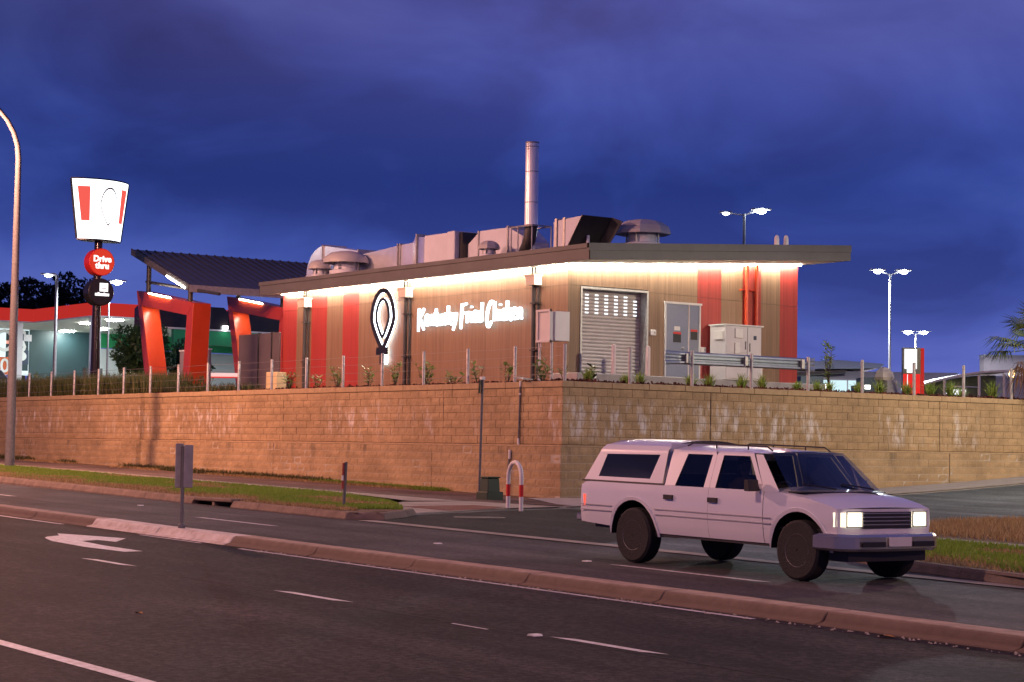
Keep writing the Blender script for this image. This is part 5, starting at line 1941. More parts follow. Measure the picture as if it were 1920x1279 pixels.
# ------------------------------------------------------------------ trees
def leaf_cloud(name, blobs, per, size, mat, parent, flat=0.8):
    V = []
    for (c, r) in blobs:
        k = int(per*r[0]*r[1])
        d = RNG.normal(0, 1, (k, 3))
        d /= np.linalg.norm(d, axis=1, keepdims=True)
        rr = RNG.uniform(0.55, 1.05, (k, 1))**0.7
        p = np.array(c)+d*rr*np.array(r)
        a = RNG.normal(0, 1, (k, 3))
        a /= np.linalg.norm(a, axis=1, keepdims=True)
        b = np.cross(a, RNG.normal(0, 1, (k, 3)))
        b /= np.linalg.norm(b, axis=1, keepdims=True)
        s = size*RNG.uniform(0.6, 1.3, (k, 1))
        V.append(np.stack([p-a*s, p-b*s*0.45, p+a*s, p+b*s*0.45], 1).reshape(-1, 3))
    V = np.concatenate(V)
    return from_np(name, V, np.arange(len(V)).reshape(-1, 4), mat, parent)
def tree(name, label, x, y, z, th, blobs, per, size, mat, trunk_r, group=None, limbs=6):
    t = thing(name, label, 'tree', (x, y, z), group)
    m = MB()
    top = Vector((x+0.1, y, z+th))
    m.tube([(x, y, z-0.2), (x+0.05, y, z+th*0.5), top], [trunk_r, trunk_r*0.8, trunk_r*0.55], 8)
    for (c, r) in blobs[:limbs]:
        e = Vector(c)
        mid = top.lerp(e, 0.5)+Vector((0, 0, -0.1*r[2]))
        m.tube([top-Vector((0, 0, th*0.25)), mid, e], [trunk_r*0.45, trunk_r*0.3, trunk_r*0.12], 6)
    m.build('trunk', 'bark', t)
    leaf_cloud('crown', blobs, per, size, mat, t)
    return t
def ball_blobs(x, y, z, R, n, sq=0.95):
    out = []
    for i in range(n):
        d = RNG.normal(0, 1, 3)
        d /= np.linalg.norm(d)
        r = R*RNG.uniform(0.28, 0.45)
        rr = R*RNG.uniform(0.35, 0.78)
        out.append(((x+d[0]*rr, y+d[1]*rr, z+d[2]*rr*sq), (r, r, r*0.85)))
    out.append(((x, y, z), (R*0.6, R*0.6, R*0.6)))
    return out
tree('round_tree', 'dense round dark green tree behind the nearer red portal', -80.6, 38.3, 3.2, 1.4, ball_blobs(-80.6, 38.3, 5.75, 1.55, 26), 520, 0.11, 'tree_leaf', 0.07)
tree('round_tree', 'dark green tree seen inside the opening of the nearer portal', -82.5, 41.2, 3.2, 1.2, ball_blobs(-82.5, 41.2, 5.1, 1.35, 22), 460, 0.11, 'tree_leaf', 0.07)
tree('round_tree', 'smaller green tree seen between the two portals', -77.0, 42.0, 3.2, 0.9, ball_blobs(-77.0, 42.0, 4.75, 0.85, 20), 760, 0.09, 'tree_leaf', 0.06)
def gum(x, y, z0, top, R, n, lab):
    blobs = []
    for i in range(n):
        a = RNG.uniform(0, 2*PI)
        rr = R*RNG.uniform(0.1, 1.0)
        h = top - RNG.uniform(0, 1)**1.3*(top-z0)*0.55 - rr*0.25
        r = RNG.uniform(0.8, 1.9)
        blobs.append(((x+rr*math.cos(a), y+rr*math.sin(a), h), (r, r, r*0.6)))
    tree('gum_tree', lab, x, y, z0, (top-z0)*0.45, blobs, 95, 0.28, 'gum_leaf', 0.35, 'gum trees behind the service station', limbs=n)
gum(-212.5, 81.0, 5, 18.9, 4.0, 22, 'dark spreading gum tree at the left edge behind the red fascia')
gum(-209.5, 85.0, 5, 19.2, 3.5, 24, 'dark dense gum tree left of the lit lot lamp behind the fascia')
gum(-207.2, 88.3, 5, 19.9, 3.6, 14, 'open crowned gum tree with gaps behind the lit lot lamp')
gum(-205.8, 90.0, 5, 18.2, 2.2, 9, 'small sparse gum tree right of the lot lamp')
# fan palm hanging over the wall at the right edge
def palm():
    cx, cy, cz = -39.1, 48.0, 4.8
    t = thing('fan_palm', 'fan palm with green fronds above and brown dead fronds drooping over the wall', 'palm tree', (cx, cy, 3.2))
    m = MB()
    m.tube([(cx, cy, 3.0), (cx+0.03, cy, 4.0), (cx, cy, cz)], [0.24, 0.2, 0.16], 10)
    m.build('trunk', 'bark', t)
    def frond(az, el, L, fan, mat, droop):
        a = rad(az)
        e = rad(el)
        d = Vector((math.cos(a)*math.cos(e), math.sin(a)*math.cos(e), math.sin(e)))
        b = Vector((cx, cy, cz))
        p1 = b+d*L*0.55+Vector((0, 0, -droop*0.15))
        mm_ = MB()
        mm_.tube([b, b.lerp(p1, 0.5)+Vector((0, 0, 0.03)), p1], [0.018, 0.014, 0.010], 5)
        side = d.cross(Vector((0, 0, 1))).normalized()
        upv = side.cross(d).normalized()
        n = 26
        for i in range(n):
            th = rad(-105+210*i/(n-1))
            dl = (d*math.cos(th)+side*math.sin(th)).normalized()
            ln = fan*(0.75+0.25*math.cos(th))*random.uniform(0.85, 1.1)
            q1 = p1+dl*ln*0.55+upv*0.05
            q2 = p1+dl*ln+Vector((0, 0, -droop*random.uniform(0.5, 1.2)))
            w = dl.cross(upv).normalized()*0.022
            k = len(mm_.v)
            mm_.v += [tuple(p1-w*0.3), tuple(p1+w*0.3), tuple(q1+w), tuple(q1-w), tuple(q2)]
            mm_.f += [(k, k+1, k+2, k+3), (k+3, k+2, k+4)]
        o = mm_.build('frond', mat, t)
        if mat == 'palm_dead':
            o['label'] = 'brown dead drooping frond'
    # camera side is towards -y / +x
    for az, el, L, fan, dr in ((-100, 38, 1.9, 0.8, 0.10), (-85, 62, 1.9, 0.8, 0.08), (-95, 5, 2.2, 0.95, 0.30), (-70, 8, 2.0, 0.9, 0.3), (-30, 25, 1.9, 0.8, 0.25), (30, 20, 1.8, 0.8, 0.3), (100, 30, 1.8, 0.8, 0.3), (170, 30, 1.8, 0.8, 0.3),
                               (-110, 12, 2.3, 0.9, 0.3), (-60, 40, 1.8, 0.8, 0.2), (-125, -2, 2.1, 0.85, 0.35)):
        frond(az, el, L, fan, 'palm_green', dr)
    for az, el, L, fan, dr in ((-85, -28, 1.9, 0.9, 0.75), (-30, -34, 2.5, 0.9, 0.85), (-55, -26, 2.4, 0.95, 0.9), (-10, -40, 2.3, 0.9, 0.8), (-42, -45, 2.2, 0.9, 0.8), (-66, -14, 2.5, 0.9, 0.8), (20, -50, 1.9, 0.9, 0.8), (120, -50, 1.6, 0.9, 0.8)):
        frond(az, el, L, fan, 'palm_dead', dr)
palm()

# ------------------------------------------------------------------ lot lamps
MAT['lamp_pole'] = MAT['sign_back']
def lot_lamp(x, y, zt, arms, label, r=0.09, heads=None, watts=0, zbase=3.1):
    t = thing('lot_lamp', label, 'lamp post', (x, y, zbase), 'car park lamp posts')
    m = MB()
    m.tube([(x, y, zbase), (x, y, zt)], [r*1.25, r*0.8], 10)
    m.build('pole', 'lamp_pole', t, smooth='auto')
    for (dx, dy, dz, mat, sz) in arms:
        m = MB()
        m.tube([(x, y, zt-0.05), (x+dx*0.5, y+dy*0.5, zt-0.02+dz*0.6), (x+dx*0.8, y+dy*0.8, zt+dz)], 0.035, 6)
        m.build('arm', 'white_metal', t)
        m = MB()
        L = math.hypot(dx, dy)
        ux, uy = dx/L, dy/L
        c = Vector((x+dx, y+dy, zt+dz))
        m.prism([c+Vector((-ux*.3*sz-uy*.14*sz, -uy*.3*sz+ux*.14*sz, 0.02)), c+Vector((ux*.3*sz-uy*.14*sz, uy*.3*sz+ux*.14*sz, 0.02)), c+Vector((ux*.3*sz+uy*.14*sz, uy*.3*sz-ux*.14*sz, 0.02)), c+Vector((-ux*.3*sz+uy*.14*sz, -uy*.3*sz-ux*.14*sz, 0.02))], (0, 0, 0.07))
        h = m.build('lamp_head', 'white_metal', t)
        m = MB()
        m.lathe([(0.05*sz, -0.10*sz), (0.15*sz, -0.05*sz), (0.17*sz, 0.0), (0.17*sz, 0.018)], tuple(c), 12)
        m.build('lamp_lens', mat, h)
    if watts:
        ld = D.lights.new('lamp_light', 'SPOT')
        ld.energy = watts
        ld.color = (0.85, 0.95, 1.0)
        ld.spot_size = rad(178)
        ld.spot_blend = 0.1
        ld.shadow_soft_size = 0.2
        lo = D.objects.new('lamp_light', ld)
        COL.objects.link(lo)
        lo.parent = t
        lo.location = (arms[0][0]*1.3, arms[0][1]*1.3, zt-0.3-zbase)
    return t
def ax(k, s=1.0):          # direction across the view
    return (0.586*k*s, 0.81*k*s)
lot_lamp(-98.9, 41.87, 10.35, [(*ax(-0.45), 0.0, 'lamp_soft', 1.3)], 'grey lamp post with one short arm in front of the teal shop wall')
lot_lamp(-97.35, 44.15, 10.0, [(*ax(0.42), 0.05, 'lamp_white', 1.5)], 'thin lamp post with a dazzling lamp right of the tall sign pole', 0.05, watts=4000)
lot_lamp(-70.15, 64.3, 12.95, [(*ax(-0.88), 0.02, 'lamp_soft', 1.0), (*ax(0.80), 0.18, 'lamp_white', 1.6)], 'twin arm lamp post rising behind the restaurant roof', 0.08)
lot_lamp(-69.65, 73.75, 10.65, [(*ax(-0.62), 0.15, 'lamp_white', 1.3), (*ax(0.68), 0.15, 'lamp_white', 1.3)], 'tall twin arm lamp post beside the concrete pillar block', 0.06, watts=16000)
lot_lamp(-103.5, 112.4, 10.7, [(*ax(-0.6), 0.15, 'lamp_white', 1.7), (*ax(0.6), 0.15, 'lamp_white', 1.7)], 'distant twin lamp post above the red menu board', 0.08, watts=7000)

# ------------------------------------------------------------------ right-hand background
def right_background():
    t = thing('menu_board', 'red and black menu board with a lit white panel behind the fence posts', 'sign', (-49.8, 53.9, 3.2))
    a, b = Vector((-49.98, 53.60, 0)), Vector((-49.60, 54.13, 0))
    u = (b-a).normalized()
    nn = Vector((u.y, -u.x, 0))
    L = (b-a).length
    def slab(s0, s1, z0, z1, d0, d1, name, mat):
        m = MB()
        m.prism([a+u*s0-nn*d0+Vector((0, 0, z0)), a+u*s1-nn*d0+Vector((0, 0, z0)), a+u*s1-nn*d0+Vector((0, 0, z1)), a+u*s0-nn*d0+Vector((0, 0, z1))], nn*(d0-d1)*1.0)
        return m.build(name, mat, t)
    def slab2(s0, s1, z0, z1, f, th, name, mat):
        m = MB()
        p = a+nn*f
        m.prism([p+u*s0+Vector((0, 0, z0)), p+u*s1+Vector((0, 0, z0)), p+u*s1+Vector((0, 0, z1)), p+u*s0+Vector((0, 0, z1))], -nn*th)
        return m.build(name, mat, t)
    slab2(0.0, L, 3.2, 5.47, 0.0, 0.20, 'board_body', 'black_paint')
    slab2(L+0.002, L+0.13, 3.2, 5.46, -0.02, 0.2, 'side_panel', 'fascia_red')
    slab2(0.02, L-0.02, 3.3, 4.52, 0.012, 0.011, 'red_face', 'menu_red')
    slab2(0.16, 0.185, 3.3, 4.5, 0.016, 0.004, 'red_face_line', 'menu_white')
    slab2(0.06, L-0.14, 4.70, 5.42, 0.016, 0.015, 'lit_panel', 'menu_white')
    slab2(0.15, L-0.28, 4.56, 4.70, 0.016, 0.015, 'lit_panel', 'menu_white')
    # concrete pillar block with pale sack-like stone on top
    t = thing('concrete_block', 'grey concrete block topped by a pale boulder left of the menu board', 'block', (-46.1, 48.8, 3.2))
    m = MB()
    m.box(-46.45, 48.55, 3.2, -45.95, 49.05, 4.05)
    m.build('block_base', 'slab_concrete', t, bevel=0.02)
    m = MB()
    m.lathe([(0.30, 4.051), (0.36, 4.15), (0.30, 4.33), (0.14, 4.46), (0.05, 4.5)], (-46.27, 48.72, 0), 7)
    m.build('boulder', 'soffit', t)
    # long low building
    t = thing('low_shop_building', 'long low building with a white roof edge and lit windows beyond the car park', 'building', (-100, 101, 3.2))
    o, d = Vector((-102.6, 96.9, 0)), Vector((0.586, 0.81, 0))
    n2 = Vector((0.81, -0.586, 0))
    def q(s, f, z):
        return o+d*s+n2*f+Vector((0, 0, z))
    def bx(s0, s1, f0, f1, z0, z1, name, mat, par=None):
        m = MB()
        m.prism([q(s0, f1, z0), q(s1, f1, z0), q(s1, f1, z1), q(s0, f1, z1)], n2*(f0-f1))
        return m.build(name, mat, par if par is not None else t)
    bx(0, 13, -6, 0, 3.1, 7.4, 'wall', 'pink_wall')
    m = MB()
    m.prism([q(1.2, 1.2, 7.42), q(7.4, 1.2, 7.62), q(7.6, 1.2, 7.9), q(4.4, 1.2, 8.13), q(1.2, 1.2, 7.9)], n2*(-8))
    m.build('roof', 'roof_white', t)
    m = MB()
    m.prism([q(0.1, 1.9, 6.85), q(4.8, 1.9, 7.22), q(4.8, 1.9, 7.42), q(0.1, 1.9, 7.1)], n2*(-1.8))
    m.build('awning', 'brown_roof', t)
    for k in range(5):
        w = bx(0.3+k*1.25, 1.45+k*1.25, 0.0, 0.06, 5.2, 6.75, 'window', 'shop_glow')
    bx(0.1, 5.0, 0.0, 0.12, 4.4, 5.15, 'blue_band', 'blue_band')
    m = MB()
    m.prism([q(0.5, 2.4, 6.9), q(0.9, 2.4, 6.9), q(0.9, 2.4, 8.3), q(0.5, 2.4, 8.3)], n2*(-0.4))
    m.build('gable_post', 'bollard_pink', t)
    m = MB()
    m.prism([q(-1.3, 2.3, 6.6), q(0.5, 2.3, 6.9), q(0.5, 2.3, 8.2), q(-1.3, 2.3, 7.5)], n2*(-0.1))
    m.build('gable', 'soffit', t)
    # long distant wall with a dark tree line
    t = thing('distant_wall', 'long low mauve wall far beyond the car park', 'wall', (-110, 122, 3.2))
    o = Vector((-112, 100, 0))
    bx(5, 40, -0.4, 0, 3.0, 7.5, 'wall', 'pink_wall')
    bx(5, 40, -0.5, 0.1, 7.5, 7.62, 'coping', 'roof_white')
    tl = MB()
    V = []
    blobs = [((-150+s*0.586*1.0, 150+s*0.81, 8.0+0.5*math.sin(s*0.7)), (3.2, 3.2, 1.6)) for s in range(-30, 34, 3)]
    w = leaf_cloud('distant_trees', blobs, 22, 0.45, 'gum_leaf', None)
    w['kind'] = 'stuff'
    # big pinkish block building
    t = thing('block_building', 'plain mauve block building behind the palm fronds', 'building', (-105, 128, 3.2))
    o = Vector((-107.24, 124.4, 0))
    bx(0, 16, -1.5, 0, 3.0, 9.65, 'wall', 'pink_wall')
    bx(-0.05, 16.05, -1.55, 0.05, 9.651, 9.75, 'parapet', 'roof_white')
    # curved olive canopy
    t = thing('curved_canopy', 'pale curved canopy on white posts beyond the menu board', 'canopy', (-64, 73.5, 3.2))
    o = Vector((-65.8, 71.0, 0))
    m = MB()
    n = 10
    top, bot = [], []
    for i in range(n+1):
        s = 0.4+4.4*i/n
        z = 4.80+0.82*(1-((1-i/n)**2))
        top.append(q(s, 0, z+0.09))
        bot.append(q(s, 0, z))
    m.prism(top+bot[::-1], -n2*4)
    m.build('canopy_shell', 'roof_white', t)
    m = MB()
    P = [q(0.45, -2.5, 3.1)]+[q(0.45+4.3*i/n, -2.5, 4.75+0.80*(1-((1-i/n)**2))) for i in range(n+1)]+[q(4.75, -2.5, 3.1)]
    m.prism(P, -n2*0.1)
    m.build('rear_wall', 'olive', t)
    for s, z in ((1.75, 5.2), (3.4, 5.45), (4.6, 5.55)):
        m = MB()
        m.tube([q(s, -0.2, 3.1), q(s, -0.2, z)], 0.07, 8)
        m.build('post', 'white_metal', t)
    m = MB()
    m.prism([q(2.3, -2.3, 4.58), q(3.25, -2.3, 4.58), q(3.25, -2.3, 4.82), q(2.3, -2.3, 4.82)], n2*(-0.1))
    m.build('strip_light', 'menu_white', t)
    m = MB()
    m.box(*(q(1.8, -0.25, 4.86)-Vector((.0, .0, 0))), *(q(3.4, -0.2, 4.90)))
    m.build('cross_rail', 'white_metal', t)
    # parked cars whose lamps show over the bed
    for i, (s, lab) in enumerate(((2.2, 'car facing the road with both headlamps lit beyond the guard rail end'), (6.0, 'second lit car further right beyond the guard rail end'))):
        c = Vector((-88.0, 86.6, 0))+Vector((0.586, 0.81, 0))*(s-2.2)
        t = thing('distant_car', lab, 'car', (c.x, c.y, 3.2), 'cars with lit headlamps in the far car park')
        o = c
        z = 3.35 + 2.2
        bx(-0.85, 0.85, -4.2, 0, 4.5, 5.9, 'body', 'car_trim')
        bx(-0.7, 0.7, -3.2, -1.0, 5.901, 6.35, 'cabin', 'car_trim')
        for s0 in (-0.72, 0.38):
            bx(s0, s0+0.34, 0.001, 0.06, 6.03-0.45, 6.33-0.5, 'headlight', 'car_lamp')
        for s0 in (-0.8, 0.62):
            bx(s0, s0+0.2, -3.6, -3.0, 3.2, 4.6, 'wheel', 'tyre')
    # warm lamp glowing behind the palm
    m = MB()
    m.lathe([(0.05, 3.2), (0.05, 4.62)], (-50.5, 60.2, 0), 8)
    t = thing('garden_lamp', 'small warm lamp glowing behind the palm fronds', 'lamp', (-50.5, 60.2, 3.2))
    m.build('lamp_stem', 'dark_steel', t)
    m = MB()
    m.lathe([(0.10, 4.62), (0.14, 4.75), (0.10, 4.88)], (-50.5, 60.2, 0), 10)
    m.build('lamp_globe', 'warm_lamp', t)
right_background()

# ------------------------------------------------------------------ street lamps (sodium)
SODIUM = (1.0, 0.44, 0.26)
def street_lamp(x, y, zt, arm, label, watts, color=SODIUM, zb=None, headglow='warm_lamp', r=0.13):
    zb = g(x, y)+0.1 if zb is None else zb
    t = thing('street_lamp', label, 'street lamp', (x, y, zb), 'street lamps')
    m = MB()
    dx, dy = arm
    pts = [(x, y, zb-0.3), (x, y, zb+3), (x, y, zt-1.9)]
    rs = [r*1.05, r*0.92, r*0.62]
    for k in range(1, 8):
        a = PI/2*k/7
        s, c = math.sin(a), 1-math.cos(a)
        pts.append((x+dx*c*0.8, y+dy*c*0.8, zt-1.9+1.9*s*0.97))
        rs.append(r*(0.60-0.03*k))
    pts.append((x+dx, y+dy, zt-0.02))
    rs.append(r*0.38)
    m.tube(pts, rs, 14)
    m.build('pole', 'galv_pole', t, smooth='auto')
    m = MB()
    c = (x+dx*1.06, y+dy*1.06, zt)
    m.lathe([(0.10, -0.05), (0.2, -0.02), (0.18, 0.10), (0.05, 0.16)], c, 14)
    h = m.build('lamp_head', 'galvanised', t, smooth='auto')
    m = MB()
    m.lathe([(0.06, -0.12), (0.15, -0.09), (0.17, -0.055)], c, 12)
    m.build('lamp_lens', headglow, h)
    ld = D.lights.new('lamp_light', 'SPOT')
    ld.energy = watts
    ld.color = color
    ld.shadow_soft_size = 0.12
    ld.spot_size = rad(178)
    ld.spot_blend = 0.12
    lo = D.objects.new('lamp_light', ld)
    COL.objects.link(lo)
    lo.parent = t
    lo.location = Vector((c[0], c[1], c[2]-0.16))-t.location
    return t
tl = street_lamp(-59.5, 23.8, 12.35, (0.75, -2.6), 'tall curved galvanised street lamp pole at the left edge', 13000, r=0.145)
m = MB()
m.box(-59.66, 23.63, 4.62, -59.60, 23.70, 4.72)
m.build('pole_label', 'white_paint', tl)
street_lamp(-50.0, 1.2, 13.5, (0.0, 2.2), 'street lamp on the near side of the road out of frame to the left', 29000, (1.0, 0.46, 0.34))
street_lamp(-20.0, 0.2, 13.0, (0.0, 2.2), 'street lamp on the near side of the road beside the photographer', 7000, (1.0, 0.50, 0.38))
street_lamp(3.5, 20.6, 11.0, (0.0, -2.2), 'street lamp on the far side of the road out of frame to the right', 7000, (1.0, 0.50, 0.30))
street_lamp(-24.9, 45.0, 9.5, (-2.0, 0.0), 'white street lamp on the side street out of frame to the right', 10500, (1.0, 0.79, 0.54), headglow='lamp_soft')

# ------------------------------------------------------------------ street furniture
def furniture():
    # median sign seen from behind
    x, y = -27.09, 13.55
    zb = g(x, y)+0.13
    t = thing('keep_left_sign', 'grey back of a narrow sign on a post standing on the white painted median', 'sign', (x, y, zb))
    m = MB()
    m.tube([(x, y, zb-0.05), (x, y, zb+1.22)], 0.030, 10)
    m.build('post', 'galv_pole', t, smooth='auto')
    m = MB()
    m.lathe([(0.055, zb-0.01), (0.055, zb+0.05), (0.032, zb+0.07)], (x, y, 0), 10)
    m.build('post_base', 'galv_pole', t)
    m = MB()
    m.box(x-0.045, y-0.11, zb+0.60, x-0.02, y+0.02, zb+1.26)
    m.build('sign_plate', 'sign_back', t, bevel=0.008)
    m = MB()
    m.box(x+0.035, y-0.01, zb+0.60, x+0.06, y+0.14, zb+1.24)
    m.build('sign_plate', 'sign_back', t, bevel=0.008)
    # hazard marker on the verge
    x, y = -33.36, 20.15
    zb = verge(x, y)
    t = thing('hazard_marker', 'short leaning marker post with a faded red curved reflector on the grass verge end', 'marker post', (x, y, zb))
    m = MB()
    m.tube([(x, y, zb-0.1), (x+0.03, y+0.02, zb+0.86)], 0.032, 8)
    m.build('post', 'galv_pole', t, smooth='auto')
    m = MB()
    V = []
    for i in range(5):
        a = rad(-75+37.5*i)
        for z in (zb+0.34, zb+0.84):
            V.append((x+0.05+0.04*math.cos(a)-0.04, y-0.015-0.02+0.032*math.sin(a)*(1.0 if z < zb+0.5 else 0.7), z))
    m.add(V, [(2*i, 2*i+2, 2*i+3, 2*i+1) for i in range(4)])
    rf = m.build('reflector', 'red_reflector', t)
    m = MB()
    m.box(x+0.03, y-0.075, zb+0.50, x+0.058, y-0.045, zb+0.60)
    m.build('reflector_label', 'white_paint', t)
    # slim sign pole beside the wall
    x, y = -38.25, 26.8
    zb = verge(x, y)
    t = thing('street_sign_pole', 'slim grey pole with a small sign seen edge on before the block wall', 'sign', (x, y, zb))
    m = MB()
    m.tube([(x-0.02, y, zb-0.1), (x+0.05, y, 3.22)], 0.030, 10)
    m.build('pole', 'galv_pole', t, smooth='auto')
    m = MB()
    m.prism([(x-0.20, y+0.10, 2.88), (x-0.19, y+0.115, 2.88), (x-0.165, y+0.115, 3.2), (x-0.175, y+0.10, 3.2)], (0.36, -0.29, 0))
    m.build('sign_plate', 'dark_green', t)
    m = MB()
    m.box(x+0.0, y-0.05, 3.20, x+0.09, y+0.05, 3.27)
    m.build('pole_cap', 'white_paint', t)
    # conduit pole fixed to the wall
    t = thing('conduit_pole', 'thin grey conduit with white joiners and a flat cap fixed to the block wall', 'conduit', (-40.45, 29.4, 0.4))
    m = MB()
    m.tube([(-40.44, Y_W-0.04, 1.66), (-40.39, Y_W-0.04, 3.3)], 0.024, 8)
    m.build('upper_pipe', 'galv_pole', t)
    m = MB()
    m.tube([(-40.62, Y_W-LED-0.04, 0.3), (-40.62, Y_W-LED-0.04, 1.40), (-40.48, Y_W-0.08, 1.66)], 0.022, 8)
    m.build('lower_pipe', 'galv_pole', t)
    for (xx, yy, z0, z1) in ((-40.44, Y_W-0.04, 1.63, 1.86), (-40.60, Y_W-LED-0.04, 1.34, 1.57), (-40.39, Y_W-0.04, 3.16, 3.30), (-40.40, Y_W-0.04, 2.95, 2.99), (-40.62, Y_W-LED-0.04, 1.02, 1.07), (-40.62, Y_W-LED-0.04, 0.70, 0.73)):
        m = MB()
        m.lathe([(0.034, z0), (0.034, z1)], (xx, yy, 0), 8)
        m.build('joiner', 'white_paint', t)
    m = MB()
    m.prism([(-40.50, Y_W-0.20, 3.38), (-40.05, Y_W-0.20, 3.32), (-40.05, Y_W-0.20, 3.345), (-40.50, Y_W-0.20, 3.405)], (0, 0.3, 0))
    m.build('cap_plate', 'sign_back', t)
    # green service pit box
    t = thing('service_pillar', 'squat dark green service pillar at the foot of the block wall', 'utility box', (-37.3, 26.9, 0.4))
    m = MB()
    zb = 0.30
    P = [(-37.80, 26.45, zb), (-37.42, 26.45, zb), (-37.42, 26.83, zb), (-37.80, 26.83, zb)]
    Q = [(-37.77, 26.48, 0.91), (-37.45, 26.48, 0.91), (-37.45, 26.80, 0.91), (-37.77, 26.80, 0.91)]
    m.add(P+Q, [(3, 2, 1, 0), (4, 5, 6, 7)]+[(i, (i+1) % 4, (i+1) % 4+4, i+4) for i in range(4)])
    m.build('box_body', 'dark_green', t, bevel=0.02)
    m = MB()
    m.box(-37.79, 26.46, 0.911, -37.43, 26.82, 0.945)
    m.build('box_lid', 'dark_green', t, bevel=0.012)
    m = MB()
    m.box(-37.84, 26.41, 0.28, -37.38, 26.87, 0.60)
    m.build('plinth', 'dark_green', t, bevel=0.02)
    # red and white hoop
    zb = g(-33.5, 24.4)+0.08
    t = thing('hoop_bollard', 'white hoop bollard with red bands at the footpath corner', 'bollard', (-33.5, 24.4, zb))
    A, B = Vector((-33.92, 24.50, zb)), Vector((-33.32, 24.40, zb))
    u = (B-A)
    L = u.length
    u.normalize()
    r = L/2
    top = 0.50
    pts = [A+Vector((0, 0, 0.34)), A+Vector((0, 0, top))]
    for k in range(1, 12):
        a = PI-PI*k/12
        pts.append(A+u*(r+r*math.cos(a))+Vector((0, 0, top+r*math.sin(a))))
    pts += [B+Vector((0, 0, top)), B+Vector((0, 0, 0.34))]
    m = MB()
    m.tube([p+Vector((0, 0, 0.13)) if 0 < i < len(pts)-1 else p+Vector((0, 0, 0.13)) for i, p in enumerate(pts)], 0.045, 12)
    m.build('hoop', 'white_paint', t, smooth='auto')
    for P in (A, B):
        m = MB()
        m.tube([P+Vector((0, 0, 0.22)), P+Vector((0, 0, 0.469))], 0.046, 12)
        m.build('red_band', 'red_plastic', t, smooth='auto')
        m = MB()
        m.tube([P-Vector((0, 0, 0.15)), P+Vector((0, 0, 0.219))], 0.045, 12)
        m.build('foot', 'white_paint', t, smooth='auto')
    # manhole cover
    z = g(-31.1, 21.8)+0.011
    t = thing('manhole_cover', 'round iron manhole cover in the dark seal of the side street', 'manhole cover', (-31.1, 21.8, z))
    m = MB()
    m.lathe([(0.42, z-0.02), (0.42, z+0.006)], (-31.1, 21.8, 0), 24)
    m.build('cover', 'iron', t)
    m = MB()
    n = 28
    V, F = [], []
    for i in range(n):
        a = 2*PI*i/n
        V += [(-31.1+0.43*math.cos(a), 21.8+0.43*math.sin(a), z+0.008), (-31.1+0.50*math.cos(a), 21.8+0.50*math.sin(a), z+0.008)]
    for i in range(n):
        j = (i+1) % n
        F.append((2*i, 2*i+1, 2*j+1, 2*j))
    m.add(V, F)
    m.build('cover_ring', 'concrete', t)
    # raised pavement markers
    for i, (x, y, lab) in enumerate(((-36.4, 17.3, 'small white raised marker on the far lane before the drain inlet'), (-24.6, 16.5, 'small white raised marker on the road below the grass point'), (-20.9, 16.4, 'small white raised marker on the road behind the pickup'),
                                     (-13.7, 10.2, 'small pale green raised marker beside the lane dash at the bottom'))):
        m = MB()
        z = g(x, y)
        m.prism([(x-0.05, y-0.05, z+0.004), (x+0.05, y-0.05, z+0.004), (x+0.03, y-0.05, z+0.02), (x-0.03, y-0.05, z+0.02)], (0, 0.10, 0))
        o = m.build('road_stud', 'white_paint', None, loc=(x, y, z))
        tag(o, lab, 'road stud', 'raised road studs')
    # grit along the median
    n = 260
    p = np.stack([RNG.uniform(-24, -9, n), 13.16-np.abs(RNG.normal(0, 0.09, n)), np.zeros(n)], 1)
    p[:, 2] = [g(a, b)+0.008 for a, b in p[:, :2]]
    V = []
    for q_ in p:
        s = RNG.uniform(0.006, 0.022)
        for k in range(3):
            a = 2*PI*k/3+RNG.uniform(0, 1)
            V.append((q_[0]+s*math.cos(a), q_[1]+s*math.sin(a), q_[2]))
        V.append((q_[0], q_[1], q_[2]+s*0.8))
    V = np.array(V)
    k = np.arange(n)*4
    F = np.concatenate([np.stack([k, k+1, k+3], 1), np.stack([k+1, k+2, k+3], 1), np.stack([k+2, k, k+3], 1)])
    from_np('gutter_grit', V, F, 'pebble', kind='stuff')
    for (x, y, lab, s) in ((-12.35, 13.05, 'dry orange leaf in the gutter at the foot of the median', 0.11), (-16.6, 7.9, 'dry brown leaf lying on the near lane', 0.07)):
        m = MB()
        z = g(x, y)
        m.add([(x-s, y, z+0.012), (x-0.1*s, y-0.45*s, z+0.03), (x+s, y+0.1*s, z+0.015), (x, y+0.45*s, z+0.028), (x-0.1*s, y, z+0.012)], [(0, 1, 4), (1, 2, 4), (2, 3, 4), (3, 0, 4)])
        o = m.build('fallen_leaf', 'leaf_litter', None, loc=(x, y, z))
        tag(o, lab, 'leaf')
furniture()

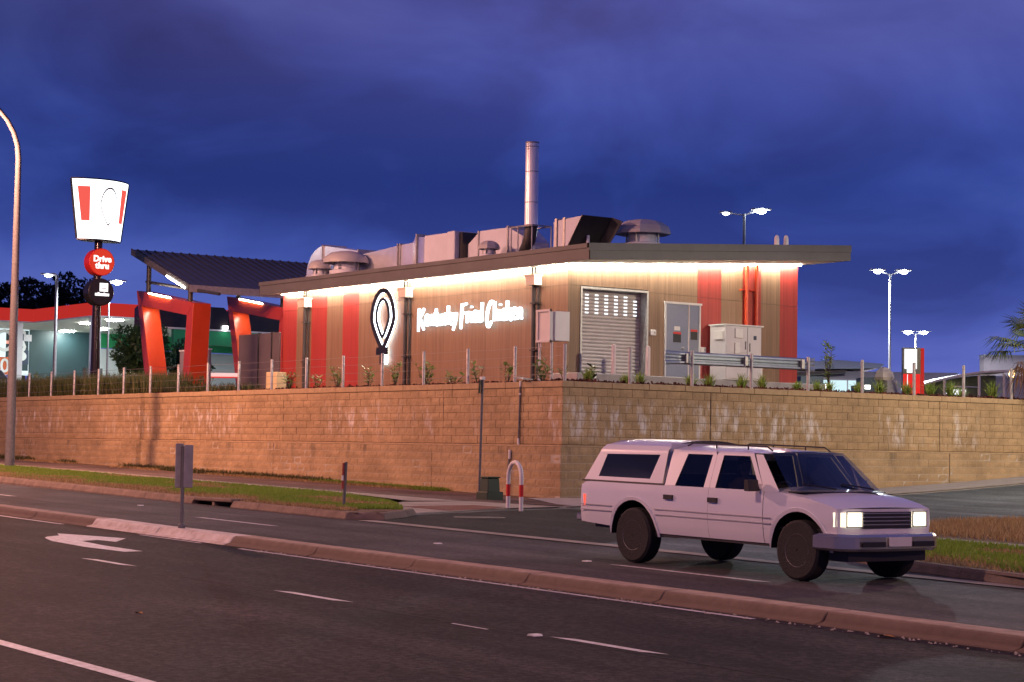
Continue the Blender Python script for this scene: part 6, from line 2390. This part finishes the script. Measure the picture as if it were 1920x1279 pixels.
# ------------------------------------------------------------------ pickup with a canopy over its tray
def pickup():
    X0, Y0 = -19.2, 17.75
    Z0 = g(X0, Y0)
    tilt = -0.015
    HW = 0.85
    t = thing('pickup_truck', 'white double cab pickup with a white canopy over its tray driving on the far lane', 'pickup', (X0, Y0, Z0))
    def hw(z):
        return float(np.interp(z, [0.38, 0.5, 0.72, 0.95, 1.06, 1.30, 1.50, 1.60], [0.80, 0.835, 0.86, 0.85, 0.83, 0.755, 0.69, 0.62]))
    def W(x, y, z):
        return (X0+x, Y0+y, Z0+z+tilt*x)
    AR = 0.465
    WX = (-1.36, 1.75)
    WZ = 0.37
    def bottom(x):
        b = 0.42 if x > -1.0 else float(np.interp(x, [-2.5, -1.0], [0.50, 0.42]))
        for c in WX:
            d = abs(x-c)
            if d < AR:
                b = max(b, WZ+math.sqrt(AR*AR-d*d))
        return b
    def top(x):
        return float(np.interp(x, [-2.52, -2.4, 1.15, 1.4, 1.9, 2.2, 2.36], [1.00, 1.05, 1.06, 1.055, 1.00, 0.94, 0.89]))
    def pinch(x):          # plan taper at the ends
        return float(np.interp(x, [-2.55, -2.35, 1.2, 2.0, 2.38], [0.955, 1.0, 1.0, 0.975, 0.925]))
    def side(m, s, xa, xb, out=0.0, za=None, zb=None, n=None):
        n = n or max(3, int((xb-xa)/0.05))
        rows = 9
        V = []
        for i in range(n+1):
            x = xa+(xb-xa)*i/n
            b = bottom(x) if za is None else max(za, bottom(x))
            tp = top(x) if zb is None else zb
            for k in range(rows+1):
                z = b+(tp-b)*k/rows
                V.append(W(x, s*(hw(z)*pinch(x)+out), z))
        w = rows+1
        F = []
        for i in range(n):
            for k in range(rows):
                f = (i*w+k, (i+1)*w+k, (i+1)*w+k+1, i*w+k+1)
                F.append(f if s < 0 else f[::-1])
        m.add(V, F)
    # body shell: quarter panels, front wings, bonnet, tail, floor
    m = MB()
    for s in (-1, 1):
        side(m, s, 1.155, 2.36)
    # bonnet
    n, k = 12, 8
    V = []
    for i in range(n+1):
        x = 1.15+(2.36-1.15)*i/n
        for j in range(k+1):
            v = -1+2*j/k
            V.append(W(x, v*hw(top(x))*pinch(x), top(x)+0.055*(1-v*v)*float(np.interp(x, [1.15, 2.36], [1, 0.35]))))
    w = k+1
    m.add(V, [(i*w+j, (i+1)*w+j, (i+1)*w+j+1, i*w+j+1) for i in range(n) for j in range(k)])
    m.build('front_body', 'car_white', t, smooth='auto')
    m = MB()
    for s in (-1, 1):
        side(m, s, -2.52, -0.735)
    # tail
    V = []
    for z in np.linspace(0.50, 1.0, 6):
        for v in (-1, -0.5, 0, 0.5, 1):
            V.append(W(-2.52-0.02*(1-v*v), v*hw(z)*0.96, z))
    m.add(V, [(i*5+j, i*5+j+1, (i+1)*5+j+1, (i+1)*5+j)[::-1] for i in range(5) for j in range(4)])
    # tray cover under canopy / cowl shelf
    m.add([W(-2.5, -.8, 1.03), W(-0.72, -.82, 1.04), W(-0.72, .82, 1.04), W(-2.5, .8, 1.03)], [(0, 1, 2, 3)])
    m.build('tray_body', 'car_white', t, smooth='auto')
    m = MB()
    m.prism([W(-2.45, -.62, .42), W(2.2, -.62, .42), W(2.2, .62, .42), W(-2.45, .62, .42)], (0, 0, .12))
    m.prism([W(-2.4, -.78, .60), W(2.25, -.78, .60), W(2.25, .78, .60), W(-2.4, .78, .60)], (0, 0, .04))
    m.build('chassis', 'car_trim', t)
    for c in WX:
        for s in (-1, 1):
            m = MB()
            n = 14
            V = []
            for i in range(n+1):
                a = PI*i/n
                for yy in (0.84, 0.45):
                    V.append(W(c+AR*math.cos(a), s*yy, WZ+AR*math.sin(a)))
            m.add(V, [(2*i, 2*i+1, 2*i+3, 2*i+2) for i in range(n)])
            m.add([W(c-AR, s*0.45, 0.35), W(c+AR, s*0.45, 0.35), W(c+AR, s*0.45, 0.85), W(c-AR, s*0.45, 0.85)], [(0, 1, 2, 3)])
            m.build('wheel_housing', 'car_trim', t)
    for c in WX:
        for s in (-1, 1):
            m = MB()
            V = []
            n = 18
            for i in range(n+1):
                a = PI*i/n
                for (rr_, out) in ((AR, 0.004), (AR+0.045, 0.012), (AR+0.05, 0.0)):
                    x, z = c+rr_*math.cos(a), WZ+rr_*math.sin(a)
                    V.append(W(x, s*(hw(z)*pinch(x)+out), z))
            m.add(V, [(3*i+k, 3*i+k+1, 3*i+k+4, 3*i+k+3) for i in range(n) for k in range(2)])
            m.build('arch_lip', 'car_white', t, smooth='auto')
    # doors with their upper frames, panes and handles
    def quad_strip(m, s, pts, out=0.0, rows=5):
        """quad given as bottom-left, bottom-right, top-right, top-left in (x, z), laid on the body side"""
        bl, br, tr, tl_ = pts
        V = []
        for k in range(rows+1):
            f = k/rows
            a = (bl[0]+(tl_[0]-bl[0])*f, bl[1]+(tl_[1]-bl[1])*f)
            b = (br[0]+(tr[0]-br[0])*f, br[1]+(tr[1]-br[1])*f)
            V += [W(a[0], s*(hw(a[1])+out), a[1]), W(b[0], s*(hw(b[1])+out), b[1])]
        F = [(2*k, 2*k+1, 2*k+3, 2*k+2) for k in range(rows)]
        if s > 0:
            F = [f[::-1] for f in F]
        m.add(V, F)
    SILL, RAIL = 1.06, 1.475
    for s in (-1, 1):
        for (xa, xb, win, hx) in ((-0.731, 0.137, [(-0.53, SILL), (0.03, SILL), (0.06, RAIL), (-0.42, RAIL)], -0.62), (0.141, 1.151, [(0.25, SILL), (1.08, SILL), (0.76, RAIL), (0.27, RAIL)], 0.24)):
            m = MB()
            side(m, s, xa, xb, 0.004)
            tl0, tr0 = xa+0.12 if xa < 0 else xa, (xb if xa < 0 else 0.84)
            bl, br = (xa, 1.058), (xb, 1.058)
            quad_strip(m, s, [bl, (win[0][0], 1.058), (win[3][0], RAIL), (tl0, RAIL)], 0.003)
            quad_strip(m, s, [(win[1][0], 1.058), br, (tr0, RAIL), (win[2][0], RAIL)], 0.003)
            quad_strip(m, s, [(tl0, RAIL), (tr0, RAIL), (tr0-0.03, 1.52), (tl0+0.02, 1.52)], 0.003)
            d = m.build('door', 'car_white', t, smooth='auto')
            m = MB()
            quad_strip(m, s, win, -0.012)
            m.build('window_pane', 'glass_tint', d)
            m = MB()
            y = s*(hw(0.90)+0.004)
            m.prism([W(hx-0.085, y, 0.875), W(hx+0.085, y, 0.875), W(hx+0.085, y, 0.935), W(hx-0.085, y, 0.935)], (0, s*0.028, 0))
            m.build('handle', 'car_trim', d)
    # pillars and cab roof
    m = MB()
    for s in (-1, 1):
        quad_strip(m, s, [(-0.735, 1.05), (-0.72, 1.05), (-0.60, 1.52), (-0.735, 1.53)], 0.0)
        quad_strip(m, s, [(1.15, 1.05), (1.42, 1.055), (0.98, 1.50), (0.845, 1.50)], 0.0)
    n = 10
    k = 8
    V = []
    for i in range(n+1):
        x = -0.74+(1.06+0.74)*i/n
        for j in range(k+1):
            v = -1+2*j/k
            zz = 1.515+0.075*(1-abs(v)**2.6)*float(np.interp(x, [-0.74, 0.3, 1.06], [1, 0.95, 0.35]))
            V.append(W(x, v*hw(1.515), zz))
    w = k+1
    m.add(V, [(i*w+j, (i+1)*w+j, (i+1)*w+j+1, i*w+j+1) for i in range(n) for j in range(k)])
    m.build('cab_roof', 'car_white', t, smooth='auto')
    m = MB()
    # windscreen
    V = []
    for f in np.linspace(0, 1, 5):
        x = 1.56+(1.06-1.56)*f
        z = 1.075+(1.535-1.075)*f
        for v in (-1, -.5, 0, .5, 1):
            yy = v*(hw(z)-0.05)
            V.append(W(x+0.10*(1-v*v)*(1-f*0.6), yy, z+0.02*(1-v*v)))
    m.add(V, [(i*5+j, i*5+j+1, (i+1)*5+j+1, (i+1)*5+j) for i in range(4) for j in range(4)])
    m.build('windscreen', 'glass_clear', t, smooth=True)
    m = MB()
    for v0, v1, z in ((-0.1, -0.62, 1.10), (0.55, 0.05, 1.10)):
        m.tube([W(1.66, v0, z), W(1.60, v1, z+0.06)], 0.010, 5)
    m.prism([W(1.50, -.76, 1.055), W(1.72, -.70, 1.055), W(1.72, .70, 1.055), W(1.50, .76, 1.055)], (0, 0, 0.012))
    m.build('wiper_cowl', 'car_trim', t)
    # interior
    m = MB()
    for v in (-.36, .36):
        m.prism([W(0.15, v-.24, .55), W(0.65, v-.24, .55), W(0.65, v-.24, .72), W(0.15, v-.24, .70)], (0, .48, 0))
        m.prism([W(0.02, v-.23, .68), W(0.17, v-.23, .68), W(0.05, v-.2, 1.22), W(-0.06, v-.2, 1.22)], (0, .46, 0))
        m.prism([W(-0.06, v-.12, 1.24), W(0.03, v-.12, 1.24), W(0.01, v-.12, 1.40), W(-0.06, v-.12, 1.40)], (0, .24, 0))
    m.prism([W(-0.70, -.7, .55), W(-0.3, -.7, .55), W(-0.3, -.7, .78), W(-0.55, -.7, .78), W(-0.62, -.65, 1.2), W(-0.72, -.65, 1.2)], (0, 1.4, 0))
    m.build('seat', 'car_seat', t)
    m = MB()
    m.prism([W(1.05, -.74, .70), W(1.5, -.74, .70), W(1.5, -.74, 1.05), W(1.10, -.74, 1.02)], (0, 1.48, 0))
    m.build('dashboard', 'car_trim', t)
    m = MB()
    ctr = Vector(W(0.95, -.36, 1.0))
    ring_ = []
    for i in range(17):
        a = 2*PI*i/16
        ring_.append(ctr+Vector((0.07*math.sin(a), 0.18*math.cos(a), 0.165*math.sin(a))))
    m.tube(ring_, 0.014, 6)
    m.tube([ctr, ctr+Vector((0.15, 0, -0.08))], 0.02, 6)
    m.build('steering_wheel', 'car_trim', t)
    # canopy over the tray
    cs = []
    m = MB()
    def cw(z):
        return float(np.interp(z, [1.06, 1.5, 1.56, 1.62], [0.82, 0.715, 0.66, 0.5]))
    def cstrip(m, s, pts, rows=5, out=0.0):
        bl, br, tr, tl_ = pts
        V = []
        for k in range(rows+1):
            f = k/rows
            a = (bl[0]+(tl_[0]-bl[0])*f, bl[1]+(tl_[1]-bl[1])*f)
            b = (br[0]+(tr[0]-br[0])*f, br[1]+(tr[1]-br[1])*f)
            V += [W(a[0], s*(cw(a[1])+out), a[1]), W(b[0], s*(cw(b[1])+out), b[1])]
        F = [(2*k, 2*k+1, 2*k+3, 2*k+2) for k in range(rows)]
        if s > 0:
            F = [f[::-1] for f in F]
        m.add(V, F)
    CW = [(-2.16, 1.125), (-1.07, 1.125), (-0.95, 1.45), (-2.06, 1.43)]
    xr = lambda z: float(np.interp(z, [1.06, 1.5, 1.62], [-2.46, -2.20, -2.05]))
    for s in (-1, 1):
        cstrip(m, s, [(xr(1.075), 1.075), (-0.80, 1.075), (-0.80, 1.125), (xr(1.125), 1.125)])
        cstrip(m, s, [(xr(1.125), 1.125), (CW[0][0], 1.125), (CW[3][0], 1.43), (xr(1.43), 1.43)])
        cstrip(m, s, [(CW[1][0], 1.125), (-0.80, 1.125), (-0.80, 1.45), (CW[2][0], 1.45)])
        cstrip(m, s, [(xr(1.43), 1.43), (-0.80, 1.45), (-0.80, 1.56), (xr(1.53), 1.56)])
    n, k = 8, 8
    V = []
    for i in range(n+1):
        f = i/n
        for j in range(k+1):
            v = -1+2*j/k
            zb_ = 1.56
            x = xr(1.54)+(-0.80-xr(1.54))*f
            V.append(W(x, v*cw(zb_), zb_+0.085*(1-abs(v)**2.6)*(0.7 if i == 0 else 1)))
    w = k+1
    m.add(V, [(i*w+j, (i+1)*w+j, (i+1)*w+j+1, i*w+j+1) for i in range(n) for j in range(k)])
    # rear frame and front bulkhead
    V = []
    for z in (1.075, 1.2, 1.35, 1.56, 1.62):
        for v in (-1, 0, 1):
            V.append(W(xr(z), v*cw(z), z+(0.02 if v == 0 and z > 1.5 else 0)))
    m.add(V, [(i*3+j, i*3+j+1, (i+1)*3+j+1, (i+1)*3+j)[::-1] for i in range(4) for j in range(2)])
    m.add([W(-0.802, -.8, 1.06), W(-0.802, .8, 1.06), W(-0.802, .66, 1.60), W(-0.802, -.66, 1.60)], [(0, 1, 2, 3)])
    cn = m.build('canopy_shell', 'car_white', t, smooth='auto')
    for s in (-1, 1):
        m = MB()
        cstrip(m, s, CW, out=-0.008)
        m.build('window_pane', 'glass_tint', cn)
    m = MB()
    m.add([W(xr(1.15)-0.006, -.62, 1.15), W(xr(1.15)-0.006, .62, 1.15), W(xr(1.48)-0.006, .56, 1.48), W(xr(1.48)-0.006, -.56, 1.48)], [(3, 2, 1, 0)])
    m.build('window_pane', 'glass_tint', cn)
    m = MB()
    for s in (-1, 1):
        cstrip(m, s, [(-2.50, 1.048), (-0.74, 1.050), (-0.74, 1.074), (-2.49, 1.074)], out=0.012, rows=1)
    m.build('canopy_seal', 'car_trim', t)
    # mouldings, sills
    for s in (-1, 1):
        for (xa, xb) in ((-2.48, -1.80), (-0.90, 1.30)):
            for z in (0.665, 0.735):
                m = MB()
                y = s*(hw(z)+0.005)
                m.prism([W(xa, y, z-.006), W(xb, y, z-.006), W(xb, y, z+.006), W(xa, y, z+.006)], (0, s*0.008, 0))
                m.build('side_moulding', 'vent_plastic', t)
    m = MB()
    for s in (-1, 1):
        y = s*0.80
        m.prism([W(-0.86, y, 0.385), W(1.26, y, 0.385), W(1.26, y, 0.42), W(-0.86, y, 0.42)], (0, -s*0.1, 0))
    m.build('side_sill', 'car_trim', t)
    # front
    m = MB()
    V = []
    for z in (0.50, 0.64, 0.78, 0.895):
        for v in (-1, -.5, 0, .5, 1):
            V.append(W(2.36+0.04*(1-v*v), v*hw(z)*0.925, z))
    m.add(V, [(i*5+j, i*5+j+1, (i+1)*5+j+1, (i+1)*5+j) for i in range(3) for j in range(4)])
    m.build('front_panel', 'car_white', t)
    m = MB()
    m.prism([W(2.40, -.42, .66), W(2.40, .42, .66), W(2.40, .42, .86), W(2.40, -.42, .86)], (0.012, 0, 0))
    gr = m.build('grille', 'car_trim', t)
    for z in (0.70, 0.745, 0.79, 0.835):
        m = MB()
        m.prism([W(2.413, -.41, z), W(2.413, .41, z), W(2.413, .41, z+.014), W(2.413, -.41, z+.014)], (0.012, 0, 0))
        m.build('grille_bar', 'chrome', gr)
    for s in (-1, 1):
        m = MB()
        m.prism([W(2.385, s*.43, .675), W(2.37, s*.68, .675), W(2.37, s*.68, .855), W(2.385, s*.43, .855)], (0.035, 0, 0))
        hl = m.build('headlight', 'headlamp_dim', t, bevel=0.01)
        m = MB()
        m.prism([W(2.422, s*.455, .70), W(2.408, s*.655, .70), W(2.408, s*.655, .83), W(2.422, s*.455, .83)], (0.006, 0, 0))
        m.build('lamp_lens', 'headlamp', hl)
        m = MB()
        for z in (.672, .857):
            m.prism([W(2.42, s*.43, z), W(2.405, s*.68, z), W(2.405, s*.68, z+.012), W(2.42, s*.43, z+.012)], (0.012, 0, 0))
        for v in (.425, .676):
            m.prism([W(2.42-(v-.43)*.06, s*v, .672), W(2.42-(v-.43)*.06, s*(v+.012), .672), W(2.42-(v-.43)*.06, s*(v+.012), .868), W(2.42-(v-.43)*.06, s*v, .868)], (0.012, 0, 0))
        m.build('lamp_surround', 'chrome', hl)['kind'] = 'stuff'
        m = MB()
        m.prism([W(2.36, s*.685, .68), W(2.30, s*.80, .68), W(2.30, s*.80, .85), W(2.36, s*.685, .85)], (0.03, s*0.006, 0))
        m.build('indicator', 'headlamp_dim', t)
    m = MB()
    P = [W(2.02, -.885, .40), W(2.42, -.865, .40), W(2.57, -.66, .40), W(2.62, 0, .40), W(2.57, .66, .40), W(2.42, .865, .40), W(2.02, .885, .40), W(2.30, .70, .40), W(2.30, -.70, .40)]
    m.prism(P, (0, 0, .20))
    bp = m.build('front_bumper', 'chrome', t, bevel=0.03)
    m = MB()
    for v0, v1 in ((-.60, -.24), (.24, .60)):
        m.prism([W(2.60, v0, .455), W(2.60, v1, .455), W(2.60, v1, .515), W(2.60, v0, .515)], (0.022, 0, 0))
    m.build('bumper_slot', 'car_trim', bp)['kind'] = 'stuff'
    m = MB()
    m.prism([W(2.15, -.72, .27), W(2.42, -.66, .27), W(2.42, .66, .27), W(2.15, .72, .27)], (0, 0, .165))
    m.build('front_apron', 'car_trim', t)
    m = MB()
    m.prism([W(2.625, -.19, .46), W(2.625, .19, .46), W(2.625, .19, .57), W(2.625, -.19, .57)], (0.008, 0, 0))
    m.build('number_plate', 'white_paint', t)
    m = MB()
    m.prism([W(-2.66, -.80, .50), W(-2.66, .80, .50), W(-2.66, .80, .60), W(-2.66, -.80, .60)], (0.16, 0, 0))
    m.build('rear_bumper', 'chrome', t, bevel=0.02)
    for s in (-1, 1):
        m = MB()
        m.prism([W(-2.545, s*.80, .72), W(-2.38, s*.862, .72), W(-2.38, s*.862, .87), W(-2.545, s*.80, .87)], (0, -s*.06, 0))
        m.build('tail_light', 'tail_glow', t)
    # wheels
    for c in WX:
        for s in (-1, 1):
            m = MB()
            o = W(c, s*0.745, WZ)
            m.lathe([(0.21, -0.11), (0.33, -0.115), (0.362, -0.09), (0.368, 0.0), (0.362, 0.09), (0.33, 0.115), (0.21, 0.11)], o, 32, 'y')
            wl = m.build('wheel', 'tyre', t, smooth='auto')
            m = MB()
            m.lathe([(0.205, s*0.085), (0.20, s*0.112), (0.16, s*0.085), (0.08, s*0.10), (0.05, s*0.108), (0.01, s*0.11)], o, 24, 'y')
            for a in range(8):
                aa = a*PI/4
                px, pz = 0.13*math.cos(aa), 0.13*math.sin(aa)
                m.lathe([(0.018, s*0.09), (0.018, s*0.106)], (o[0]+px, o[1], o[2]+pz), 8, 'y')
            m.build('rim', 'rim_dark', wl, smooth='auto')
            m = MB()
            for a in range(8):
                aa = (a+0.5)*PI/4
                px, pz = 0.172*math.cos(aa), 0.172*math.sin(aa)
                m.lathe([(0.024, s*0.088), (0.024, s*0.1005)], (o[0]+px, o[1], o[2]+pz), 8, 'y')
            hol = m.build('rim_hole', 'tyre', wl)
            hol['kind'] = 'stuff'
    # roof rails
    for s in (-1, 1):
        m = MB()
        y = s*0.50
        m.tube([W(-0.66, y, 1.575), W(-0.55, y, 1.615), W(0.85, y, 1.60), W(0.95, y, 1.55)], 0.010, 6)
        for x in (-0.1, 0.5):
            m.tube([W(x, y, 1.55), W(x, y, 1.605)], 0.009, 6)
        m.build('roof_rail', 'car_trim', t)
    for s in (-1, 1):
        m = MB()
        y = s*(hw(1.08)+0.02)
        m.tube([W(1.02, s*0.80, 1.07), W(1.04, y+s*0.04, 1.09)], 0.014, 6)
        m.prism([W(1.00, y+s*.02, 1.05), W(1.10, y+s*.02, 1.05), W(1.08, y+s*.02, 1.19), W(1.00, y+s*.02, 1.19)], (0, s*.17, 0))
        m.build('mirror', 'car_trim', t, bevel=0.015)
    # driver
    dr = thing('person', 'driver in a dark shirt sitting at the wheel of the white pickup', 'person', W(0.32, -.36, .70))
    me = D.meshes.new('driver')
    jo = [(0.28, 0, .74), (0.26, 0, .95), (0.22, 0, 1.13), (0.24, 0, 1.22), (0.26, 0, 1.32), (0.24, -.20, 1.10), (0.24, .20, 1.10), (0.48, -.24, .93), (0.48, .24, .93), (0.85, -.13, 1.05), (0.85, .13, 1.05), (0.66, -.12, .72), (0.66, .12, .72), (0.92, -.12, .55), (0.92, .12, .55)]
    ed = [(0, 1), (1, 2), (2, 3), (3, 4), (2, 5), (2, 6), (5, 7), (6, 8), (7, 9), (8, 10), (0, 11), (0, 12), (11, 13), (12, 14)]
    rr = [.15, .15, .16, .06, .085, .075, .075, .05, .05, .035, .035, .085, .085, .06, .06]
    o0 = dr.location
    me.from_pydata([tuple(Vector(W(a, -.36+b, c))-o0) for a, b, c in jo], ed, [])
    me.materials.append(MAT['shirt'])
    ob = D.objects.new('body', me)
    COL.objects.link(ob)
    ob.parent = dr
    sk = ob.modifiers.new('skin', 'SKIN')
    for i, r in enumerate(rr):
        me.skin_vertices[0].data[i].radius = (r, r)
    me.skin_vertices[0].data[0].use_root = True
    ss = ob.modifiers.new('subd', 'SUBSURF')
    ss.levels = 1
    ss.render_levels = 1
    m = MB()
    hc = W(0.28, -.36, 1.335)
    m.lathe([(0.03, -0.115), (0.06, -0.10), (0.075, -0.04), (0.085, 0.03), (0.075, 0.08), (0.04, 0.11), (0.01, 0.12)], hc, 14)
    m.prism([(hc[0]+0.075, hc[1]-.012, hc[2]-.03), (hc[0]+0.105, hc[1], hc[2]-.03), (hc[0]+0.075, hc[1]+.012, hc[2]-.03)], (0, 0, .05))
    for s in (-1, 1):
        m.box(hc[0]-.01, hc[1]+s*.082-.008, hc[2]-.03, hc[0]+.02, hc[1]+s*.082+.008, hc[2]+.03)
    m.build('head', 'skin', dr, smooth='auto')
    m = MB()
    m.lathe([(0.088, 0.02), (0.092, 0.06), (0.075, 0.105), (0.03, 0.135), (0.01, 0.138)], (hc[0]-0.012, hc[1], hc[2]), 14)
    m.build('hair', 'hair', dr, smooth='auto')
    # its own headlamps light the road
    for s in (-1, 1):
        ld = D.lights.new('headlamp_light', 'SPOT')
        ld.energy = 45
        ld.color = (1.0, 0.9, 0.75)
        ld.spot_size = rad(50)
        ld.spot_blend = 0.7
        ld.shadow_soft_size = 0.06
        lo = D.objects.new('headlamp_light', ld)
        COL.objects.link(lo)
        lo.parent = t
        lo.location = (2.46, s*0.55, 0.77+tilt*2.46)
        lo.rotation_euler = (0, rad(-84), 0)
pickup()
